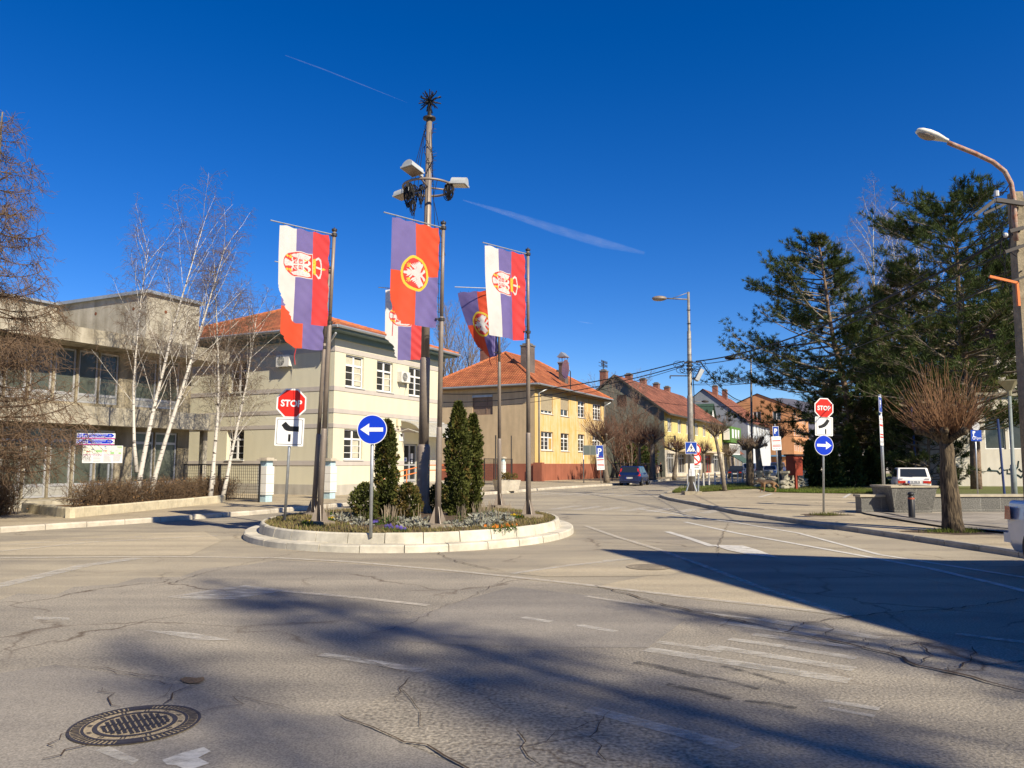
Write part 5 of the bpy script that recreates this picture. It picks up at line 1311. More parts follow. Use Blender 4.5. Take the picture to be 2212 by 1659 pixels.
b = MB(); b.add([(0.2, -1.1, 3.1), (8.6, -1.1, 3.1), (8.6, -3.0, 1.9), (.2, -3.0, 1.9), (0.2, -1.1, 3.0), (8.6, -1.1, 3.0), (8.6, -3.0, 1.8), (.2, -3.0, 1.8)], [(3, 2, 1, 0), (4, 5, 6, 7), (2, 3, 7, 6)]); b.build("green_awning", M_GREENR, grn)
dm = MB(); dm.add([(1.5, 2.2, 8.6), (5.5, 2.2, 8.6), (3.5, 2.2, 11.2), (1.5, 6, 10), (5.5, 6, 10), (3.5, 6, 11.2)], [(0, 1, 2)]); dm.build("dormer_wall", M_WFRAME, grn)
dm = MB(); dm.add([(1.1, 1.9, 8.5), (3.5, 1.9, 11.4), (3.5, 7, 11.4), (1.1, 7, 8.5), (5.9, 1.9, 8.5), (5.9, 7, 8.5)], [(0, 1, 2, 3), (1, 4, 5, 2)]); dm.build("dormer_roof", M_GREENR, grn)
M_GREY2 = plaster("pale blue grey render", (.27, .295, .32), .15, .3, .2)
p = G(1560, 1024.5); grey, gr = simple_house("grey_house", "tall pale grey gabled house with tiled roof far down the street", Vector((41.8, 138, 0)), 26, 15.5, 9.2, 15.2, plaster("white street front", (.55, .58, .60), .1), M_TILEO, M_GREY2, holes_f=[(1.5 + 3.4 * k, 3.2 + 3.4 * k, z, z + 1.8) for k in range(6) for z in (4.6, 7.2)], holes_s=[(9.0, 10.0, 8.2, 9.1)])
for x in (6, 15): chimney(gr, (x, 6.8), 1.1, .9, 13.5, 16.2, M_BRICK)
p = Vector((32.6, 121.5, 0)) + D2 * 5.5; br, _ = simple_house("brown_house", "low house with steep red-brown roof and plain grey gable past the green bay", Vector((37.2, 131, 0)), 7.0, 13, 3.6, 9.2, plaster("taupe render", (.22, .19, .16), .2), M_TILEO, plaster("taupe gable", (.19, .165, .14), .2), holes_f=[(1, 3, .6, 2.6), (4, 6, .6, 2.6)])
o1, _ = simple_house("orange_block", "apricot painted town block with pale window surrounds behind the first pine", Vector((58.5, 162, 0)), 30, 14, 13.5, 16.5, plaster("apricot render", (.62, .30, .14), .2, .4), M_TILEO, plaster("apricot side render", (.58, .28, .13), .15), holes_f=[(1.5 + 3.2 * k, 3.1 + 3.2 * k, z, z + 1.9) for k in range(8) for z in (4.4, 7.6, 10.8)], holes_s=[(2 + 4 * k, 3.6 + 4 * k, z, z + 1.9) for k in range(3) for z in (4.4, 7.6, 10.8)])
b = MB(); b.box(-1.2, -.02, 1, 13, 3.2, 3.5); b.build("shop_canopy", mat("blue awning", (.12, .3, .5), .6), o1)
o2, _ = simple_house("white_shop_row", "low whitewashed shop row with tiled roof across the far street", Vector((70, 139, 0)), 16, 10, 4.2, 6.6, plaster("whitewash", (.62, .58, .52), .15), M_TILEO, holes_f=[(1 + 3.6 * k, 3.4 + 3.6 * k, .4, 2.9) for k in range(4)], holes_s=[(1 + 3 * k, 3 + 3 * k, .4, 2.9) for k in range(3)])

# ---------------------------------------------------------------- pale modern building and dark house on the right
mod = thing("modern_building", "pale concrete community building with small square windows behind the pollarded tree", "building", (31.5, 53.0, 0), R(-8))
M_PALE = plaster("pale concrete panels", (.60, .56, .48), .15, .4, .3)
hs_ = [(.6, 1.9, 2.6, 5.2), (2.1, 3.4, 2.6, 5.2), (5.6, 6.5, 3.3, 5.0), (8.1, 9.1, 3.3, 5.0), (10.2, 11.3, 1.9, 3.9)]
b = MB(); wall(b, (-2, 0), (16, 0), 0, 6.2, [(h[0] + 2, h[1] + 2, h[2], h[3]) for h in hs_], .2); wall(b, (-2, 8), (-2, 0), 0, 6.2); wall(b, (3, 3.0), (14, 3.0), 6.2, 9.6); wall(b, (3, 9), (3, 3.0), 6.2, 9.6); b.build("wall", M_PALE, mod)
b = MB(); b.box(-2.2, 16.2, -.2, 9, 6.2, 6.45); b.box(2.8, 14.2, 2.8, 9, 9.6, 9.8); b.build("roof", M_CONC, mod)
for h in hs_: window(mod, (-2, 0), (16, 0), (h[0] + 2, h[1] + 2, h[2], h[3]), .12, (), (), M_WFRAME, M_GLASS, .08)
b = MB(); rg = random.Random(3)
def squig(x, z, s, n=9):
    pts = [(x, -.012, z)]
    for k in range(n): x += s * rg.uniform(-.5, .9) ; z += s * rg.uniform(-.7, .7); pts.append((x, -.012, max(.4, min(2.2, z))))
    return pts
for k in range(5): b.tube(squig(.8 + .6 * k, 1.3, .4), .05, 4)
b.build("graffiti", mat("dark spray paint", (.03, .06, .06), .8), mod)
b = MB(); b.bar((6.0, -1.0, .1), (9.2, -1.0, 1.5), .08)
for dz in (.5, 1.0): b.bar((6.6, -1.0, .35 + dz), (14, -1.0, 1.3 + dz * .9), .05)
for k in range(8): b.bar((6.6 + k, -1.0, 0), (6.6 + k, -1.0, 1.6 + .1 * k), .05)
b.build("stair_railing", M_IRON, mod)
dk, _ = simple_house("maroon_house", "dark maroon house half hidden behind the concrete utility pole", Vector((44.5, 68, 0)), 12, 10, 13.2, 15.0, plaster("maroon render", (.115, .055, .05), .2), M_TILEO, rot=R(4), holes_f=[(3, 4.4, 5.6, 7.2)])
b = MB(); b.box(.3, 1.3, 1.2, 2.2, 13.2, 16.5); b.build("chimney", M_BRICK, dk)

# unseen house on the right, plan shaped so its roof edge shadows the crossing
SH = 10.0; SL = SH / math.tan(R(SUN_EL)); sd = Vector((SUN_DIR.x, SUN_DIR.y, 0)).normalized()
tip = G(1292, 1186); c0 = tip + sd * SL; e1 = (G(2110, 1214) - G(1560, 1196)).normalized(); e1 = Vector((.955, -.297, 0)); e2 = Vector((.27, -.963, 0))
cor = thing("shadow_corner_house", "plain plastered corner house out of view to the right, shaped to shadow the crossing", "building", (c0.x, c0.y, 0)); A1 = c0 + e1 * 13; A2 = c0 + e2 * 15
pl = [(0, 0), tuple((A2 - c0)[:2]), tuple((A2 - c0 + e1 * 13)[:2]), tuple((A1 - c0)[:2])]
b = MB(); wall(b, pl[0], pl[1], 0, SH - .3, [(2 + 3 * k, 3.4 + 3 * k, z, z + 1.7) for k in range(4) for z in (1.2, 4.4, 7.2)], .2); wall(b, pl[1], pl[2], 0, SH - .3); wall(b, pl[2], pl[3], 0, SH - .3); wall(b, pl[3], pl[0], 0, SH - .3, [(2 + 3 * k, 3.4 + 3 * k, z, z + 1.7) for k in range(3) for z in (1.2, 4.4, 7.2)], .2); b.build("wall", M_TAN, cor)
for k in range(4):
    for z in (1.2, 4.4, 7.2): window(cor, pl[0], pl[1], (2 + 3 * k, 3.4 + 3 * k, z, z + 1.7), .12, (.5,), (), M_WFRAME, M_GLASS)
for k in range(3):
    for z in (1.2, 4.4, 7.2): window(cor, pl[3], pl[0], (2 + 3 * k, 3.4 + 3 * k, z, z + 1.7), .12, (.5,), (), M_WFRAME, M_GLASS)
b = MB(); b.prism(pl, SH - .3, SH); b.build("roof", M_TEAL, cor)
# ================================================================== SIGNS
M_SRED = mat("sign red", (.62, .022, .012), .4); M_SBLUE = mat("sign blue", (.002, .034, .48), .4); M_SWHITE = mat("sign white", (.74, .74, .72), .45); M_SBLACK = mat("sign black", (.012, .012, .013), .5)
M_SBACK = mat("sign back", (.4, .41, .42), .5, metal=.5); M_SDBLUE = mat("parking blue", (.008, .045, .30), .4); M_SGREY = mat("print grey", (.42, .42, .42), .7); M_MAGENTA = mat("magenta band", (.45, .05, .28), .6)
LEFT_BEND = [(.32, .20), (.02, .20), (-.05, .25), (-.15, .355), (-.29, .23), (-.19, .09), (-.12, .045), (-.05, .027), (.32, .015)]
LEFT_BAR = [(-.035, -.34), (.05, -.34), (.05, -.083), (-.035, -.083)]
RIGHT_BEND = [(-.33, .02), (-.29, -.125), (-.12, -.09), (.06, -.02), (.19, .10), (.32, .31), (.165, .40), (.07, .26), (-.04, .14), (-.18, .06)]
RIGHT_BAR = [(.05, -.40), (.125, -.40), (.125, -.14), (.05, -.14)]
ARROW_L = [(-.395, 0), (-.095, -.205), (-.10, -.07), (.37, -.07), (.37, .065), (-.10, .065), (-.095, .205)]
def tr(poly, s, x, z): return [(p[0] * s + x, p[1] * s + z) for p in poly]
def mirr(poly): return [(-x, z) for x, z in reversed(poly)]
def octo(s): return [(s / 2 / math.cos(math.pi / 8) * math.cos(R(22.5 + 45 * k)), s / 2 / math.cos(math.pi / 8) * math.sin(R(22.5 + 45 * k))) for k in range(8)]
def plate_stop(root, s, x, z):
    b = MB(); b.plate(tr(octo(s), 1, x, z), -.055, -.043, 1, 0); p = b.build("stop_plate", [M_SWHITE, M_SBACK], root)
    b = MB(); b.face2(tr(octo(s * .895), 1, x, z), -.0575); b.build("red_field", M_SRED, p)
    b = MB(); add_text(b, "STOP", s * .31, x, z, -.0600, 0, .006 * s / .6, width=s * .71); b.build("lettering", M_SWHITE, p)
def plate_prio(root, s, x, z, right):
    b = MB(); b.plate(tr(rrect(-.5, .5, -.5, .5, .04), s, x, z), -.055, -.043, 1, 0); p = b.build("priority_plate", [M_SWHITE, M_SBACK], root)
    b = MB(); o_ = tr(rrect(-.445, .445, -.445, .445, .05), s, x, z); i_ = tr(rrect(-.43, .43, -.43, .43, .04), s, x, z); n = len(o_)
    b.add([(q[0], -.0575, q[1]) for q in o_ + i_], [(k, (k + 1) % n, n + (k + 1) % n, n + k) for k in range(n)]); b.build("border_line", M_SBLACK, p)
    b = MB(); b.face2(tr(RIGHT_BEND if right else LEFT_BEND[::-1], s, x, z), -.0575); b.face2(tr(RIGHT_BAR if right else LEFT_BAR, s, x, z), -.0575); b.build("road_symbol", M_SBLACK, p)
def plate_round(root, s, x, z, right):
    b = MB(); b.plate(circle(x, z, s / 2, 48), -.055, -.043, 1, 0); p = b.build("arrow_plate", [M_SWHITE, M_SBACK], root)
    b = MB(); b.face2(circle(x, z, s * .475, 48), -.0575); b.build("blue_field", M_SBLUE, p)
    b = MB(); b.face2(tr(mirr(ARROW_L) if right else ARROW_L, s, x, z), -.0600); b.build("arrow", M_SWHITE, p)
def sign_root(name, label, base, Y, top, rz, zg, r=.032, cat="traffic sign"):
    pb = P(base[0], base[1], Y); pt = P(top[0], top[1], Y); t = thing(name, label, cat, (pb.x, Y, zg), rz)
    tilt = math.atan2(pt.x - pb.x, pt.z - zg); t.rotation_euler = (0, tilt, rz)
    b = MB(); b.tube([(0, 0, -.05), (0, 0, (pt.z - zg))], r, 14); b.build("post", M_GALV, t, True)
    return t, (lambda v: P(top[0], v, Y).z - zg)
t, zz = sign_root("traffic_sign", "STOP sign over a bending-road plate, in front of the cream house", (615, 1123), 17.85, (632, 850), R(4), .33)
plate_stop(t, .675, 0, zz(871.5)); plate_prio(t, .65, -.005, zz(933), False)
t, zz = sign_root("traffic_sign", "round blue sign with white arrow to the left on the front of the island", (801, 1147), 14.65, (805, 900), R(3), .30)
plate_round(t, .555, 0, zz(928), False)
t, zz = sign_root("traffic_sign", "STOP sign stacked over a bend plate and blue right arrow before the dark pines", (1779.5, 1112), 24.7, (1778.3, 864), R(8), .10)
plate_stop(t, .635, 0, zz(881.5)); plate_prio(t, .60, .0, zz(921), True); plate_round(t, .635, -.005, zz(962), True)

def plate_parking(root, w_, h_, x, z, border=True):
    b = MB(); b.plate(tr(rrect(-w_ / 2, w_ / 2, -h_ / 2, h_ / 2, .02), 1, x, z), -.055, -.043, 1, 0); p = b.build("parking_plate", [M_SWHITE, M_SBACK], root)
    b = MB(); b.face2(tr(rect(-w_ / 2 + .02, w_ / 2 - .02, -h_ / 2 + .02, h_ / 2 - .02), 1, x, z), -.058); b.build("blue_field", M_SDBLUE, p)
    b = MB(); add_text(b, "P", h_ * .68, x, z + .02, -.061, 0, .012); b.build("letter", M_SWHITE, p); return p
def plate_tariff(root, w_, h_, x, z):
    b = MB(); b.plate(tr(rrect(-w_ / 2, w_ / 2, -h_ / 2, h_ / 2, .02), 1, x, z), -.055, -.043, 1, 0); p = b.build("tariff_plate", [M_SWHITE, M_SBACK], root)
    b = MB()
    for f, hh in ((.12, .07), (-.19, .05), (-.28, .05)): b.face2(tr(rect(-w_ * .43, w_ * .43, (f - hh / 2) * h_, (f + hh / 2) * h_), 1, x, z + .06 * h_), -.058)
    add_text(b, "ЗОНА 1", h_ * .11, x, z + h_ * .39, -.058); b.build("red_print", M_SRED, p)
    b = MB(); b.face2(tr(rect(-w_ * .43, w_ * .43, .285 * h_, .30 * h_), 1, x, z), -.058)
    for k in range(3): b.face2(tr(rect(-w_ * .40, w_ * .40 - .06 * k, (.06 - .05 * k) * h_, (.08 - .05 * k) * h_), 1, x, z), -.058)
    for k in (-1, 0, 1): b.face2(tr(rect(-.06, .06, -.42 * h_, -.34 * h_), 1, x + k * w_ * .3, z), -.058)
    b.build("grey_print", M_SGREY, p)
t, zz = sign_root("parking_sign", "parking sign with white tariff plate in front of the ochre house", (1298.5, 1047), 61, (1294, 958), R(12), .12, .035, "parking sign")
plate_parking(t, .60, 1.0, 0, zz(975.5)); plate_tariff(t, .62, 1.15, .02, zz(999))
b = MB(); b.face2(rect(-.27, -.12, zz(987), zz(981)), -.0612); b.build("sticker", M_SWHITE, t)
t, zz = sign_root("parking_sign", "parking sign with white tariff plate between street trees and red box", (1683, 1062), 45.6, (1673, 916), R(14), .12, .035, "parking sign")
plate_parking(t, .40, .60, 0, zz(932)); plate_tariff(t, .62, .80, .0, zz(957.5))
t, zz = sign_root("parking_sign", "tall galvanised sign post with its parking plates seen almost edge-on by the granite wall", (1911.5, 1100), 27.0, (1902, 852), R(54), .1, .05, "parking sign")
plate_parking(t, .50, .55, -.25, zz(875)); plate_tariff(t, .52, 1.02, -.25, zz(931))
t, zz = sign_root("disabled_parking_sign", "blue disabled parking sign on a thin post behind the pollarded tree", (2113, 1085), 34, (2106, 912), R(12), .12, .03, "parking sign")
b = MB(); b.plate(rect(-.27, .27, zz(953), zz(929)), -.055, -.043, 1, 0); p = b.build("blue_plate", [M_SDBLUE, M_SBACK], t)
b = MB(); add_text(b, "1pm", .17, .11, zz(947), -.058); n = 14; zc = zz(946)
o_ = circle(-.13, zc, .075, n); i_ = circle(-.13, zc, .052, n); b.add([(q[0], -.058, q[1]) for q in o_ + i_], [(k, (k + 1) % n, n + (k + 1) % n, n + k) for k in range(n)])
b.face2(tr(rect(-.02, .02, .03, .14), 1, -.14, zc), -.0585); b.face2(circle(-.14, zc + .16, .025, 10), -.0585); b.face2(tr(rect(0, .1, .03, .06), 1, -.14, zc), -.0587); b.build("wheelchair_mark", M_SWHITE, p)
b = MB(); b.face2(tr(rect(-.06, .02, .01, .13), 1, -.12, zz(938)), -.058); b.face2(tr(rect(.02, .07, .06, .13), 1, -.12, zz(938)), -.0582); b.build("parking_mark", M_SWHITE, p)
b = MB(); b.plate(circle(.0, zz(921), .2, 20), -.055, -.043); b.build("torn_round_plate", mat("torn sticker", (.45, .45, .45), .8, .6, 12), t)

# cycling direction signs and map board
t = thing("tourist_sign", "blue cycling direction plates above a white map board behind the hedge", "information board", Vector((P(213, 1000, 27.6).x, 27.6, .12)), R(17)); Yi = t.location.y
def zi(v): return P(213, v, Yi).z - .12
def xi(u): return (u - 213) / FD * Yi * 1.06
b = MB(); 
for u in (199, 231): b.tube([(xi(u), .04, -.05), (xi(u), .04, zi(946))], .04, 10); b.build("post", M_GALV, t); b = MB()
bd = MB(); bd.plate(rect(xi(183), xi(256.5), zi(1000), zi(962.5)), -.03, 0, 0); bd = bd.build("map_board", M_SWHITE, t)
r = random.Random(12)
def patch(mbx, u0, u1, v0, v1, y=-.033): mbx.face2(rect(xi(u0), xi(u1), zi(v1), zi(v0)), y)
b = MB(); patch(b, 184.5, 219, 963.5, 981); patch(b, 221.5, 255, 963.5, 981); b.build("map_paper", mat("map paper", (.62, .66, .50), .8, 0, 9, col2=(.70, .70, .64)), bd)
b = MB(); patch(b, 207, 219, 972, 977, -.036); patch(b, 234, 241, 976, 981, -.036); patch(b, 246, 255, 964, 967, -.036); patch(b, 249, 254, 977, 980.5, -.036); b.build("map_green", mat("map green", (.30, .50, .22), .8), bd)
b = MB(); patch(b, 185, 219, 982.2, 983.2); patch(b, 221.5, 255, 982.2, 983.2); b.build("map_band", M_MAGENTA, bd)
b = MB()
for c0_, c1_ in ((185, 201), (203, 219), (221.5, 237), (239, 255)):
    v = 984.5
    while v < 998: patch(b, c0_, c1_ - r.uniform(0, 5), v, v + .45); v += 1.05 if r.random() > .15 else 2.2
for k in range(10): u = 185 + 68 * r.random(); v = 964 + 15 * r.random(); b.add([(xi(u), -.0365, zi(v)), (xi(u + 5), -.0365, zi(v + r.uniform(-3, 3))), (xi(u + 5), -.0365, zi(v + .4 + r.uniform(-3, 3)))], [(0, 1, 2)])
struct(b.build("lettering", M_SGREY, bd), "stuff")
b = MB(); patch(b, 199, 204, 970, 971, -.037); patch(b, 185.3, 188, 964, 966, -.037); patch(b, 223, 226, 964, 966, -.037); patch(b, 223, 228, 969, 970, -.037); b.build("map_blue", M_SBLUE, bd)
b = MB(); patch(b, 191, 196, 975, 976.4, -.037); patch(b, 223, 228, 973, 974.4, -.037); b.build("map_red", M_SRED, bd)
for (u0, v0, v1, l1, l2, km) in ((171.5, 936, 948, "Манастир Манасија", "Manasija Monastery", "3.0"), (170.5, 949, 961, "Ресавска пећина", "Resava Cave", "19.2")):
    b = MB(); b.plate(rect(xi(u0), xi(u0 + 70), zi(v1), zi(v0)), -.05, -.02); dp_ = b.build("direction_plate", M_SWHITE, t); vm = v0 + 4.6
    b = MB(); b.face2(rect(xi(u0 + 1), xi(u0 + 10), zi(v0 + 9), zi(v0 + .9)), -.053); b.face2(rect(xi(u0 + 11), xi(u0 + 20.5), zi(v0 + 9), zi(v0 + .9)), -.053)
    b.face2([(xi(u0 + 21.5), zi(v0 + 9)), (xi(u0 + 64), zi(v0 + 9)), (xi(u0 + 68.5), zi(vm + .3)), (xi(u0 + 64), zi(v0 + .9)), (xi(u0 + 21.5), zi(v0 + .9))], -.053); b.build("blue_field", M_SBLUE, dp_)
    b = MB(); b.face2(rect(xi(u0), xi(u0 + 70), zi(v1), zi(v1 - 2.0)), -.0535); b.build("magenta_band", M_MAGENTA, dp_)
    b = MB(); add_text(b, l1, .062, xi(u0 + 39.5), zi(v0 + 3.0), -.056); add_text(b, l2, .060, xi(u0 + 38.5), zi(v0 + 6.8), -.056); add_text(b, km, .066, xi(u0 + 60.5), zi(v0 + 5), -.056)
    for cx in (u0 + 13.6, u0 + 18): 
        o_ = circle(xi(cx), zi(v0 + 6.2), .026, 14); i_ = circle(xi(cx), zi(v0 + 6.2), .018, 14); b.add([(q[0], -.056, q[1]) for q in o_ + i_], [(k, (k + 1) % 14, 14 + (k + 1) % 14, 14 + k) for k in range(14)])
    b.add([(xi(u0 + 13.6), -.0565, zi(v0 + 6)), (xi(u0 + 15.5), -.0565, zi(v0 + 3)), (xi(u0 + 17.8), -.0565, zi(v0 + 6)), (xi(u0 + 15.8), -.0565, zi(v0 + 5))], [(0, 1, 3), (3, 1, 2)])
    o_ = circle(xi(u0 + 5.5), zi(vm), .055, 18); i_ = circle(xi(u0 + 5.5), zi(vm), .045, 18); b.add([(q[0], -.056, q[1]) for q in o_ + i_], [(k, (k + 1) % 18, 18 + (k + 1) % 18, 18 + k) for k in range(18)])
    add_text(b, "11", .07, xi(u0 + 5.5), zi(vm), -.0565); b.build("lettering", M_SWHITE, dp_)
# grey board on a post before the ochre house
t, zz = sign_root("notice_board", "grey blank notice board on a slim post before the ochre house", (1261, 1045), 62, (1260, 962), R(15), .12, .045, "notice board")
b = MB(); b.box(.0, 1.15, -.05, .0, zz(983), zz(962)); bb = b.build("board", mat("board grey", (.17, .18, .16), .6, .2, 3), t); b = MB(); b.box(.03, .5, -.06, -.051, zz(981.5), zz(963.5)); b.box(.6, 1.1, -.06, -.051, zz(981.5), zz(963.5)); b.build("panel", mat("board panel", (.11, .13, .12), .25), bb)
for u, hgt in ((1066, 0), (1103, 0)): pass
for (u, v, vt, lab) in ((1199, 1048, 918, "thin bare steel post left of the rear flagpole before the tan wall"), (1262.5, 1047, 920, "thin bare steel post right of the rear flagpole before the tan wall")): pass
for (u, v, vt, lab) in ((1070.5, 1058, 940, "thin bare steel post just left of the farthest flagpole"), (1104.5, 1046, 941, "thin bare steel post between the two right flagpoles")):
    p = G(u, v, .12); b = MB(); b.tube([(0, 0, -.05), (0, 0, P(u, vt, p.y).z - .12)], .04, 8); o = tag(b.build("steel_post", M_STEELD, loc=p), lab, "post")
# small concrete flower trough
t = thing("flower_trough", "square concrete flower trough with dry plants beyond the right flagpole", "planter", G(1094, 1060, .12), .4); b = MB(); b.add([(-.5, -.5, 0), (.5, -.5, 0), (.5, .5, 0), (-.5, .5, 0), (-.62, -.62, .6), (.62, -.62, .6), (.62, .62, .6), (-.62, .62, .6)], [(0, 1, 5, 4), (1, 2, 6, 5), (2, 3, 7, 6), (3, 0, 4, 7), (4, 5, 6, 7)]); b.build("trough", M_KERB, t)
rr_ = np.random.default_rng(5); a_ = rr_.uniform(0, 6.28, 160); q_ = rr_.uniform(0, .6, 160); V, F = sprays(np.stack([q_ * np.cos(a_), q_ * np.sin(a_), .6 + rr_.uniform(0, .35, 160)], 1), np.stack([np.cos(a_), np.sin(a_), a_ * 0 + .6], 1), .16, 4, 3, .3); np_mesh("leaves", V, F, M_THUJAB, t)
M_HB = mat("hedge twig", (.15, .10, .06), 1, .3, 3)
pillar(G(1084, 1047, .12), "small white pillar standing between the rear flagpoles and the tan wall", 2.0)
# dark iron fence and low railing along the tan wall
meshfence(G(1046, 1048, .12), G(1106, 1045, .12), 1.9, 3, "dark mesh fence before the red plinth beside the cream house")

# ================================================================== LAMPS, POLES
def street_lamp(name, label, base, Y, zg, top_v, u_top, arm_v, head, r0, r1, rt, step, block=None):
    pb = P(base[0], base[1], Y); t = thing(name, label, "street lamp", (pb.x, Y, zg)); H = P(u_top, top_v, Y).z - zg; dx = P(u_top, top_v, Y).x - pb.x; za = P(u_top, arm_v, Y).z - zg
    b = MB(); q = lambda z: (dx * z / H, 0, z); b.tube([q(-.05), q(step), q(step + .05), q(H * .80), q(H * .805), q(H)], [r0, r0 * .9, r1, r1 * .85, rt, rt * .85], 16); b.build("pole", M_LPOLE, t, True)
    hx0 = P(head[0], head[2], Y).x - pb.x; hx1 = P(head[1], head[2], Y).x - pb.x
    b = MB(); b.tube([(dx * za / H, 0, za), (hx1 if dx >= 0 or True else 0, 0, za + .06)], .035, 8)
    b.tube([(dx, 0, H - .02), ((hx1 + dx) / 2 + (hx1 - dx) * .3, 0, za + .05)], .018, 6); b.build("arm", M_LPOLE, t, True)
    b = MB(); L = hx1 - hx0; c = (hx0 + hx1) / 2; b.sphere((c, 0, za + .06), abs(L) / 2, 16, 8, 0, (1, .55, .34)); h = b.build("lamp_head", M_STEELD if Y > 50 else M_STEEL, t, True)
    b = MB(); b.sphere((c - L * .05, 0, za - .02), abs(L) * .4, 14, 6, 0, (1, .5, .2)); b.build("lens", M_LENS, h, True)
    return t, (lambda z: dx * z / H)
M_LPOLE = mat("weathered grey pole", (.27, .25, .22), .55, .45, 5, .3, 60, metal=.3)
lampA, lx = street_lamp("street_lamp", "tall grey street lamp on a concrete block in the middle distance", (1494, 1068), 39.0, .10, 631, 1487, 647, (1408, 1441, 646), .165, .12, .075, 4.9)
b = MB(); b.box(-.42, .42, -.42, .42, -.05, .17); b.build("concrete_foot", plaster("foot block", (.36, .31, .22), .3), lampA)
b = MB()
for k in range(4):
    a = k * math.pi / 2 + .5; c, s = math.cos(a), math.sin(a); b.bar((c * .34, s * .34, .16), (c * .14, s * .14, .62), .05)
b.tube([(.3, -.1, .1), (.34, -.1, 1.0), (.3, -.1, 1.02)], .05, 8); b.build("foot_struts", M_GALV, lampA)
b = MB(); b.sphere((0, 0, 0), .001, 4, 2); zA = lambda v: P(1490, v, 39).z - .10
def on_pole(v): z = zA(v); return Vector((lx(z), 0, z))
b = MB(); 
for v in (782, 790, 798): c = on_pole(v); b.lathe([(.13, -.05), (.16, -.05), (.16, .05), (.13, .05)], 12, c)
b.bar(on_pole(783) + Vector((-.3, -.1, 0)), on_pole(783) + Vector((.6, -.1, 0)), .05); b.bar(on_pole(812) + Vector((-1.0, -.05, 0)), on_pole(812), .05); b.bar(on_pole(812) + Vector((-1.0, -.05, 0)), on_pole(812) + Vector((-1.0, -.05, -.14)), .05); b.build("brackets", M_STEELD, lampA)
b = MB(); rw_ = random.Random(6)
for k in range(14):
    c = on_pole(rw_.uniform(782, 800)) + Vector((rw_.choice((-1, 1)) * rw_.uniform(.1, .7), -.1, rw_.uniform(-.1, .1))); q = rw_.uniform(.12, .35); b.tube([c + Vector((q * math.cos(a), 0, -q * .6 + q * .7 * math.sin(a))) for a in [2 * math.pi * i / 12 for i in range(12)]], .012, 4, closed=True)
b.tube([on_pole(800) + Vector((.14, -.1, 0)), on_pole(850) + Vector((.17, -.12, 0)), on_pole(950) + Vector((.17, -.14, 0))], .02, 4)
for z_ in (5.4, 6.2, 7, 7.8, 8.6, 9.3): b.lathe([(.09, -.01), (.125, 0), (.09, .01)], 12, (lx(z_), 0, z_))
b.build("cable_tangle", M_CABLE, lampA)
b = MB(); M = Matrix.Translation(on_pole(812) + Vector((.42, -.15, 0))) @ Matrix.Rotation(R(28), 4, 'Y'); b.box(-.10, .10, -.2, .2, -.28, .34, 0, M); fl_ = b.build("small_floodlight", M_LAMPH, lampA); b = MB(); b.bar(on_pole(820), on_pole(815) + Vector((.4, -.1, 0)), .06); b.build("bracket", M_STEELD, fl_)
# crossing sign, two prohibition signs and paper notes fixed to that lamp post
t = thing("pedestrian_crossing_sign", "blue square pedestrian crossing sign fixed to the grey lamp post", "traffic sign", lampA.location + on_pole(968) + Vector((-.05, -.25, 0)), R(6)); s = .60
b = MB(); b.plate(rrect(-s / 2, s / 2, -s / 2, s / 2, .03), -.02, 0); p = b.build("sign_plate", M_SWHITE, t); b = MB(); b.face2(rect(-s * .47, s * .47, -s * .47, s * .47), -.023); b.build("blue_field", M_SDBLUE, p)
b = MB(); b.face2([(-s * .40, -s * .33), (s * .40, -s * .33), (0, s * .40)], -.026); b.build("triangle", M_SWHITE, p)
b = MB()
for x in (-.3, -.16, -.02, .12, .26): b.face2([(s * (x - .02), -s * .33), (s * (x + .06), -s * .33), (s * (x * .8 + .05), -s * .22), (s * (x * .8 - .01), -s * .22)], -.029)
b.face2(circle(.0, s * .20, s * .04, 10), -.029); b.face2([(-s * .04, -s * .04), (s * .05, -s * .04), (s * .045, s * .15), (-s * .04, s * .15)], -.029)
for a_, c_ in (((0, -.02), (-.13, -.20)), ((.0, -.02), (.12, -.19)), ((.02, .13), (.12, 0)), ((-.02, .13), (-.11, .02))): b.face2([(q[0] * s, q[1] * s) for q in seg(a_, c_, .045)][::-1], -.0292)
b.build("walking_figure", M_SBLACK, p)
b = MB(); b.tube([(0, .03, -.4), (0, .03, .45)], .025, 6); b.build("bracket", M_GALV, t)
t = thing("prohibition_sign", "pair of round red-rimmed signs on a thin post half hidden by the lamp post", "traffic sign", (lampA.location.x + .42, 39.9, .1), R(10)); b = MB(); b.tube([(0, .04, 0), (0, .04, zA(955) + .1)], .032, 8); b.build("post", M_GALV, t)
for v in (972, 991):
    z = zA(v) * 1.012; b = MB(); b.plate(circle(.0, z, .33, 28), -.02, 0); p = b.build("round_plate", M_SWHITE, t); b = MB(); n = 28; o_ = circle(0, z, .325, n); i_ = circle(0, z, .25, n); b.add([(q[0], -.024, q[1]) for q in o_ + i_], [(k, (k + 1) % n, n + (k + 1) % n, n + k) for k in range(n)]); b.face2([(q[0] * .55, q[1] * .55 + z) for q in seg((-.42, .42), (.42, -.42), .13)][::-1], -.0245); b.build("red_rim", M_SRED, p)
z = zA(1007); b = MB(); b.plate(rect(-.32, .32, z - .17, z + .17), -.02, 0); p = b.build("text_plate", M_SWHITE, t); b = MB(); b.face2(rect(-.22, .24, z + .03, z + .07), -.024); b.face2(rect(-.05, .2, z - .07, z - .03), -.024); b.build("print", M_SBLACK, p)
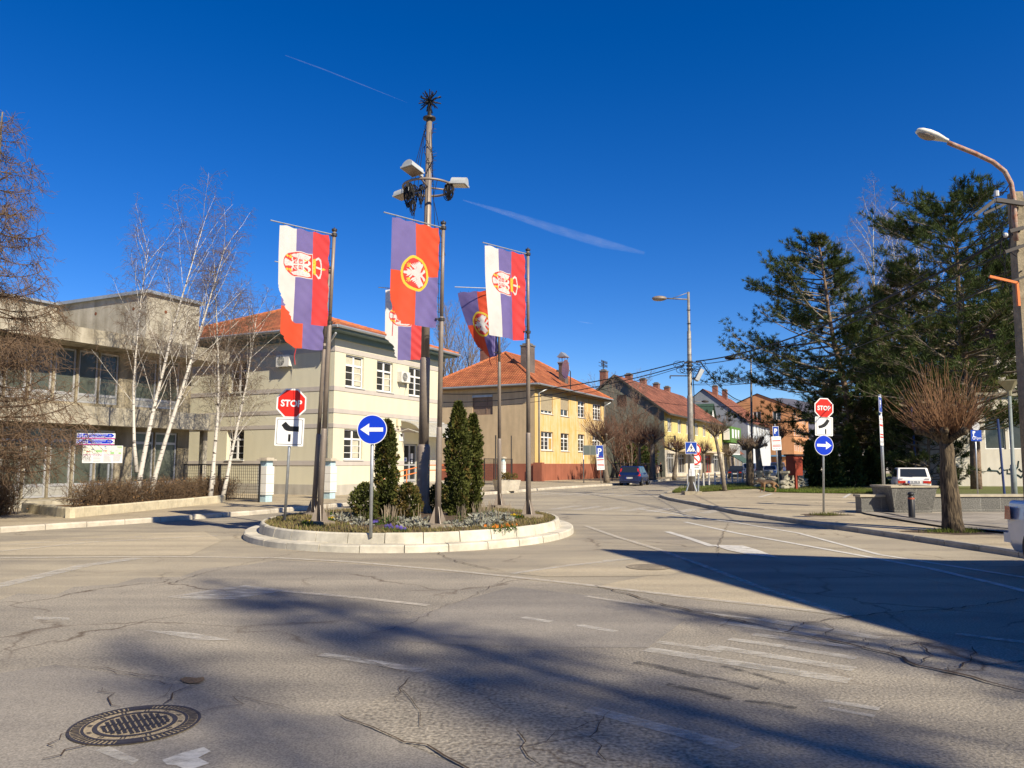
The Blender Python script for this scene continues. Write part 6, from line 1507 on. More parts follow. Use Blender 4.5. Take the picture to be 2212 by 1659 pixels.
for k, (u, v, w_, h_) in enumerate(((1495, 1007, .22, .26), (1491.5, 1016, .16, .2), (1497.5, 1016, .15, .2), (1491.5, 1024, .17, .2), (1497, 1023, .17, .24))):
    z = zA(v); x = (u - 1494) / FD * 39; a = x / .165; b = MB(); cc = Vector((.172 * math.sin(a), -.172 * math.cos(a), z)); tn = Vector((math.cos(a), math.sin(a), 0)); b.add([cc - tn * w_ / 2 + Vector((0, 0, -h_ / 2)), cc + tn * w_ / 2 + Vector((0, 0, -h_ / 2)), cc + tn * w_ / 2 + Vector((0, 0, h_ / 2)), cc - tn * w_ / 2 + Vector((0, 0, h_ / 2))], [(0, 1, 2, 3)])
    o = b.build("paper_note", mat("paper", (.72, .72, .70), .8), loc=lampA.location); tag(o, "small white paper note pasted on the lower lamp post", "notice", "paper notes on the lamp post")
lampB, _ = street_lamp("street_lamp", "dark street lamp with an arm to the left, standing before the big pine", (1625, 1042), 68.5, .12, 767, 1622, 775, (1565, 1590, 772), .13, .10, .07, 3.0)
lampC, _ = street_lamp("street_lamp", "small distant street lamp whose head shows right of the grey lamp post", (1499, 1025), 108, .12, 866, 1499, 868, (1531, 1515, 866), .13, .10, .07, 3.0)

# concrete utility pole with rusty lamp arm at the right edge
ux, uy = 11.20, 16.8
t = thing("utility_pole", "tall rough concrete utility pole with a rusty curved lamp arm at the right edge", "utility pole", (ux, uy, .1)); zu = lambda v: P(2200, v, uy).z - .1
def up_(u, v, y=0.0): p = P(u, v, uy + y); return Vector((p.x - ux, y, p.z - .1))
M_UCON = mat("rough pole concrete", (.30, .25, .17), .95, .4, 6, .9, 25); H = zu(417)
b = MB(); b.add([(x * s_, y * s_, z) for z, s_ in ((-.1, .165), (H, .11)) for x, y in ((-1, -1), (1, -1), (1, 1), (-1, 1))], [(0, 1, 5, 4), (1, 2, 6, 5), (2, 3, 7, 6), (3, 0, 4, 7), (4, 5, 6, 7)]); b.build("pole", M_UCON, t)
M_RUST = mat("rusty paint", (.34, .12, .055), .8, 0, 9, .4, 40, col2=(.42, .36, .30))
b = MB(); pts = [up_(u, v, -.16) for u, v in ((2195, 520), (2192, 470), (2190, 430), (2184, 396), (2170, 370), (2145, 350), (2105, 331), (2065, 315), (2048, 308))]; b.tube(pts, [.05] * 9, 10); arm = b.build("lamp_arm", M_RUST, t, True)
b = MB(); c = up_(2010, 292, -.16); M = Matrix.Translation(c) @ Matrix.Rotation(R(19), 4, 'Y'); n = 14; rings = []
for (x, wy, zt, zb) in ((-.33, .02, .01, -.01), (-.31, .09, .055, -.035), (-.22, .135, .085, -.07), (-.05, .15, .10, -.085), (.12, .13, .09, -.07), (.26, .085, .065, -.05), (.33, .06, .05, -.045), (.40, .05, .04, -.04)):
    o = len(b.v)
    for k in range(n): a = 2 * math.pi * k / n; cy, sz = math.cos(a), math.sin(a); q = M @ Vector((x, wy * cy, (zt if sz > 0 else -zb) * sz)); b.v.append(tuple(q))
    rings.append(o)
for i in range(len(rings) - 1):
    for k in range(n): k2 = (k + 1) % n; b.f.append((rings[i] + k, rings[i] + k2, rings[i + 1] + k2, rings[i + 1] + k)); b.mi.append(0)
hd = b.build("lamp_head", mat("cream lamp shell", (.66, .64, .56), .45, .15, 8), arm, True)
b = MB(); b.sphere((0, 0, 0), 1, 16, 8); 
for i in range(len(b.v)): v = Vector(b.v[i]); b.v[i] = tuple(M @ Vector((v.x * .21 - .08, v.y * .125, -.045 + v.z * .075)))
b.build("lens", M_LENS, hd, True)
for (a_, c_, w_) in (((2105, 466), (2150, 432), .07), ((2150, 432), (2212, 441), .09), ((2125, 462), (2190, 432), .05), ((2180, 500), (2210, 492), .08), ((2170, 545), (2212, 530), .07), ((2180, 610), (2212, 598), .05)): b = MB(); b.bar(up_(*a_, -.22), up_(*c_, -.22), w_); b.build("cross_arm", M_STEELD, t)
b = MB(); b.bar(up_(2137, 597, -.25), up_(2197, 611, -.25), .05); b.bar(up_(2197, 611, -.25), up_(2201, 661, -.25), .05); b.build("orange_bracket", M_ORANGE, t)
b = MB(); ru = random.Random(3)
for k in range(9):
    a_ = up_(ru.uniform(2130, 2190), ru.uniform(430, 560), -.25); c_ = up_(ru.uniform(2150, 2205), ru.uniform(480, 640), -.22); m_ = (a_ + c_) / 2 + Vector((ru.uniform(-.3, .1), 0, -ru.uniform(.1, .5))); b.tube([a_, a_.lerp(m_, .6) + Vector((0, 0, -.1)), m_, c_.lerp(m_, .5), c_], .010, 4)
for k in range(5): a_ = up_(2152, 424, -.22); b.tube([a_, a_ + Vector((ru.uniform(-.1, .25), 0, ru.uniform(.0, .2))), a_ + Vector((ru.uniform(-.1, .4), 0, ru.uniform(.05, .3)))], .012, 4)
b.build("loose_cables", M_CABLE, t)
b = MB(); b.cyl(up_(2153, 424, -.22), .05, .12, 8); b.sphere(up_(2172, 508, -.26), .055, 8, 6); b.build("insulators", mat("porcelain", (.6, .6, .58), .3), t)

# overhead cables
def cable(a, c, sag, rad, label, n=18):
    a, c = Vector(a), Vector(c); b = MB(); b.tube([a.lerp(c, i / n) + Vector((0, 0, -sag * 4 * (i / n) * (1 - i / n))) for i in range(n + 1)], rad, 5); return tag(b.build("overhead_cable", M_CABLE), label, "cable", "overhead cables")
LA = lambda v, dx=0: lampA.location + on_pole(v) + Vector((dx, -.15, 0))
UP = lambda v: Vector((ux - .1, uy - .2, zu(v) + .1))
cable(UP(505), LA(781, .3), .55, .030, "thick black cable running from the utility pole to the grey lamp post")
cable(UP(535), LA(788, .3), .55, .018, "thin black cable just below the thick one toward the lamp post")
cable(UP(470), P(1500, 830, 70), .9, .014, "uppermost thin wire from the utility pole past the big pine")
cable(UP(590), P(1620, 800, 68.4), .8, .016, "low wire from the utility pole through the pine to the dark lamp")
cable(LA(781, -.3), P(957, 851, 46.8), .5, .028, "upper cable from the lamp post to the cream house")
cable(LA(789, -.3), P(958, 869, 46.8), .5, .024, "middle cable from the lamp post to the cream house")
cable(LA(792, -.3), P(959, 879, 46.8), .6, .014, "lowest thin cable from the lamp post to the cream house")
cable(LA(782, .5), P(1612, 866, 68.4), .6, .03, "thick cable sagging from the lamp post down to the dark street lamp")
cable(LA(806, .1), P(1622, 873, 68.4), .35, .012, "thin wire from the lamp post down to the dark street lamp")
cable(LA(832, .1), P(1622, 806, 68.4), .3, .012, "thin wire rising from the lamp post toward the dark street lamp")
cable(P(1240, 820, 80), P(1625, 876, 68.4), 1.0, .02, "wire crossing the brown roof toward the dark street lamp")
cable(P(1285, 858, 84), P(1440, 935, 92), .6, .018, "service wire from the ochre house to the grey gable")
cable(P(1622, 880, 68.4), P(1445, 905, 94), .5, .018, "service wire from the dark street lamp to the row house")

# lamp with conical glass shade behind the granite wall
p = G(2193, 1099, .1); t = thing("park_lamp", "park lamp with upturned cone shade on a grey post behind the granite wall", "street lamp", p); zp = lambda v: P(2187, v, p.y).z - .1; dx = P(2180, 840, p.y).x - p.x; H = zp(845)
b = MB(); b.tube([(0, 0, -.05), (dx * .35, 0, zp(1005)), (dx * .36, 0, zp(1003)), (dx, 0, H)], [.095, .09, .06, .05], 12); b.build("post", mat("grey green post", (.20, .23, .22), .5, .2, 5), t, True)
b = MB(); b.lathe([(.07, -.16), (.08, .02), (.34, .34), (.36, .345), (.30, .37), (.02, .40)], 8, (dx, 0, H)); b.build("cone_shade", mat("yellowed shade", (.40, .37, .24), .4, .2, 4, trans=.4), t)

# ================================================================== GRANITE WALL, PLANTER, BOLLARDS
M_GRAN = brickmat("granite slabs", (.155, .15, .138), (.12, .117, .108), (.26, .25, .225), .62, .7, .010, .0, True, .5, .2, stain=.15)
nt_, bs_ = nodes_of(M_GRAN)
_src = bs_.inputs['Base Color'].links[0].from_socket; _tc = nt_.nodes.new("ShaderNodeTexCoord"); _n = nt_.nodes.new("ShaderNodeTexNoise"); _n.inputs['Scale'].default_value = 45; _n.inputs['Detail'].default_value = 4; nt_.links.new(_tc.outputs['Object'], _n.inputs['Vector'])
_r = nt_.nodes.new("ShaderNodeValToRGB"); _r.color_ramp.elements[0].position = .4; _r.color_ramp.elements[1].position = .6; _r.color_ramp.elements[0].color = (.45, .45, .45, 1); _r.color_ramp.elements[1].color = (1.5, 1.5, 1.45, 1); nt_.links.new(_n.outputs[0], _r.inputs[0])
_m = nt_.nodes.new("ShaderNodeMix"); _m.data_type = 'RGBA'; _m.blend_type = 'MULTIPLY'; _m.inputs[0].default_value = 1; nt_.links.new(_src, _m.inputs[6]); nt_.links.new(_r.outputs[0], _m.inputs[7]); nt_.links.new(_m.outputs[2], bs_.inputs['Base Color'])
M_COPE = mat("stone coping", (.42, .37, .27), .8, .25, 4)
def uvbox(b):
    for fi in range(len(b.f)): b.uv[fi] = [(p[0] + .6 * p[1], p[2] - .1) for p in [b.v[i] for i in b.f[fi]]]
wl = G(1862, 1109, .1); t = thing("granite_wall", "low grey granite slab wall with a pale coping right of the STOP sign", "wall", wl, R(1.5))
b = MB(); b.box(0, 9.5, 0, .4, -.05, .50); uvbox(b); b.build("slab_face", M_GRAN, t); b = MB(); b.box(-.05, 9.55, -.04, .44, .50, .57); b.build("coping", M_COPE, t)
pp = G(1973, 1110.5, .1); t = thing("stone_planter", "grey granite planter tapering downward in front of the granite wall", "planter", pp, R(1.5))
b = MB(); b.add([(-.56, -.0, -.02), (.56, 0, -.02), (.56, 1.0, -.02), (-.56, 1.0, -.02), (-.70, -.13, .80), (.70, -.13, .80), (.70, 1.13, .80), (-.70, 1.13, .80)], [(0, 1, 5, 4), (1, 2, 6, 5), (2, 3, 7, 6), (3, 0, 4, 7), (4, 5, 6, 7)]); uvbox(b); b.build("tub", M_GRAN, t)
b = MB(); b.box(-.73, .73, -.16, 0.0, .80, .855); b.box(-.73, .73, 1.0, 1.16, .80, .855); b.box(-.73, -.57, 0, 1.0, .80, .855); b.box(.57, .73, 0, 1.0, .80, .855); b.build("rim", M_COPE, t)
rr_ = np.random.default_rng(9); a_ = rr_.uniform(0, 6.28, 30); q_ = rr_.uniform(0, .16, 30); V, F = sprays(np.stack([q_ * np.cos(a_) - .05, q_ * np.sin(a_) + .4, .82 + rr_.uniform(0, .06, 30)], 1), np.stack([np.cos(a_), np.sin(a_), a_ * 0 + .8], 1), .09, 4, 3, .3); np_mesh("withered_plant", V, F, mat("withered red", (.16, .05, .035), .9), t)
t = thing("bollard", "black bollard with a red band in front of the stone planter", "bollard", G(1970, 1118, .14)); b = MB(); b.lathe([(.085, 0), (.083, .57), (.062, .585), (.062, .60), (.085, .615), (.085, .65), (.06, .69), (.0, .71)], 16); b.build("shaft", mat("black bollard", (.02, .02, .022), .45), t, True); b = MB(); b.lathe([(.0865, .50), (.0865, .545)], 16); b.build("band", mat("red band", (.42, .10, .05), .5), t)
bw = None
for k, (u, v) in enumerate(((1486, 1054), (1520, 1050), (1532, 1048.5), (1545, 1047.5), (1558, 1046), (1570, 1044.5), (1582, 1043.5), (1594, 1042.5), (1604, 1041.5), (1613, 1040.8), (1629, 1041), (1640, 1040.5))):
    p = G(u, v, .1)
    if bw is None:
        bw = thing("white_bollard", "slim white bollard in the row along the far right kerb", "bollard", p, 0, "white bollards along the street"); b = MB(); b.tube([(0, 0, 0), (0, 0, .85), (0, 0, .9)], [.06, .055, .02], 8); b.build("shaft", mat("white bollard", (.62, .6, .56), .6, .2, 8), bw)
    else: dup(bw, p)
# red box shelter on posts
p = G(1711, 1056.5, .12); t = thing("book_box", "rust-red wooden box with a pitched roof on two posts on the lawn", "wooden box", p, R(28)); zb = lambda v: P(1711, v, p.y).z - .12; M_REDW = brickmat("red boards", (.30, .055, .03), (.25, .045, .025), (.09, .02, .012), 5, .12, .008, .5, False, .6, .3)
z0, z1 = zb(1027), zb(983); b = MB(); b.box(-.12, .62, -.3, .3, z0, z1 - .05); b.build("box", M_REDW, t); b = MB(); b.box(-.2, .7, -.38, .38, z1 - .05, z1 + .05); b.build("roof", mat("dark felt", (.04, .03, .03), .9), t); b = MB(); b.bar((-.05, -.35, 0), (-.05, -.35, zb(994)), .12); b.build("post", M_REDW, t); b = MB(); b.bar((.55, .1, 0), (.55, .1, z0), .1); b.build("post", mat("dark post", (.06, .03, .025), .8), t)
b = MB(); b.box(.0, .5, -.31, -.301, z0 + .1, z1 - .2); b.build("door", M_REDW, t)
# low dry-stone walls with stone posts along the lawn
M_STONE = mat("pale field stone", (.36, .33, .25), .95, .45, 3, .7, 12)
def stonewall(a, c, label, posts):
    a, c = Vector(a), Vector(c); L = (c - a).length; t = thing("stone_wall", label, "low wall", a, math.atan2((c - a).y, (c - a).x)); b = MB(); r = random.Random(int(L * 10)); x = 0
    while x < L:
        w_ = r.uniform(.3, .6); z = 0
        while z < .5: h_ = r.uniform(.15, .28); b.sphere((x + w_ / 2 + r.uniform(-.05, .05), r.uniform(-.04, .04), z + h_ / 2), .5, 7, 5, 0, (w_, .45, h_ * 1.1)); z += h_
        x += w_ * .95
    b.build("stones", M_STONE, t)
    for k in range(posts): x = L * (k + .5) / posts; b = MB(); b.tube([(x, 0, 0), (x + .03, 0, .5), (x, 0, .95)], [.17, .14, .2], 8); b.box(x - .26, x + .26, -.24, .24, .95, 1.08); b.build("stone_post", M_STONE, t)
stonewall(G(1690, 1058, .12), G(1757, 1049.5, .12), "low dry-stone wall with stone posts behind the red box", 6)
stonewall(G(1632, 1054, .12), G(1668, 1052.5, .12), "short dry-stone wall piece behind the dog", 2)
t = thing("litter_bin", "black litter bin standing beside the thin street tree", "bin", G(1701, 1051, .12)); b = MB(); b.lathe([(.26, 0), (.3, .8), (.32, .85), (.24, .86)], 14); b.build("bin_body", M_SBLACK, t)
# park things in the shade: playground tower, red board, benches
p = G(1900, 1030, .12); pg = thing("playground_tower", "green and cream playground slide tower in the shade under the trees", "playground", (31.8, 62, .12), R(10)); b = MB(); zq = lambda v: P(1900, v, 62).z - .12; xq = lambda u: P(u, 1000, 62).x - 31.8
for u in (1869, 1893, 1931, 1956): b.bar((xq(u), 0, 0), (xq(u), 0, zq(971)), .12); b.bar((xq(u), 1.5, 0), (xq(u), 1.5, zq(973)), .12)
for v in (974, 984): b.bar((xq(1869), -.05, zq(v)), (xq(1956), -.05, zq(v)), .09)
b.build("green_frame", mat("green play paint", (.05, .22, .14), .5), pg); b = MB()
for u0, u1 in ((1871, 1880), (1894, 1925), (1942, 1955)): b.box(xq(u0), xq(u1), -.02, .06, zq(990), zq(978))
b.build("panels", mat("cream play panel", (.55, .52, .34), .5), pg); b = MB(); b.add([(xq(1925), -.2, zq(976)), (xq(1935), -.2, zq(976)), (xq(1945), -2.6, zq(1022)), (xq(1933), -2.6, zq(1022))], [(3, 2, 1, 0)]); b.bar((xq(1925), -.2, zq(974)), (xq(1933), -2.6, zq(1018)), .1); b.bar((xq(1936), -.2, zq(974)), (xq(1945), -2.6, zq(1018)), .1); b.build("slide", mat("cream slide", (.60, .56, .36), .4), pg)
b = MB(); b.box(xq(1868), xq(1956), -.1, 1.6, zq(994), zq(991)); b.build("deck", mat("brown deck", (.1, .07, .05), .8), pg)
t = thing("red_board", "dark red information board standing in the park shade", "information board", (29.6, 63, .12), R(12)); zq2 = lambda v: P(1855, v, 63).z - .12; b = MB(); b.box(-.55, .55, -.06, 0, zq2(1014), zq2(993)); b.build("board", mat("board red", (.25, .03, .035), .5), t); b = MB(); 
for k in range(5): b.face2(rect(-.4, .35 - .1 * (k % 2), zq2(998 + 3 * k), zq2(997 + 3 * k)), -.065)
b.build("print", mat("pale print", (.5, .42, .4), .7), t); b = MB(); b.bar((-.5, .03, 0), (-.5, .03, zq2(993)), .08); b.bar((.5, .03, 0), (.5, .03, zq2(993)), .08); b.build("legs", M_IRON, t)
for (u, vb, vt, Y, m_, lab) in ((1980, 1024, 878, 50, mat("blue pole paint", (.03, .09, .36), .45), "slim bright blue pole rising behind the parked white hatchback"), (2171, 1084, 905, 38, mat("dark blue pole", (.03, .05, .14), .5), "slim dark blue pole beside the park lamp")):
    p = P(u, vb, Y); b = MB(); b.tube([(0, 0, -p.z), (-.1, 0, P(u - 8, vt, Y).z - p.z)], .055, 8); o = tag(b.build("steel_pole", m_, loc=p), lab, "pole")

# big manhole cover in the foreground and a small one by the triangle
def manhole(c, r0, label, m1, m2, rz):
    t = thing("manhole_cover", label, "manhole cover", (c.x, c.y, 0.005), rz); N = 64
    def ringf(ra, rb, z): b = MB(); b.add([(ra * math.cos(2 * math.pi * k / N), ra * math.sin(2 * math.pi * k / N), z) for k in range(N)] + [(rb * math.cos(2 * math.pi * k / N), rb * math.sin(2 * math.pi * k / N), z) for k in range(N)], [(k, N + k, N + (k + 1) % N, (k + 1) % N) for k in range(N)]); return b
    b = ringf(0.001, r0, .004); b.build("bed", m1, t)
    for ra, rb in ((r0 * .95, r0), (r0 * .755, r0 * .80), (r0 * .56, r0 * .635)): ringf(ra, rb, .0075).build("iron_ring", m2, t)
    b = MB(); 
    for k in range(72):
        if k in (13, 14, 15, 16, 49, 50, 51, 52): continue
        a = 2 * math.pi * k / 72; c_, s_ = math.cos(a), math.sin(a); d = Vector((-s_, c_, 0)) * r0 * .017; b.add([Vector((c_, s_, 0)) * r0 * .81 - d + Vector((0, 0, .0085)), Vector((c_, s_, 0)) * r0 * .94 - d + Vector((0, 0, .0085)), Vector((c_, s_, 0)) * r0 * .94 + d + Vector((0, 0, .0085)), Vector((c_, s_, 0)) * r0 * .81 + d + Vector((0, 0, .0085))], [(0, 1, 2, 3)])
    for a0 in (13, 49): b.add([Vector((math.cos(2 * math.pi * (a0 - .5 + 5 * j / 8) / 72), math.sin(2 * math.pi * (a0 - .5 + 5 * j / 8) / 72), 0)) * q + Vector((0, 0, .0088)) for q in (r0 * .80, r0 * .95) for j in range(9)], [(j, j + 1, 10 + j, 9 + j) for j in range(8)])
    b.build("rim_ribs", m2, t)
    b = MB(); s_ = r0 * .085; n = 7
    for i in range(-n, n):
        for j in range(-n, n):
            x, y = (i + .5) * s_, (j + .5) * s_; 
            if math.hypot(x, y) > r0 * .50 or j in (-3, 1): continue
            h_ = s_ * .36; b.add([(x - h_, y - h_, .0095), (x + h_, y - h_, .0095), (x + h_, y + h_, .0095), (x - h_, y + h_, .0095)], [(0, 1, 2, 3)])
    for j in (-3, 1): y = (j + .5) * s_; xw = math.sqrt(max(0, (r0 * .52) ** 2 - y * y)); b.add([(-xw, y - s_ * .3, .0095), (xw, y - s_ * .3, .0095), (xw, y + s_ * .3, .0095), (-xw, y + s_ * .3, .0095)], [(0, 1, 2, 3)])
    b.build("grid_plate", m2, t)
    b = MB()
    for k in range(12): a = 2 * math.pi * k / 12 + .1; c_ = Vector((math.cos(a), math.sin(a), 0)); d = Vector((-c_.y, c_.x, 0)); 
    for k in range(12):
        a = 2 * math.pi * k / 12 + .1; c_ = Vector((math.cos(a), math.sin(a), 0)); d = Vector((-c_.y, c_.x, 0))
        for o_ in (-.02, .02): q = c_ * r0 * .69 + d * r0 * o_ * 1.4; b.add([q - c_ * r0 * .035 - d * .004 + Vector((0, 0, .008)), q + c_ * r0 * .035 - d * .004 + Vector((0, 0, .008)), q + c_ * r0 * .035 + d * .004 + Vector((0, 0, .008)), q - c_ * r0 * .035 + d * .004 + Vector((0, 0, .008))], [(0, 1, 2, 3)])
    b.build("cast_marks", m2, t); return t
M_BED = mat("sandy iron bed", (.37, .30, .20), .95, .35, 30, .6, 60); M_CAST = mat("cast iron", (.055, .05, .055), .55, .3, 40, metal=.2)
manhole(G(293, 1567), .375, "large round cast iron manhole cover in the near left road", M_BED, M_CAST, R(35))
manhole(G(1401, 1226), .34, "small dusty manhole cover in the pale painted triangle", M_DUST, mat("dusty iron", (.25, .21, .16), .9), R(10))
# white parking bay ticks on the far pavement
b = MB()
for (p, q) in (((1640, 1074), (1668, 1066.5)), ((1823, 1075), (1838, 1066)), ((1470, 1068), (1480, 1065))):
    a_, c_ = G(*p, .1), G(*q, .1); d = (c_ - a_).normalized(); s = Vector((-d.y, d.x, 0)) * .07; z = Vector((0, 0, .0045)); b.add([a_ - s + z, a_ + s + z, c_ + s + z, c_ - s + z], [(0, 1, 2, 3)])
struct(b.build("bay_marking", M_PAINT3))
# ================================================================== CARS
M_TYRE = mat("tyre", (.018, .018, .018), .8); M_RIM = mat("rim", (.4, .4, .41), .35, metal=.7); M_TRIM = mat("black trim", (.025, .025, .027), .5); M_TAIL = mat("tail light", (.50, .02, .012), .2, spec=.6); M_HEAD = mat("headlight", (.65, .66, .66), .1, spec=.7); M_CGLASS = glassmat("car glass", (.02, .025, .03), .03); M_AMB = mat("amber lamp", (.6, .22, .03), .2)
def paint(name, c, rough=.25, metal=0.0):
    m = mat(name, c, rough, .06, 6, metal=metal, spec=.5); b = nodes_of(m)[1]; b.inputs['Coat Weight'].default_value = .5; b.inputs['Coat Roughness'].default_value = .08; return m
def car(name, label, loc, heading, L, W, H, pm, kind, plate=None, tail='wide', group="cars parked along the streets", lit=False):
    """local x = forward, y = left"""
    t = thing(name, label, "car", loc, heading, group); w_ = W / 2
    K = {'oldhatch': dict(st=[(0, .60), (.02, .62), (.15, .63), (.68, .63), (.80, .60), (.97, .52), (1, .48)], gb=(.01, .74), gt=(.15, .56), ins=.20),
         'hatch': dict(st=[(0, .58), (.015, .61), (.15, .62), (.70, .62), (.82, .58), (.96, .47), (1, .42)], gb=(.005, .80), gt=(.07, .55), ins=.22),
         'sedan': dict(st=[(0, .60), (.02, .63), (.2, .64), (.70, .63), (.82, .59), (.97, .50), (1, .44)], gb=(.16, .76), gt=(.29, .58), ins=.24),
         'slant': dict(st=[(0, .62), (.015, .66), (.12, .66), (.70, .63), (.82, .59), (.96, .48), (1, .43)], gb=(.05, .80), gt=(.26, .58), ins=.24),
         'van': dict(st=[(0, .55), (.01, .58), (.2, .58), (.76, .58), (.86, .54), (.97, .45), (1, .4)], gb=(.0, .86), gt=(.04, .66), ins=.16)}[kind]
    X = lambda f: (f - .5) * L; zb = .20; wr = .30 if H < 1.6 else .33
    b = MB(); o = 0; rings = []
    for f, zt in K['st']:
        e = 1 - .12 * max(0, abs(f - .5) - .42) / .08; zt *= H; o = len(b.v)
        for y, z in ((-w_ * .90 * e, zb), (-w_ * e, zb + .16), (-w_ * e * 1.0, zt * .72), (-w_ * .95 * e, zt), (w_ * .95 * e, zt), (w_ * e, zt * .72), (w_ * e, zb + .16), (w_ * .90 * e, zb)): b.v.append((X(f), y, z))
        rings.append(o)
    for i in range(len(rings) - 1):
        for k in range(8): k2 = (k + 1) % 8; b.f.append((rings[i] + k, rings[i + 1] + k, rings[i + 1] + k2, rings[i] + k2)); b.mi.append(0)
    b.f.append(tuple(rings[0] + k for k in range(8))); b.mi.append(0); b.f.append(tuple(rings[-1] + k for k in reversed(range(8)))); b.mi.append(0)
    body = b.build("body", pm, t); md = body.modifiers.new("bevel", 'BEVEL'); md.width = .05; md.segments = 3; md.limit_method = 'ANGLE'; md.angle_limit = R(25)
    zbelt = .615 * H; xr0, xf0 = X(K['gb'][0]), X(K['gb'][1]); xr1, xf1 = X(K['gt'][0]), X(K['gt'][1]); yi = w_ * .93; yt = w_ * .93 - K['ins'] * (H - zbelt) * .8
    zb2 = zbelt - .04 if kind != 'van' else .56 * H
    c = [(xr0, -yi, zb2), (xf0, -yi, zb2), (xf0, yi, zb2), (xr0, yi, zb2), (xr1, -yt, H), (xf1, -yt, H), (xf1, yt, H), (xr1, yt, H)]
    b = MB(); b.add(c, [(0, 1, 5, 4), (1, 2, 6, 5), (2, 3, 7, 6), (3, 0, 4, 7), (4, 5, 6, 7)]); g = b.build("roof", pm, t); md = g.modifiers.new("bevel", 'BEVEL'); md.width = .055; md.segments = 3; md.limit_method = 'ANGLE'
    V = [Vector(p) for p in c]
    def pane(nm, q, f0, f1, g0, g1, off, m=M_CGLASS):
        A, B_, C_, D_ = q; n = (B_ - A).cross(D_ - A).normalized() * off
        pt = lambda s, u: (A.lerp(B_, s)).lerp(D_.lerp(C_, s), u) + n
        b = MB(); b.add([pt(f0, g0), pt(f1, g0), pt(f1, g1), pt(f0, g1)], [(0, 1, 2, 3)]); return b.build(nm, m, t)
    pane("rear_window", (V[3], V[0], V[4], V[7]), .09, .91, .22, .90, .008); pane("windscreen", (V[1], V[2], V[6], V[5]), .06, .94, .14, .93, .008)
    for q in ((V[0], V[1], V[5], V[4]), (V[2], V[3], V[7], V[6])):
        for f0, f1 in ((.10, .45), (.49, .88)): pane("side_window", q, f0, f1, .20, .88, .007)
    xw = (.185 * L - L / 2, .81 * L - L / 2)
    for x in xw:
        for s in (-1, 1):
            b = MB(); b.lathe([(.0, -.005), (wr * 1.13, -.005)], 24); 
            for i in range(len(b.v)): v = b.v[i]; b.v[i] = (x + v[0], s * (w_ * 1.003), wr + v[1])
            b.build("wheel_arch", M_TRIM, t)
            b = MB(); prof = [(wr * .62, .0), (wr * .9, 0.0), (wr, .03), (wr, .15), (wr * .9, .18), (wr * .5, .18)]; b.lathe(prof, 24)
            for i in range(len(b.v)): v = b.v[i]; b.v[i] = (v[0], s * (w_ * 1.003 + .012 - v[2]), v[1])
            wh = b.build("wheel", M_TYRE, t, True, (x, 0, wr)); b = MB(); b.lathe([(0, .0), (wr * .2, -.008), (wr * .55, .02), (wr * .66, .0)], 16)
            for i in range(len(b.v)): v = b.v[i]; b.v[i] = (v[0], s * (w_ * 1.003 + .010 - v[2]), v[1])
            b.build("rim", M_RIM, wh)
    b = MB(); b.box(X(0) - .05, X(0) + .12, -w_ * .91, w_ * .93, .34, .34 + .14 * H * .7); b.build("rear_bumper", M_TRIM if kind == 'oldhatch' else pm, t)
    b = MB(); b.box(X(1) - .12, X(1) + .07, -w_ * .86, w_ * .86, .28, .28 + .15 * H * .7); b.build("front_bumper", M_TRIM if kind == 'oldhatch' else pm, t)
    for s in (-1, 1):
        b = MB()
        if tail == 'tall': b.add([(X(.0) - .012, s * w_ * .78, .50 * H), (X(0) - .012, s * w_ * .93, .50 * H), (X(.055) - .03, s * w_ * .80, .88 * H), (X(.055) - .03, s * w_ * .68, .88 * H), (X(.03), s * w_ * 1.01, .50 * H), (X(.075), s * w_ * .83, .88 * H)], [(0, 1, 2, 3) if s < 0 else (3, 2, 1, 0), (1, 4, 5, 2) if s < 0 else (2, 5, 4, 1)])
        elif tail == 'wrap': b.add([(X(0) - .012, s * w_ * .58, .47 * H), (X(0) - .025, s * w_ * .90, .46 * H), (X(.06), s * w_ * 1.01, .47 * H), (X(0) - .012, s * w_ * .60, .58 * H), (X(0) - .018, s * w_ * .885, .595 * H), (X(.055), s * w_ * .995, .60 * H)], [(0, 1, 4, 3) if s < 0 else (3, 4, 1, 0), (1, 2, 5, 4) if s < 0 else (4, 5, 2, 1)])
        else: b.box(X(0) - .015, X(.0) + .05, min(s * w_ * .48, s * w_ * .90), max(s * w_ * .48, s * w_ * .90), .455 * H, .535 * H)
        b.build("tail_light", M_TAIL, t)
        if tail == 'wide': b = MB(); b.box(X(0) - .018, X(.0) + .04, min(s * w_ * .74, s * w_ * .905), max(s * w_ * .74, s * w_ * .905), .44 * H, .465 * H); b.build("indicator", M_AMB, t)
        b = MB(); b.box(X(1) - .14, X(1) + .012, min(s * w_ * .5, s * w_ * .80), max(s * w_ * .5, s * w_ * .80), .385 * H, .465 * H); b.build("headlight", M_HEAD, t)
        b = MB(); b.box(X(.68), X(.70) + .06, s * (w_ + .08) - .08, s * (w_ + .08) + .08, .60 * H, .68 * H); b.build("mirror", M_TRIM if kind != 'van' else pm, t)
    b = MB(); b.box(X(0) - .025, X(0) - .005, -.26, .26, (.455 if kind == 'oldhatch' else .36) * H, (.455 if kind == 'oldhatch' else .36) * H + .115); pl_ = b.build("number_plate", M_SWHITE, t)
    if plate:
        b = MB(); vs, fs = text_geo(plate, .10, .002); z = .455 * H + .058 if kind == 'oldhatch' else .36 * H + .058; b.add([(X(0) - .028, -(p[0] + .03), z + p[1]) for p in vs], fs); b.build("lettering", M_SBLACK, pl_); b = MB(); b.add([(X(0) - .028, .26, z - .055), (X(0) - .028, .20, z - .055), (X(0) - .028, .20, z + .055), (X(0) - .028, .26, z + .055)], [(0, 1, 2, 3)]); b.build("blue_strip", M_SBLUE, pl_)
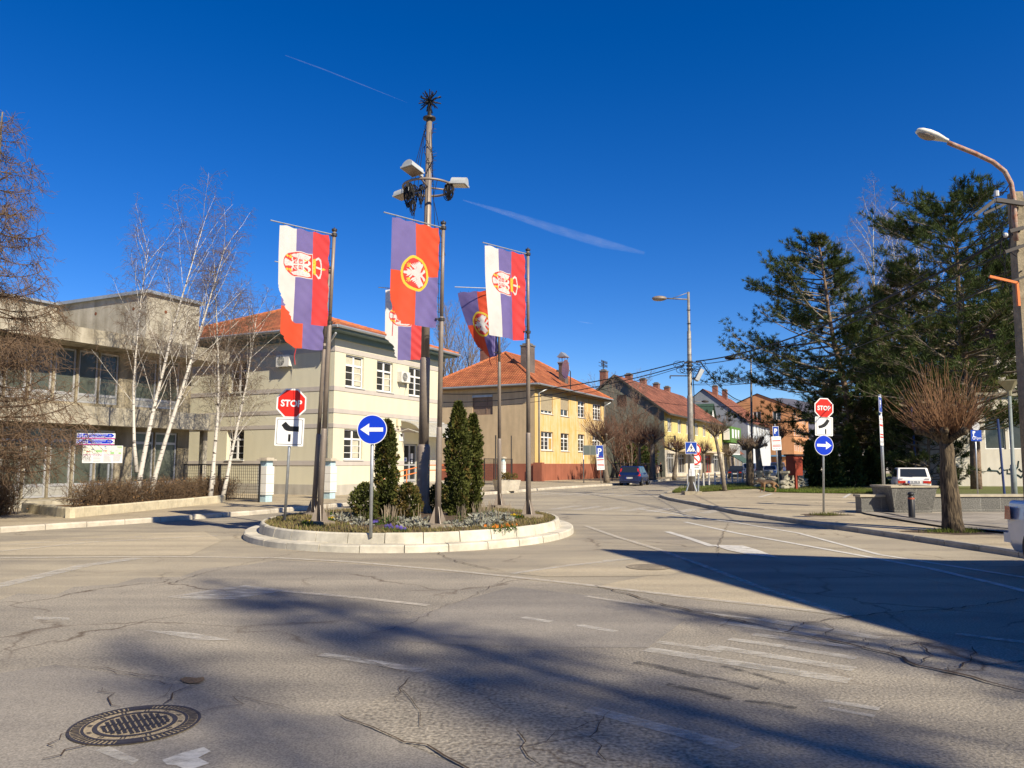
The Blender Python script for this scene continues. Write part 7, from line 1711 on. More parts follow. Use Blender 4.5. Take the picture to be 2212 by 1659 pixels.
    b = MB(); b.box(X(1) - .01, X(1) + .02, -w_ * .44, w_ * .44, .38 * H, .44 * H); b.build("grille", M_TRIM, t)
    return t
def dirang(v): return math.atan2(v[1], v[0])
A2d = dirang(D2)
wc = car("parked_car", "old white hatchback with square red tail lights parked behind the stone planter", Vector((19.75, 38.9, .1)), R(69), 3.5, 1.56, 1.33, paint("white car paint", (.72, .71, .66), .35), 'oldhatch', "DE 006 0I")
b = MB(); b.bar((-1.68, -.05, .98), (-1.72, .25, 1.10), .018); b.build("rear_wiper", M_TRIM, wc); b = MB(); b.box(-1.765, -1.75, .48, .66, .80, .83); b.box(-1.765, -1.75, -.66, -.45, .80, .83); b.build("boot_badges", M_SGREY, wc)
car("parked_car", "dark blue hatchback with tall red tail lights parked at the left kerb", G(1354, 1049.5) + D2 * 1.9, A2d + R(6), 3.85, 1.66, 1.46, paint("blue car paint", (.006, .016, .07)), 'hatch', "DE 017-ZZ", 'tall')
car("parked_car", "black saloon car parked in the sunlit street behind the thin tree", G(1588, 1034) + D2 * 1.5, A2d + R(4), 4.4, 1.70, 1.42, paint("black car paint", (.018, .018, .02)), 'sedan')
car("parked_car", "white high-roofed car parked beyond the black saloon", G(1619, 1031) + D2 * 2, A2d, 4.4, 1.78, 1.72, paint("white van paint", (.70, .70, .68)), 'van', None, 'tall')
car("parked_car", "silver saloon facing the camera with bright headlights on the street", G(1661, 1031.5) + D2 * 1.0, A2d + R(186), 4.4, 1.75, 1.42, paint("silver car paint", (.45, .47, .50), .3, .4), 'sedan')
car("parked_car", "dark blue high-roofed car behind the silver saloon", G(1673, 1028) + D2 * 4, A2d, 4.4, 1.8, 1.85, paint("navy car paint", (.02, .045, .16)), 'van', None, 'tall')
car("parked_car", "navy saloon seen sideways on the far street right of the red box", G(1736, 1028) + Vector((0, 2, 0)), R(172), 4.4, 1.75, 1.42, paint("dark navy car paint", (.02, .025, .05)), 'sedan')
car("parked_car", "grey hatchback with red tail lights farthest right on the far street", G(1760, 1026.5) + Vector((1, 3, 0)), A2d, 4.0, 1.7, 1.5, paint("grey car paint", (.2, .2, .21), .3, .3), 'hatch', None, 'tall')
car("parked_car", "white car half hidden by the dark street tree trunk", G(1633, 1030) + D2 * 5, A2d, 4.1, 1.7, 1.45, paint("white car paint", (.72, .71, .66), .35), 'hatch')
ed = car("parked_car", "silver white car at the right picture edge, only its rear corner in view", Vector((8.57, 10.1, 0.06)), R(-88), 4.4, 1.80, 1.5, paint("silver white paint", (.62, .63, .64), .3, .2), 'slant', None, 'wrap', "cars at the crossing")
b = MB(); b.tube([(-1.35, -.905, .95 + 0 * k) for k in range(1)] + [(-1.35 + .11 * math.cos(a), -.908, .95 + .11 * math.sin(a)) for a in [2 * math.pi * i / 20 for i in range(20)]], .006, 4); b.build("fuel_flap", M_TRIM, ed)

# ================================================================== PEOPLE AND THE DOG
def skin(name, pts, edges, m, parent, root=0, sub=2, loc=None):
    me = bpy.data.meshes.new(name); me.from_pydata([p[:3] for p in pts], edges, []); me.materials.append(m); o = bpy.data.objects.new(name, me); COL.objects.link(o); o.parent = parent
    if loc is not None: o.location = loc
    md = o.modifiers.new("skin", 'SKIN'); md.use_smooth_shade = True
    if not me.skin_vertices: me.attributes.new  # layer is made with the modifier
    sv = me.skin_vertices[0].data
    for i, p in enumerate(pts): r_ = p[3]; sv[i].radius = (r_, p[4] if len(p) > 4 else r_); sv[i].use_root = (i == root)
    s = o.modifiers.new("sub", 'SUBSURF'); s.levels = sub; s.render_levels = sub
    return o
M_SKIN = mat("skin", (.48, .27, .19), .6); M_HAIR = mat("brown hair", (.06, .035, .02), .8)
def person(label, loc, rz, h, coat, legs, coatlen=.62, bow=0.0, bag=None):
    t = thing("person", label, "person", loc, rz); k = h / 1.75
    # x = forward, y = left
    B = [(0, 0, .95, .13, .16), (0, 0, 1.15, .12, .15), (.01, 0, 1.35, .13, .18), (.02 + bow * .3, 0, 1.49, .06), (.04 + bow, 0, 1.60, .085, .075), (.04 + bow * 1.15, 0, 1.70, .075, .065),
         (0, .10, .88, .085), (.02, .10, .5, .055), (-.02, .10, .08, .04), (.13, .11, .03, .035), (0, -.10, .88, .085), (-.03, -.10, .5, .055), (-.06, -.10, .08, .04), (.09, -.11, .03, .035),
         (.01, .20, 1.40, .06), (.0, .25, 1.12, .045), (.10, .24, .90, .035), (.13, .24, .82, .03), (.01, -.20, 1.40, .06), (.0, -.25, 1.12, .045), (.10, -.24, .90, .035), (.13, -.24, .82, .03)]
    E = [(0, 1), (1, 2), (2, 3), (3, 4), (4, 5), (0, 6), (6, 7), (7, 8), (8, 9), (0, 10), (10, 11), (11, 12), (12, 13), (2, 14), (14, 15), (15, 16), (16, 17), (2, 18), (18, 19), (19, 20), (20, 21)]
    sc = lambda L_: [tuple(c * k for c in p[:3]) + tuple(c * k for c in p[3:]) for p in L_]
    skin("body", sc(B), E, M_SKIN, t)
    Cc = [(0, 0, .95, .16, .20), (0, 0, 1.15, .145, .185), (.01, 0, 1.36, .145, .20), (.015, 0, 1.47, .09), (0, 0, coatlen + .2, .17, .21), (0, 0, coatlen, .18, .22), (.01, .21, 1.40, .078), (.0, .255, 1.12, .064), (.09, .245, .93, .055), (.01, -.21, 1.40, .078), (.0, -.255, 1.12, .064), (.09, -.245, .93, .055)]
    skin("coat", sc(Cc), [(0, 1), (1, 2), (2, 3), (0, 4), (4, 5), (2, 6), (6, 7), (7, 8), (2, 9), (9, 10), (10, 11)], coat, t)
    for s in (1, -1):
        x = .02 if s > 0 else -.03; skin("trouser_leg", sc([(0, s * .10, .86, .10), (x, s * .10, .5, .072), (x - .04, s * .10, .10, .06)]), [(0, 1), (1, 2)], legs, t)
        skin("shoe", sc([(x - .06, s * .105, .05, .05), (x + .05, s * .108, .04, .05), (x + .14, s * .11, .035, .04)]), [(0, 1), (1, 2)], M_TRIM, t, sub=1)
    skin("hair", sc([(.01 + bow, 0, 1.64, .085, .08), (.02 + bow * 1.15, 0, 1.72, .082, .075), (.0 + bow * 1.1, 0, 1.75, .05)]), [(0, 1), (1, 2)], M_HAIR, t)
    b = MB(); hx, hz = .04 + bow, 1.63; 
    for s in (-1, 1): b.sphere(((hx + .083) * k, s * .03 * k, hz * k), .011 * k, 6, 4)
    b.build("eyes", M_SBLACK, t); b = MB(); b.sphere(((hx + .095) * k, 0, (hz - .04) * k), .018 * k, 6, 4, 0, (1, .7, 1.2)); b.build("nose", M_SKIN, t)
    if bag: b = MB(); b.plate(rrect(-.16, .16, .34, .66, .04), -.33 * k - .06, -.33 * k + .04); b.tube([(-.08, -.33, .66), (0, -.33, .82), (.08, -.33, .66)], .012, 5); b.build("bag", bag, t)
    return t
person("person in a dark grey coat with a bag, head bent, on the left pavement", G(1396, 1037, .12), R(200), 1.66, mat("dark coat", (.05, .05, .045), .9), mat("black trousers", (.015, .015, .016), .9), .58, .12, M_SBLACK)
person("person in a pale beige coat half hidden by the thick tree trunk", G(1420.5, 1034, .12), R(220), 1.66, mat("beige coat", (.45, .33, .26), .9), mat("grey trousers", (.10, .10, .11), .9), .55)
person("person in black clothes beside the person in the beige coat", G(1428, 1033.5, .12), R(190), 1.72, mat("black coat", (.018, .018, .02), .9), mat("black trousers", (.015, .015, .016), .9), .66)
p = G(1659, 1062.5, .13); dog = thing("dog", "brown and black shepherd-like dog walking left with lowered head before the lawn", "dog", p, R(184))
D_pts = [(-.30, 0, .52, .13, .11), (-.05, 0, .53, .125, .11), (.22, 0, .54, .16, .12), (.38, 0, .58, .10), (.50, 0, .60, .085), (.62, 0, .55, .055), (.71, 0, .52, .04),
         (-.42, 0, .48, .05), (-.54, 0, .36, .035), (-.60, 0, .26, .025),
         (.24, .08, .40, .07), (.22, .085, .22, .036), (.25, .085, .05, .03), (.31, .085, .025, .028), (.24, -.08, .40, .07), (.33, -.085, .22, .036), (.36, -.085, .05, .03), (.42, -.085, .025, .028),
         (-.32, .08, .40, .09), (-.24, .085, .28, .05), (-.40, .085, .19, .03), (-.34, .085, .03, .028), (-.29, .085, .022, .026), (-.32, -.08, .40, .09), (-.30, -.085, .28, .05), (-.48, -.085, .20, .03), (-.46, -.085, .03, .028), (-.40, -.085, .022, .026),
         (.50, .06, .69, .028), (.49, .075, .76, .012), (.50, -.06, .69, .028), (.49, -.075, .76, .012)]
D_e = [(0, 1), (1, 2), (2, 3), (3, 4), (4, 5), (5, 6), (0, 7), (7, 8), (8, 9), (2, 10), (10, 11), (11, 12), (12, 13), (2, 14), (14, 15), (15, 16), (16, 17), (0, 18), (18, 19), (19, 20), (20, 21), (21, 22), (0, 23), (23, 24), (24, 25), (25, 26), (26, 27), (4, 28), (28, 29), (4, 30), (30, 31)]
md_ = bpy.data.materials.new("dog fur"); md_.use_nodes = True; tn, bn = nodes_of(md_); bn.inputs['Roughness'].default_value = .95
tc_ = tn.nodes.new("ShaderNodeTexCoord"); sx_ = tn.nodes.new("ShaderNodeSeparateXYZ"); tn.links.new(tc_.outputs['Object'], sx_.inputs[0]); no_ = tn.nodes.new("ShaderNodeTexNoise"); no_.inputs['Scale'].default_value = 7; tn.links.new(tc_.outputs['Object'], no_.inputs['Vector'])
ad_ = tn.nodes.new("ShaderNodeMath"); ad_.operation = 'MULTIPLY_ADD'; ad_.inputs[1].default_value = .25; tn.links.new(no_.outputs[0], ad_.inputs[0]); tn.links.new(sx_.outputs['Z'], ad_.inputs[2])
rp_ = tn.nodes.new("ShaderNodeValToRGB"); rp_.color_ramp.elements[0].position = .52; rp_.color_ramp.elements[1].position = .70; rp_.color_ramp.elements[0].color = (.26, .15, .07, 1); rp_.color_ramp.elements[1].color = (.06, .04, .028, 1); tn.links.new(ad_.outputs[0], rp_.inputs[0]); tn.links.new(rp_.outputs[0], bn.inputs['Base Color'])
skin("body", D_pts, D_e, md_, dog)
b = MB(); b.sphere((.745, 0, .52), .022, 8, 6); b.sphere((.585, .045, .60), .012, 6, 4); b.sphere((.585, -.045, .60), .012, 6, 4); b.build("nose_and_eyes", M_SBLACK, dog)
# ================================================================== TREES
M_BARK = mat("pine bark", (.24, .165, .11), 1, .5, 5, .9, 14); M_BARKG = mat("grey bark", (.20, .165, .125), 1, .5, 6, .9, 16)
M_NEED = leafmat("pine needles", (.075, .105, .028), (.032, .050, .016), .15, .8); M_NEEDY = leafmat("yellowish needles", (.10, .105, .025), (.05, .06, .018), .12, 1.2)
M_TWIGB = mat("brown twigs", (.165, .115, .078), 1, .35, 2); M_TWIGR = mat("reddish twigs", (.17, .095, .065), 1, .35, 2); M_TWIGG = mat("grey twigs", (.22, .17, .13), 1, .3, 2); M_SHOOT = mat("orange brown shoots", (.24, .13, .068), .8, .3, 3)
mbk = bpy.data.materials.new("birch bark"); mbk.use_nodes = True; tb_, bb_ = nodes_of(mbk); bb_.inputs['Roughness'].default_value = .75
tcb = tb_.nodes.new("ShaderNodeTexCoord"); mpb = tb_.nodes.new("ShaderNodeMapping"); mpb.inputs['Scale'].default_value = (2.2, 2.2, 9); nb_ = tb_.nodes.new("ShaderNodeTexNoise"); nb_.inputs['Scale'].default_value = 1.6; nb_.inputs['Detail'].default_value = 5
tb_.links.new(tcb.outputs['Object'], mpb.inputs[0]); tb_.links.new(mpb.outputs[0], nb_.inputs['Vector']); rb_ = tb_.nodes.new("ShaderNodeValToRGB"); rb_.color_ramp.elements[0].position = .36; rb_.color_ramp.elements[1].position = .44; rb_.color_ramp.elements[0].color = (.06, .05, .045, 1); rb_.color_ramp.elements[1].color = (.60, .56, .49, 1)
tb_.links.new(nb_.outputs[0], rb_.inputs[0]); tb_.links.new(rb_.outputs[0], bb_.inputs['Base Color'])

class Tubes:
    """many thin tapering twigs gathered as arrays, 3-sided"""
    def __init__(self): self.segs = {}
    def add(self, pts, r0, r1): self.segs.setdefault(len(pts), []).append((pts, r0, r1))
    def build(self, name, m, parent, n=3):
        Vs = []; Fs = []; off = 0
        for k, L in self.segs.items():
            Pn = np.array([[tuple(p) for p in s[0]] for s in L], float); R0 = np.array([s[1] for s in L]); R1 = np.array([s[2] for s in L])
            T = np.gradient(Pn, axis=1); T /= np.linalg.norm(T, axis=2, keepdims=True) + 1e-9
            ref = np.where(np.abs(T[:, :, 2:3]) < .9, np.array([0, 0, 1.0]), np.array([1.0, 0, 0])); S = np.cross(T, ref); S /= np.linalg.norm(S, axis=2, keepdims=True) + 1e-9; U = np.cross(T, S)
            f = np.linspace(0, 1, k); rad = R0[:, None] * (1 - f) + R1[:, None] * f
            V = np.stack([Pn + (S * math.cos(a) + U * math.sin(a)) * rad[:, :, None] for a in [2 * math.pi * i / n for i in range(n)]], 2)   # m,k,n,3
            m_ = len(L); base = off + (np.arange(m_)[:, None, None] * k + np.arange(k - 1)[None, :, None]) * n; i = np.arange(n)[None, None, :]; j = (i + 1) % n
            F = np.stack([base + i, base + j, base + n + j, base + n + i], -1).reshape(-1, 4); Vs.append(V.reshape(-1, 3)); Fs.append(F); off += m_ * k * n
        if not Vs: return None
        return np_mesh(name, np.concatenate(Vs), np.concatenate(Fs), m, parent, smooth=True)
def wander(r, p, d, L, k, jit, grav=0.0, up=0.0):
    pts = [Vector(p)]; d = Vector(d).normalized()
    for i in range(k - 1):
        d = (d + Vector((r.gauss(0, jit), r.gauss(0, jit), r.gauss(0, jit) + up - grav * (i + 1) / k))).normalized(); pts.append(pts[-1] + d * (L / (k - 1)))
    return pts, d
def perp(d, a):
    d = Vector(d).normalized(); s = d.orthogonal().normalized(); t = d.cross(s); return s * math.cos(a) + t * math.sin(a)
def lerp_pts(pts, f):
    x = f * (len(pts) - 1); i = min(len(pts) - 2, int(x)); return pts[i].lerp(pts[i + 1], x - i), (pts[i + 1] - pts[i]).normalized()

def bare_tree(name, label, loc, seed, stems, tm, cm, lv, cat="tree", group=None, trunk_levels=1, base_r=.15, sides=10):
    """lv: list of dict(n, L(lo,hi), ang(lo,hi), k, jit, grav, up, start, rr) for each branching level; stems: list of (offset, direction, length)"""
    r = random.Random(seed); t = thing(name, label, cat, loc, 0, group); T = Tubes(); b = MB()
    def grow(pts, rad, L, depth):
        if depth >= len(lv): return
        q = lv[depth]; n = q['n']; n = n if isinstance(n, int) else r.randint(*n); a0 = r.uniform(0, 6)
        for i in range(n):
            f = q.get('start', .3) + (1 - q.get('start', .3)) * ((i + r.random()) / n) ** q.get('pw', 1.0); f = min(.985, f); p, d = lerp_pts(pts, f)
            a0 += 2.4 + r.uniform(-.5, .5); an = R(r.uniform(*q['ang'])); dd = d * math.cos(an) + perp(d, a0) * math.sin(an)
            l = r.uniform(*q['L']) * L * (1 - q.get('tap', .55) * f); rr = max(q.get('rmin', .004), rad * (1 - .75 * f) * q.get('rr', .5))
            pp, _ = wander(r, p, dd, l, q['k'], q.get('jit', .1), q.get('grav', 0), q.get('up', 0))
            if depth < trunk_levels - 1 and rr > .0085: b.tube(pp, [rr * (1 - .75 * j / (len(pp) - 1)) for j in range(len(pp))], 6)
            else: T.add(pp, rr, max(.0025, rr * .3))
            grow(pp, rr, l, depth + 1)
    for off, d, L, rad in stems:
        pts, _ = wander(r, off, d, L, 9, .035, 0, .03); rads = [rad * (1 - .965 * (i / 8) ** .85) + .003 for i in range(9)]; rads[0] *= 1.25; b.tube(pts, rads, sides); grow(pts, rad, L, 0)
    b.build("trunk", tm, t, True); T.build("crown", cm, t)
    return t
g_b = "birches before the concrete building"
birch_lv = [dict(n=(20, 24), L=(.22, .38), ang=(20, 40), k=7, jit=.07, grav=.04, up=.05, start=.3, rr=.25, tap=.4, rmin=.010), dict(n=(11, 14), L=(.34, .62), ang=(25, 55), k=5, jit=.12, grav=.18, start=.15, rr=.36, rmin=.0055), dict(n=(7, 10), L=(.35, .8), ang=(25, 70), k=5, jit=.14, grav=.5, start=.1, rr=.5, rmin=.0038)]
bare_tree("birch", "tall white birch with the highest crown, left stem of the left pair", Vector((P(292, 1090, 28.2).x, 28.2, .1)), 31, [((0, 0, -.1), (.085, .02, 1), 10.6, .10), ((0, 0, 1.2), (-.11, .05, 1), 8.3, .065)], mbk, M_TWIGB, birch_lv, group=g_b, trunk_levels=2)
bare_tree("birch", "white birch leaning right beside the highest one, right stem of the left pair", Vector((P(318, 1090, 28.6).x, 28.6, .1)), 32, [((0, 0, -.1), (.16, .05, 1), 10.2, .10)], mbk, M_TWIGB, birch_lv, group=g_b, trunk_levels=2)
bare_tree("birch", "white birch with a forked stem close to the mesh fence", Vector((P(452, 1085, 31).x, 31, .1)), 33, [((0, 0, -.1), (.12, .05, 1), 9.3, .095), ((.12, .02, .7), (-.06, .1, 1), 7.2, .06)], mbk, M_TWIGB, birch_lv, group=g_b, trunk_levels=2)
bare_tree("birch", "white birch leaning right across the side wall of the cream house", Vector((P(477, 1085, 31.3).x, 31.3, .1)), 34, [((0, 0, -.1), (.27, .0, 1), 7.8, .085)], mbk, M_TWIGB, birch_lv, group=g_b, trunk_levels=2)

# bare larch at the left edge
def larch(name, label, loc, H, seed, Rm=3.9, m=M_TWIGB, dens=1.0, cat="tree", green=False):
    r = random.Random(seed); t = thing(name, label, cat, loc); b = MB(); pts, _ = wander(r, (0, 0, -.1), (0, 0, 1), H, 12, .012, 0, .02); b.tube(pts, [.20 * (1 - .95 * i / 11) + .008 for i in range(12)], 10); b.build("trunk", M_BARKG, t, True)
    T = Tubes(); z = 1.6
    while z < H - .3:
        f = z / H; Lb = Rm * (1 - f) ** .72 * r.uniform(.75, 1.12) + .25
        for k in range(r.randint(3, 5)):
            a = r.uniform(0, 2 * math.pi); d = Vector((math.cos(a), math.sin(a), r.uniform(-.28, .0))); p = Vector(lerp_pts(pts, f)[0]); bp, _ = wander(r, p, d, Lb * r.uniform(.7, 1.1), 9, .05, -.30, -.03); T.add(bp, .030 * (1 - f) + .012, .005)
            for j in range(int(Lb * 8 * dens)):
                q, dd = lerp_pts(bp, r.uniform(.12, .99)); s = perp(dd, r.uniform(0, 6.28)); s.z -= .55; tw, _ = wander(r, q, s + dd * .5, r.uniform(.25, .75) * (1.25 - f * .5), 5, .16, .18); T.add(tw, .008, .0035)
                for jj in range(3):
                    q2, d2 = lerp_pts(tw, r.uniform(.2, .95)); T.add(wander(r, q2, perp(d2, r.uniform(0, 6.28)) + d2 * .8 + Vector((0, 0, -.3)), r.uniform(.10, .32), 3, .2, .1)[0], .0055, .003)
        z += r.uniform(.20, .34)
    T.build("crown", m, t); return t
lp = P(-48, 1110, 21.0); lp.z = .1
larch("larch", "bare brown larch with drooping twigs cut by the left picture edge", lp, 11.4, 41, 3.5, mat("larch twigs", (.18, .12, .075), 1, .3, 2), 2.0)

# hedges of dense bare twigs
def hedge(name, label, a, c, h, wd, seed, dens=900, m=M_HB):
    a, c = Vector(a), Vector(c); L = (c - a).length; t = thing(name, label, "hedge", a, math.atan2((c - a).y, (c - a).x)); r = random.Random(seed); T = Tubes()
    for k in range(int(L * dens / 10)):
        x = r.uniform(0, L); y = r.gauss(0, wd * .28); hh = h * r.uniform(.75, 1.06) * (1 + .07 * math.sin(x * 2.3) + .05 * math.sin(x * 5.1)); p = Vector((x, y * .7, 0)); pts, _ = wander(r, p, (r.gauss(0, .25), r.gauss(0, .25), 1), hh, 5, .18); T.add(pts, .008, .004)
        for j in range(7):
            q, d = lerp_pts(pts, r.uniform(.2, 1)); e = wander(r, q, perp(d, r.uniform(0, 6.28)) + d * r.uniform(.2, 1), r.uniform(.12, .38), 3, .25)[0]
            for w_ in e: w_.z = min(w_.z, hh * 1.04); w_.y = max(-wd * .62, min(wd * .62, w_.y))
            T.add(e, .0055, .0035)
    T.build("twigs", m, t)
    rr_ = np.random.default_rng(seed); n = int(L * 130); Pq = np.stack([rr_.uniform(0, L, n), rr_.normal(0, wd * .3, n), rr_.uniform(.05, h * .95, n)], 1); V, F = sprays(Pq, rr_.normal(0, 1, (n, 3)), .06, seed, 2, .5); np_mesh("withered_leaves", V, F, mat("withered leaf", (.26, .15, .065), .9, .4, 5), t)
    return t
hedge("hedge", "clipped bare brown hedge before the concrete building and the birches", G(162, 1104, .1), G(497, 1080, .1), 1.02, 1.0, 51, 1100)
hedge("hedge", "short brown clipped hedge cut by the left picture edge", G(-60, 1122, .1), G(16, 1112, .1), 1.25, .9, 52, 1300)
kerb("kerb", [G(45, 1107, .1), G(150, 1121, .1), G(320, 1104, .1), G(487, 1086, .1)], 1, .30, mat("cream kerb stone", (.56, .49, .34), .9, .3, 3, .4, 50), .55, .14)
hb_ = [G(150, 1119, .1), G(485, 1085, .1), G(470, 1075, .1), G(120, 1098, .1), G(60, 1105, .1)]
sheet("soil", [(p.x, p.y) for p in hb_], .20, mat("leaf litter", (.16, .10, .05), 1, .5, 8, .8, 30))

# pines
def pine(name, label, loc, H, seed, Rm, start, lean=(0, 0), asym=(0, 0), m=M_NEED, my=M_NEEDY, step=.62, tuft=.34, taper=.8, group="pines behind the crossing", dens=1.0, dead=0):
    r = random.Random(seed); t = thing(name, label, "pine tree", loc, 0, group); b = MB(); pts = [Vector((lean[0] * (z / H) + .12 * math.sin(z * .55 + seed), lean[1] * (z / H), z)) for z in [H * i / 14 - .05 for i in range(15)]]
    b.tube(pts, [H * .0165 * (1 - .9 * i / 14) + .02 for i in range(15)], 10); T = Tubes(); TP = []; TN = []
    z = start * H
    while z < H * .985:
        f = (z - start * H) / (H * (1 - start)); prof = (min(1, f / .12 + .55)) * (1 - f) ** taper + .06
        for k in range(r.randint(3, 5)):
            a = r.uniform(0, 2 * math.pi); s = 1 + asym[0] * math.cos(a) + asym[1] * math.sin(a); Lb = Rm * prof * s * r.uniform(.6, 1.12)
            if Lb < .35: continue
            p = lerp_pts(pts, z / H)[0]; bp, _ = wander(r, p, (math.cos(a), math.sin(a), r.uniform(-.12, .22) + .25 * f), Lb, 8, .06, 0, .035); T.add(bp, .012 * Lb + .018, .010)
            if r.random() < dead * (1 - f): continue
            ns = int(Lb * 2.6 * dens) + 2
            for j in range(ns):
                g = .28 + .72 * (j + r.random()) / ns; q, d = lerp_pts(bp, min(.99, g)); sd_ = Vector((-d.y, d.x, 0)) * r.choice((-1, 1)); sp, _ = wander(r, q, d * .8 + sd_ * r.uniform(.3, 1) + Vector((0, 0, r.uniform(-.1, .35))), Lb * r.uniform(.10, .26) + .22, 4, .12, 0, .10); T.add(sp, .012, .006)
                for q2 in (.5, .8, 1.0): e, d2 = lerp_pts(sp, q2 * .99); TP.append(e); TN.append(d2 + Vector((0, 0, .35)))
            e, d2 = lerp_pts(bp, .99)
            for _ in range(2): TP.append(e); TN.append(d2 + Vector((0, 0, .4)))
        z += step * r.uniform(.7, 1.25)
    for _ in range(5): TP.append(pts[-1] + Vector((r.gauss(0, .15), r.gauss(0, .15), r.gauss(0, .15)))); TN.append(Vector((r.gauss(0, .3), r.gauss(0, .3), 1)))
    b.build("trunk", M_BARK, t, True); T.build("branches", M_BARKG, t)
    rr_ = np.random.default_rng(seed); TPa = np.array([tuple(p) for p in TP]); TNa = np.array([tuple(p) for p in TN]); TNa /= np.linalg.norm(TNa, axis=1, keepdims=True); TPa = TPa + rr_.normal(0, .03, TPa.shape); per = 22
    V, F = sprays(TPa, TNa, tuft, seed, per, .09, .55); mi = np.repeat((np.sin(TPa[:, 0] * 1.3 + seed) * np.sin(TPa[:, 2] * 1.1) + rr_.normal(0, .4, len(TPa)) > .55).astype(int), per)
    np_mesh("crown", V, F, [m, my], t, mi); return t
pb_ = G(1861, 1046, .12)
pine("pine", "tall dark pine with bare leaning trunk behind the right STOP sign", pb_, P(1800, 520, pb_.y).z, 61, 7.0, .17, (-2.6, 0), (-.32, .42), taper=.62, step=.42, dead=.15)
pb2 = P(2112, 1050, 47); pb2.z = .12
pine("pine", "broad high pine at the right edge just left of the utility pole", pb2, P(2095, 425, 47).z - .2, 62, 7.6, .2, (-.6, 0), (-.05, 0), taper=.45, step=.42)
pb3 = P(1975, 1045, 58); pb3.z = .12
pine("pine", "dense dark pine filling the gap between the two tallest pines", pb3, P(1985, 570, 58).z, 63, 6.0, .12, (.2, 0), (0, 0), leafmat("brown green needles", (.13, .10, .045), (.06, .055, .025), .15, .8), M_NEED, .5, .34, .7)
pb4 = P(1905, 1040, 72); pb4.z = .12
pine("spruce", "dark spruce standing behind the white hatchback", pb4, P(1905, 700, 72).z, 64, 4.6, .06, (0, 0), (0, 0), leafmat("spruce needles", (.055, .075, .024), (.028, .036, .014), .15, .8), M_NEED, .5, .34, .9)
pb5 = P(2050, 1040, 60); pb5.z = .12
pine("spruce", "dark spruce hidden behind the pollarded tree shoots", pb5, P(2050, 690, 60).z, 65, 4.8, .10, (0, 0), (0, 0), leafmat("spruce needles", (.055, .075, .024), (.028, .036, .014), .15, .8), M_NEEDY, .5, .34, .9)
pb6 = P(1800, 1040, 88); pb6.z = .12
pine("spruce", "small dark spruce behind the leaning pine trunk", pb6, P(1795, 800, 88).z, 66, 4.2, .08, (0, 0), (0, 0), M_NEED, M_NEEDY, .55, .4, .8)
pb8 = P(2010, 1060, 49); pb8.z = .12
pine("spruce", "low dark spruce reaching to the ground left of the pale building", pb8, P(2010, 840, 49).z, 68, 3.0, .03, (0, 0), (0, 0), leafmat("spruce needles", (.055, .075, .024), (.028, .036, .014), .15, .8), M_NEED, .36, .3, .6)
pb9 = P(1935, 1045, 66); pb9.z = .12
pine("spruce", "dark brownish spruce in the middle of the dense park trees", pb9, P(1940, 760, 66).z, 69, 5.0, .04, (0, 0), (0, 0), leafmat("brown green needles", (.13, .10, .045), (.06, .055, .025), .15, .8), M_NEED, .45, .36, .7)
pb7 = P(2190, 1040, 62); pb7.z = .12
pine("pine", "dark pine partly hidden by the utility pole", pb7, P(2190, 520, 62).z, 67, 6.5, .16, (0, 0), (0, 0), M_NEED, M_NEEDY, .55, .4, .7)
q_b = [dict(n=(24, 28), L=(.24, .36), ang=(20, 42), k=6, jit=.08, grav=.05, up=.05, start=.3, rr=.35, rmin=.014), dict(n=(12, 14), L=(.35, .6), ang=(25, 60), k=5, jit=.12, grav=.2, start=.15, rr=.4, rmin=.010), dict(n=(8, 10), L=(.4, .8), ang=(25, 70), k=5, jit=.14, grav=.45, start=.1, rr=.5, rmin=.008)]
for k, (u, vt, Y, ln, lab) in enumerate(((1935, 470, 66, -.10, "bare birch with drooping twigs left of the tallest pine crown"), (1990, 445, 68, .05, "tallest bare birch rising behind the broad high pine"), (1905, 540, 70, -.18, "leaning bare birch with pale limbs right of the first pine"), (2040, 500, 66, .0, "bare birch whose pale limbs show through the pine crowns"))):
    p = P(u, 1040, Y); p.z = .12; bare_tree("birch", lab, p, 70 + k, [((0, 0, 0), (ln, 0, 1), P(u, vt, Y).z - .1, .22)], mbk, M_TWIGG, q_b, group="birches among the pines", trunk_levels=2)
larch("larch", "bare brown conifer among the birches behind the pines", Vector((P(1950, 1040, 64).x, 64, .1)), P(1950, 555, 64).z, 46, 4.4, M_TWIGR, .7)
# evergreen shrubs at the feet of the pines
for k, (u, v, h, rd, sh, lab) in enumerate(((1752, 1052, 2.9, .6, 'cone', "dark cone shaped evergreen left of the STOP sign post"), (1800, 1053, 2.7, .6, 'cone', "dark cone shaped evergreen just right of the STOP sign post"), (1840, 1052, 4.0, .85, 'cone', "largest cone shaped evergreen at the foot of the leaning pine"), (1884, 1050, 2.5, .7, 'cone', "small evergreen between the leaning pine and the edge-on sign post"))):
    thuja("evergreen_shrub", G(u, v, .1), h, rd, 80 + k, lab, 1500, .3, sh, .26, "evergreen shrubs on the lawn", "shrub", [M_NEED, M_NEEDY])

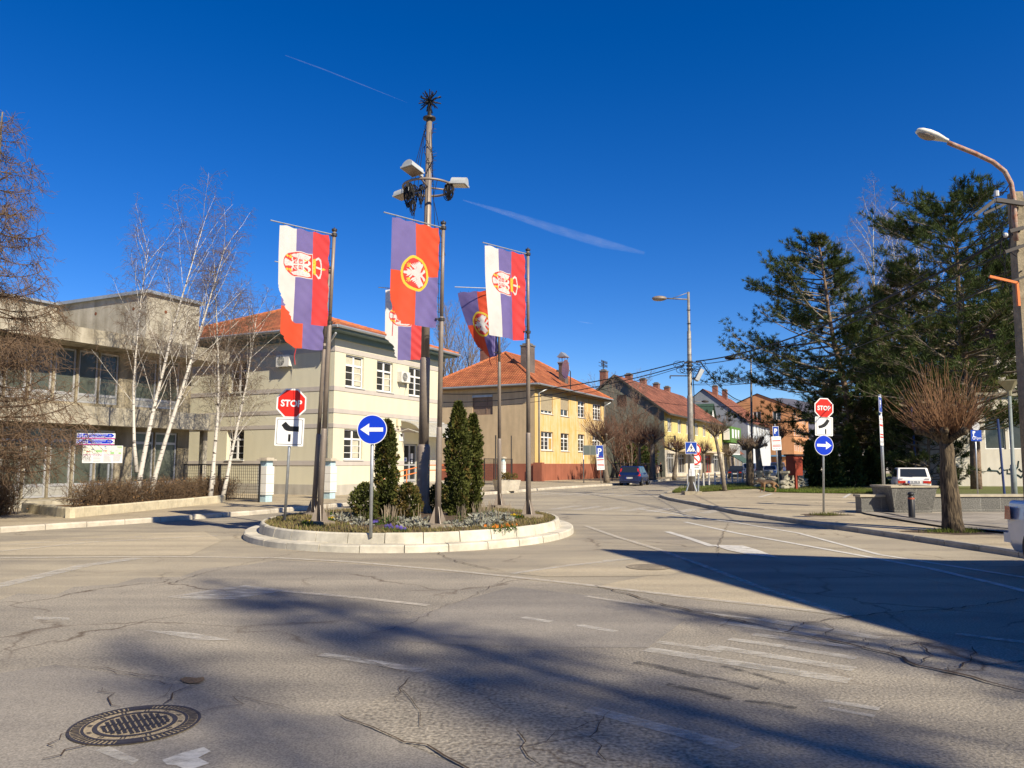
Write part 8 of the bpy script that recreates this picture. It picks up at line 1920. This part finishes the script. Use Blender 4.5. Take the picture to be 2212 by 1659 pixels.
# pollarded trees
def pollard(name, label, loc, seed, ht, rt, knobs, nshoot, Ls, m=M_SHOOT, rs=.010, spread=.8, group="pollarded street trees", tm=None, knobr=.8):
    r = random.Random(seed); t = thing(name, label, "tree", loc, 0, group); b = MB(); pts, _ = wander(r, (0, 0, -.1), (r.uniform(-.06, .06), 0, 1), ht, 7, .03); b.tube(pts, [rt * 1.35, rt * 1.05] + [rt * (1 - .08 * i) for i in range(5)], 14); T = Tubes()
    for k in range(knobs):
        a = 2 * math.pi * k / knobs + r.uniform(-.3, .3); L = knobr * r.uniform(.45, 1.15); kf = r.uniform(.6, 1.15); bp, d = wander(r, pts[-1] - Vector((0, 0, .15)), (math.cos(a) * .9, math.sin(a) * .9, r.uniform(.35, 1.0)), L, 5, .12); b.tube(bp, [rt * .55, rt * .45, rt * .38, rt * .36, rt * .42], 8); b.sphere(bp[-1], rt * .5, 8, 6)
        for j in range(nshoot):
            q, dd = lerp_pts(bp, r.uniform(.3, 1)); o = Vector((math.cos(a), math.sin(a), 0)) * r.uniform(-.3, 1.0) * spread + Vector((r.gauss(0, .45), r.gauss(0, .45), r.uniform(.25, 1.25))) * spread; l = r.uniform(*Ls) * kf; sp, _ = wander(r, q, o, l, 6, .07, 0, .11); T.add(sp, rs, rs * .35)
            if r.random() < .5: q2, d2 = lerp_pts(sp, r.uniform(.1, .6)); T.add(wander(r, q2, d2 + perp(d2, r.uniform(0, 6)) * .6, l * .5, 4, .1, 0, .1)[0], rs * .7, rs * .3)
    b.build("trunk", tm or M_BARKT, t, True); T.build("crown", m, t); return t
mbt = bpy.data.materials.new("furrowed bark"); mbt.use_nodes = True; tt_, bt_ = nodes_of(mbt); bt_.inputs['Roughness'].default_value = 1
tc3 = tt_.nodes.new("ShaderNodeTexCoord"); mp3 = tt_.nodes.new("ShaderNodeMapping"); mp3.inputs['Scale'].default_value = (1, 1, .16); v3 = tt_.nodes.new("ShaderNodeTexNoise"); v3.inputs['Scale'].default_value = 22; v3.inputs['Detail'].default_value = 5; v3.inputs['Distortion'].default_value = .6
tt_.links.new(tc3.outputs['Object'], mp3.inputs[0]); tt_.links.new(mp3.outputs[0], v3.inputs['Vector']); r3 = tt_.nodes.new("ShaderNodeValToRGB"); r3.color_ramp.elements[0].position = .38; r3.color_ramp.elements[1].position = .6; r3.color_ramp.elements[0].color = (.026, .019, .013, 1); r3.color_ramp.elements[1].color = (.135, .10, .062, 1)
tt_.links.new(v3.outputs[0], r3.inputs[0]); tt_.links.new(r3.outputs[0], bt_.inputs['Base Color']); bp3 = tt_.nodes.new("ShaderNodeBump"); bp3.inputs['Strength'].default_value = 1; bp3.inputs['Distance'].default_value = .05; tt_.links.new(v3.outputs[0], bp3.inputs['Height']); tt_.links.new(bp3.outputs[0], bt_.inputs['Normal']); M_BARKT = mbt
pollard("pollarded_tree", "big pollarded tree with furrowed trunk and many orange-brown shoots beside the granite wall", G(2060, 1149, .1), 91, 2.25, .195, 8, 56, (.35, 1.9), rs=.0082, knobr=.72, spread=.62)
for k, (u, v, ht, rt, kn, ns, Ls, m, lab) in enumerate(((1566, 1060, 3.3, .11, 5, 26, (.5, 1.2), M_TWIGB, "slender leaning pollarded tree on the small lawn by the lamp post"), (1621, 1051, 2.7, .26, 6, 26, (.4, 1.1), M_TWIGB, "stout pollarded tree with knobbly head by the white bollards"), (1645, 1048, 2.9, .24, 6, 26, (.4, 1.1), M_TWIGR, "dark stout pollarded tree right of the knobbly one"), (1688, 1047, 3.4, .16, 5, 28, (.6, 1.4), M_TWIGB, "thin young street tree behind the second parking sign"),
        (1456, 1034.5, 3.0, .2, 6, 44, (.8, 1.9), M_TWIGR, "pollarded tree with a dense ball of twigs before the row house"), (1410, 1037, 3.6, .29, 6, 34, (.8, 1.8), M_TWIGR, "thick dark pollarded trunk with people standing beside it"), (1381, 1036, 3.4, .19, 6, 34, (.8, 2.0), M_TWIGR, "dark pollarded tree just right of the blue hatchback"), (1311, 1043, 3.4, .22, 6, 44, (1.0, 2.6), M_TWIGR, "pollarded tree at the right corner of the ochre house"), (1521, 1030, 3.0, .2, 6, 36, (.6, 1.6), M_TWIGR, "pollarded tree right behind the round red-rimmed signs"), (1580, 1027, 2.8, .2, 6, 30, (.6, 1.5), M_TWIGB, "small pollarded tree behind the black saloon"))):
    pollard("pollarded_tree", lab, G(u, v, .12), 100 + k, ht, rt, kn, ns, Ls, m, .016, 1.0, tm=M_BARKG if k != 1 else M_BARKT, knobr=.9 if k < 4 else 1.3)
for k, (x, y, lab) in enumerate(((13.6, 14.0, "pollarded tree outside the picture behind the silver white car"), (12.7, 10.0, "pollarded tree outside the picture beside the silver white car"))):
    pollard("pollarded_tree", lab, (x, y, .1), 130 + k, 2.4, .2, 7, 40, (.6, 1.9), rs=.009, knobr=.75, spread=.7)
b = MB(); b.tube([(0, 0, 0), (0, 0, 8.5)], [.09, .05], 10); b.tube([(0, 0, 8.4), (-1.2, .6, 8.8)], .04, 6); b.sphere((-1.3, .65, 8.8), .3, 10, 6, 0, (1, .6, .35)); tag(b.build("street_lamp", M_LPOLE, loc=(17.0, 13.5, .1)), "street lamp outside the picture to the right of the utility pole", "street lamp")
# tall bare shrubs between the two yellow houses
sh_lv = [dict(n=(9, 12), L=(.3, .5), ang=(12, 35), k=6, jit=.09, up=.05, start=.15, rr=.5, rmin=.02), dict(n=(6, 8), L=(.4, .7), ang=(18, 45), k=5, jit=.1, start=.2, rr=.5, rmin=.014), dict(n=(4, 6), L=(.4, .7), ang=(20, 50), k=4, jit=.1, start=.2, rr=.6, rmin=.012)]
def stemset(r, n, H, rad, sp): return [((r.gauss(0, sp * .2), r.gauss(0, sp * .2), 0), (r.gauss(0, .16), r.gauss(0, .16), 1), H * r.uniform(.75, 1), rad) for _ in range(n)]
for k, (u, Y, vt, n, m, lab) in enumerate(((1325, 88, 812, 5, M_TWIGG, "tall bare bushy tree behind the right end of the ochre house"), (1352, 85, 850, 6, M_TWIGR, "dark bare bushy tree beside the grey gable"), (1345, 80, 905, 7, M_TWIGR, "lower dark bare bush behind the blue hatchback"), (1400, 84, 900, 7, M_TWIGB, "brown weeping bare tree in front of the grey gable"))):
    p = P(u, 1030, Y); p.z = .12; bare_tree("bare_tree", lab, p, 120 + k, stemset(random.Random(k), n, P(u, vt, Y).z, .11, 1.8), M_BARKG, m, sh_lv, group="bare trees between the yellow houses")
thuja("evergreen_shrub", Vector((P(1375, 1030, 82).x, 82, .12)), 3.6, 1.4, 131, "dark evergreen bush behind the blue hatchback", 1200, .35, 'ball', .3, "evergreen shrubs down the street", "shrub", [M_NEED, M_NEEDY])
thuja("evergreen_shrub", Vector((P(1400, 1030, 86).x, 86, .12)), 4.6, .9, 132, "bright green evergreen bush behind the person with the bag", 1000, .8, 'column', .3, "evergreen shrubs down the street", "shrub", [M_NEED, leafmat("bright leaf", (.15, .2, .02), (.08, .12, .02), .2, 1)])
stw = G(1318, 1038, .12); meshfence(G(1322, 1039, .12), G(1408, 1034.5, .12), 1.6, 4, "dark fence behind the blue hatchback between the two yellow houses")
# tall bare poplars behind the ochre house
po_lv = [dict(n=(20, 26), L=(.25, .42), ang=(14, 32), k=6, jit=.06, up=.06, start=.15, rr=.45, rmin=.03), dict(n=(8, 10), L=(.35, .6), ang=(18, 40), k=5, jit=.08, up=.04, start=.2, rr=.5, rmin=.02), dict(n=(4, 5), L=(.4, .7), ang=(20, 50), k=4, jit=.1, start=.2, rr=.6, rmin=.016)]
for k, (u, Y, vt, lab) in enumerate(((950, 112, 690, "bare tree showing just right of the cream house roof"), (985, 116, 676, "tallest bare tree behind the ochre house roof"), (1015, 113, 700, "bare tree behind the brick chimney of the ochre house"), (965, 124, 720, "small bare tree low behind the cream house roof corner"))):
    p = P(u, 1020, Y); p.z = 0; bare_tree("bare_tree", lab, p, 140 + k, [((0, 0, 0), (0, 0, 1), P(u, vt, Y).z, .3), ((.3, 0, 1.5), (.16, 0, 1), P(u, vt, Y).z * .8, .2)], M_BARKG, M_TWIGG, po_lv, group="bare trees behind the ochre house")
# trees beside the camera, outside the picture, that dapple the crossing
def beside(p_, s_): return Vector((p_ * .76 + .65 * s_, p_ * .65 - .76 * s_, 0))
for k, (p_, s_, H_, R_, dn, lab) in enumerate(((4.9, 17, 22, 2.0, 1.5, "bare larch outside the picture to the right of the camera"), (3.5, 27, 29, 2.6, 1.5, "tallest bare larch outside the picture behind the camera"), (1.6, 25, 26, 3.0, 1.2, "bare larch outside the picture directly behind the camera"), (-.9, 23, 24, 2.6, 1.1, "bare larch outside the picture behind the camera to the left"), (6.6, 24, 22, 1.5, .6, "slim bare larch outside the picture beside the corner house"), (-3.4, 22, 20, 2.0, .9, "farthest left bare larch outside the picture behind the camera"))):
    larch("larch", lab, beside(p_, s_), H_, 155 + k, R_, M_TWIGB, dn)
larch("larch", "bare larch outside the picture close to the wall of the corner house", beside(7.2, 10.3), 13.5, 171, 1.7, M_TWIGB, 1.6)

# grass blades along the lawn edge and dead leaves
fr = np.array([[p.x, p.y] for p in lf[:10]])
def pick_lawn(r):
    i = r.integers(0, len(fr) - 1); f = r.uniform(); p = fr[i] * (1 - f) + fr[i + 1] * f; dd = r.exponential(3.0); return (p[0] + dd * .25, p[1] + dd + .02, .12)
V, F = blades(26000, pick_lawn, .11, .014, 12, 1.0); struct(np_mesh("grass", V, F, leafmat("lawn grass", (.13, .20, .025), (.16, .15, .05), .35, .5)), 'stuff')
def pick_pit(r):
    c = (G(1783, 1113, .1), G(2085, 1149, .1), G(2045, 1150, .1))[r.integers(0, 3)]; return (c.x + r.normal(0, .22), c.y + r.normal(0, .13), .105)
V, F = blades(900, pick_pit, .09, .010, 14, 1.2); struct(np_mesh("grass", V, F, leafmat("lawn grass", (.13, .20, .025), (.16, .15, .05), .35, .5)), 'stuff')
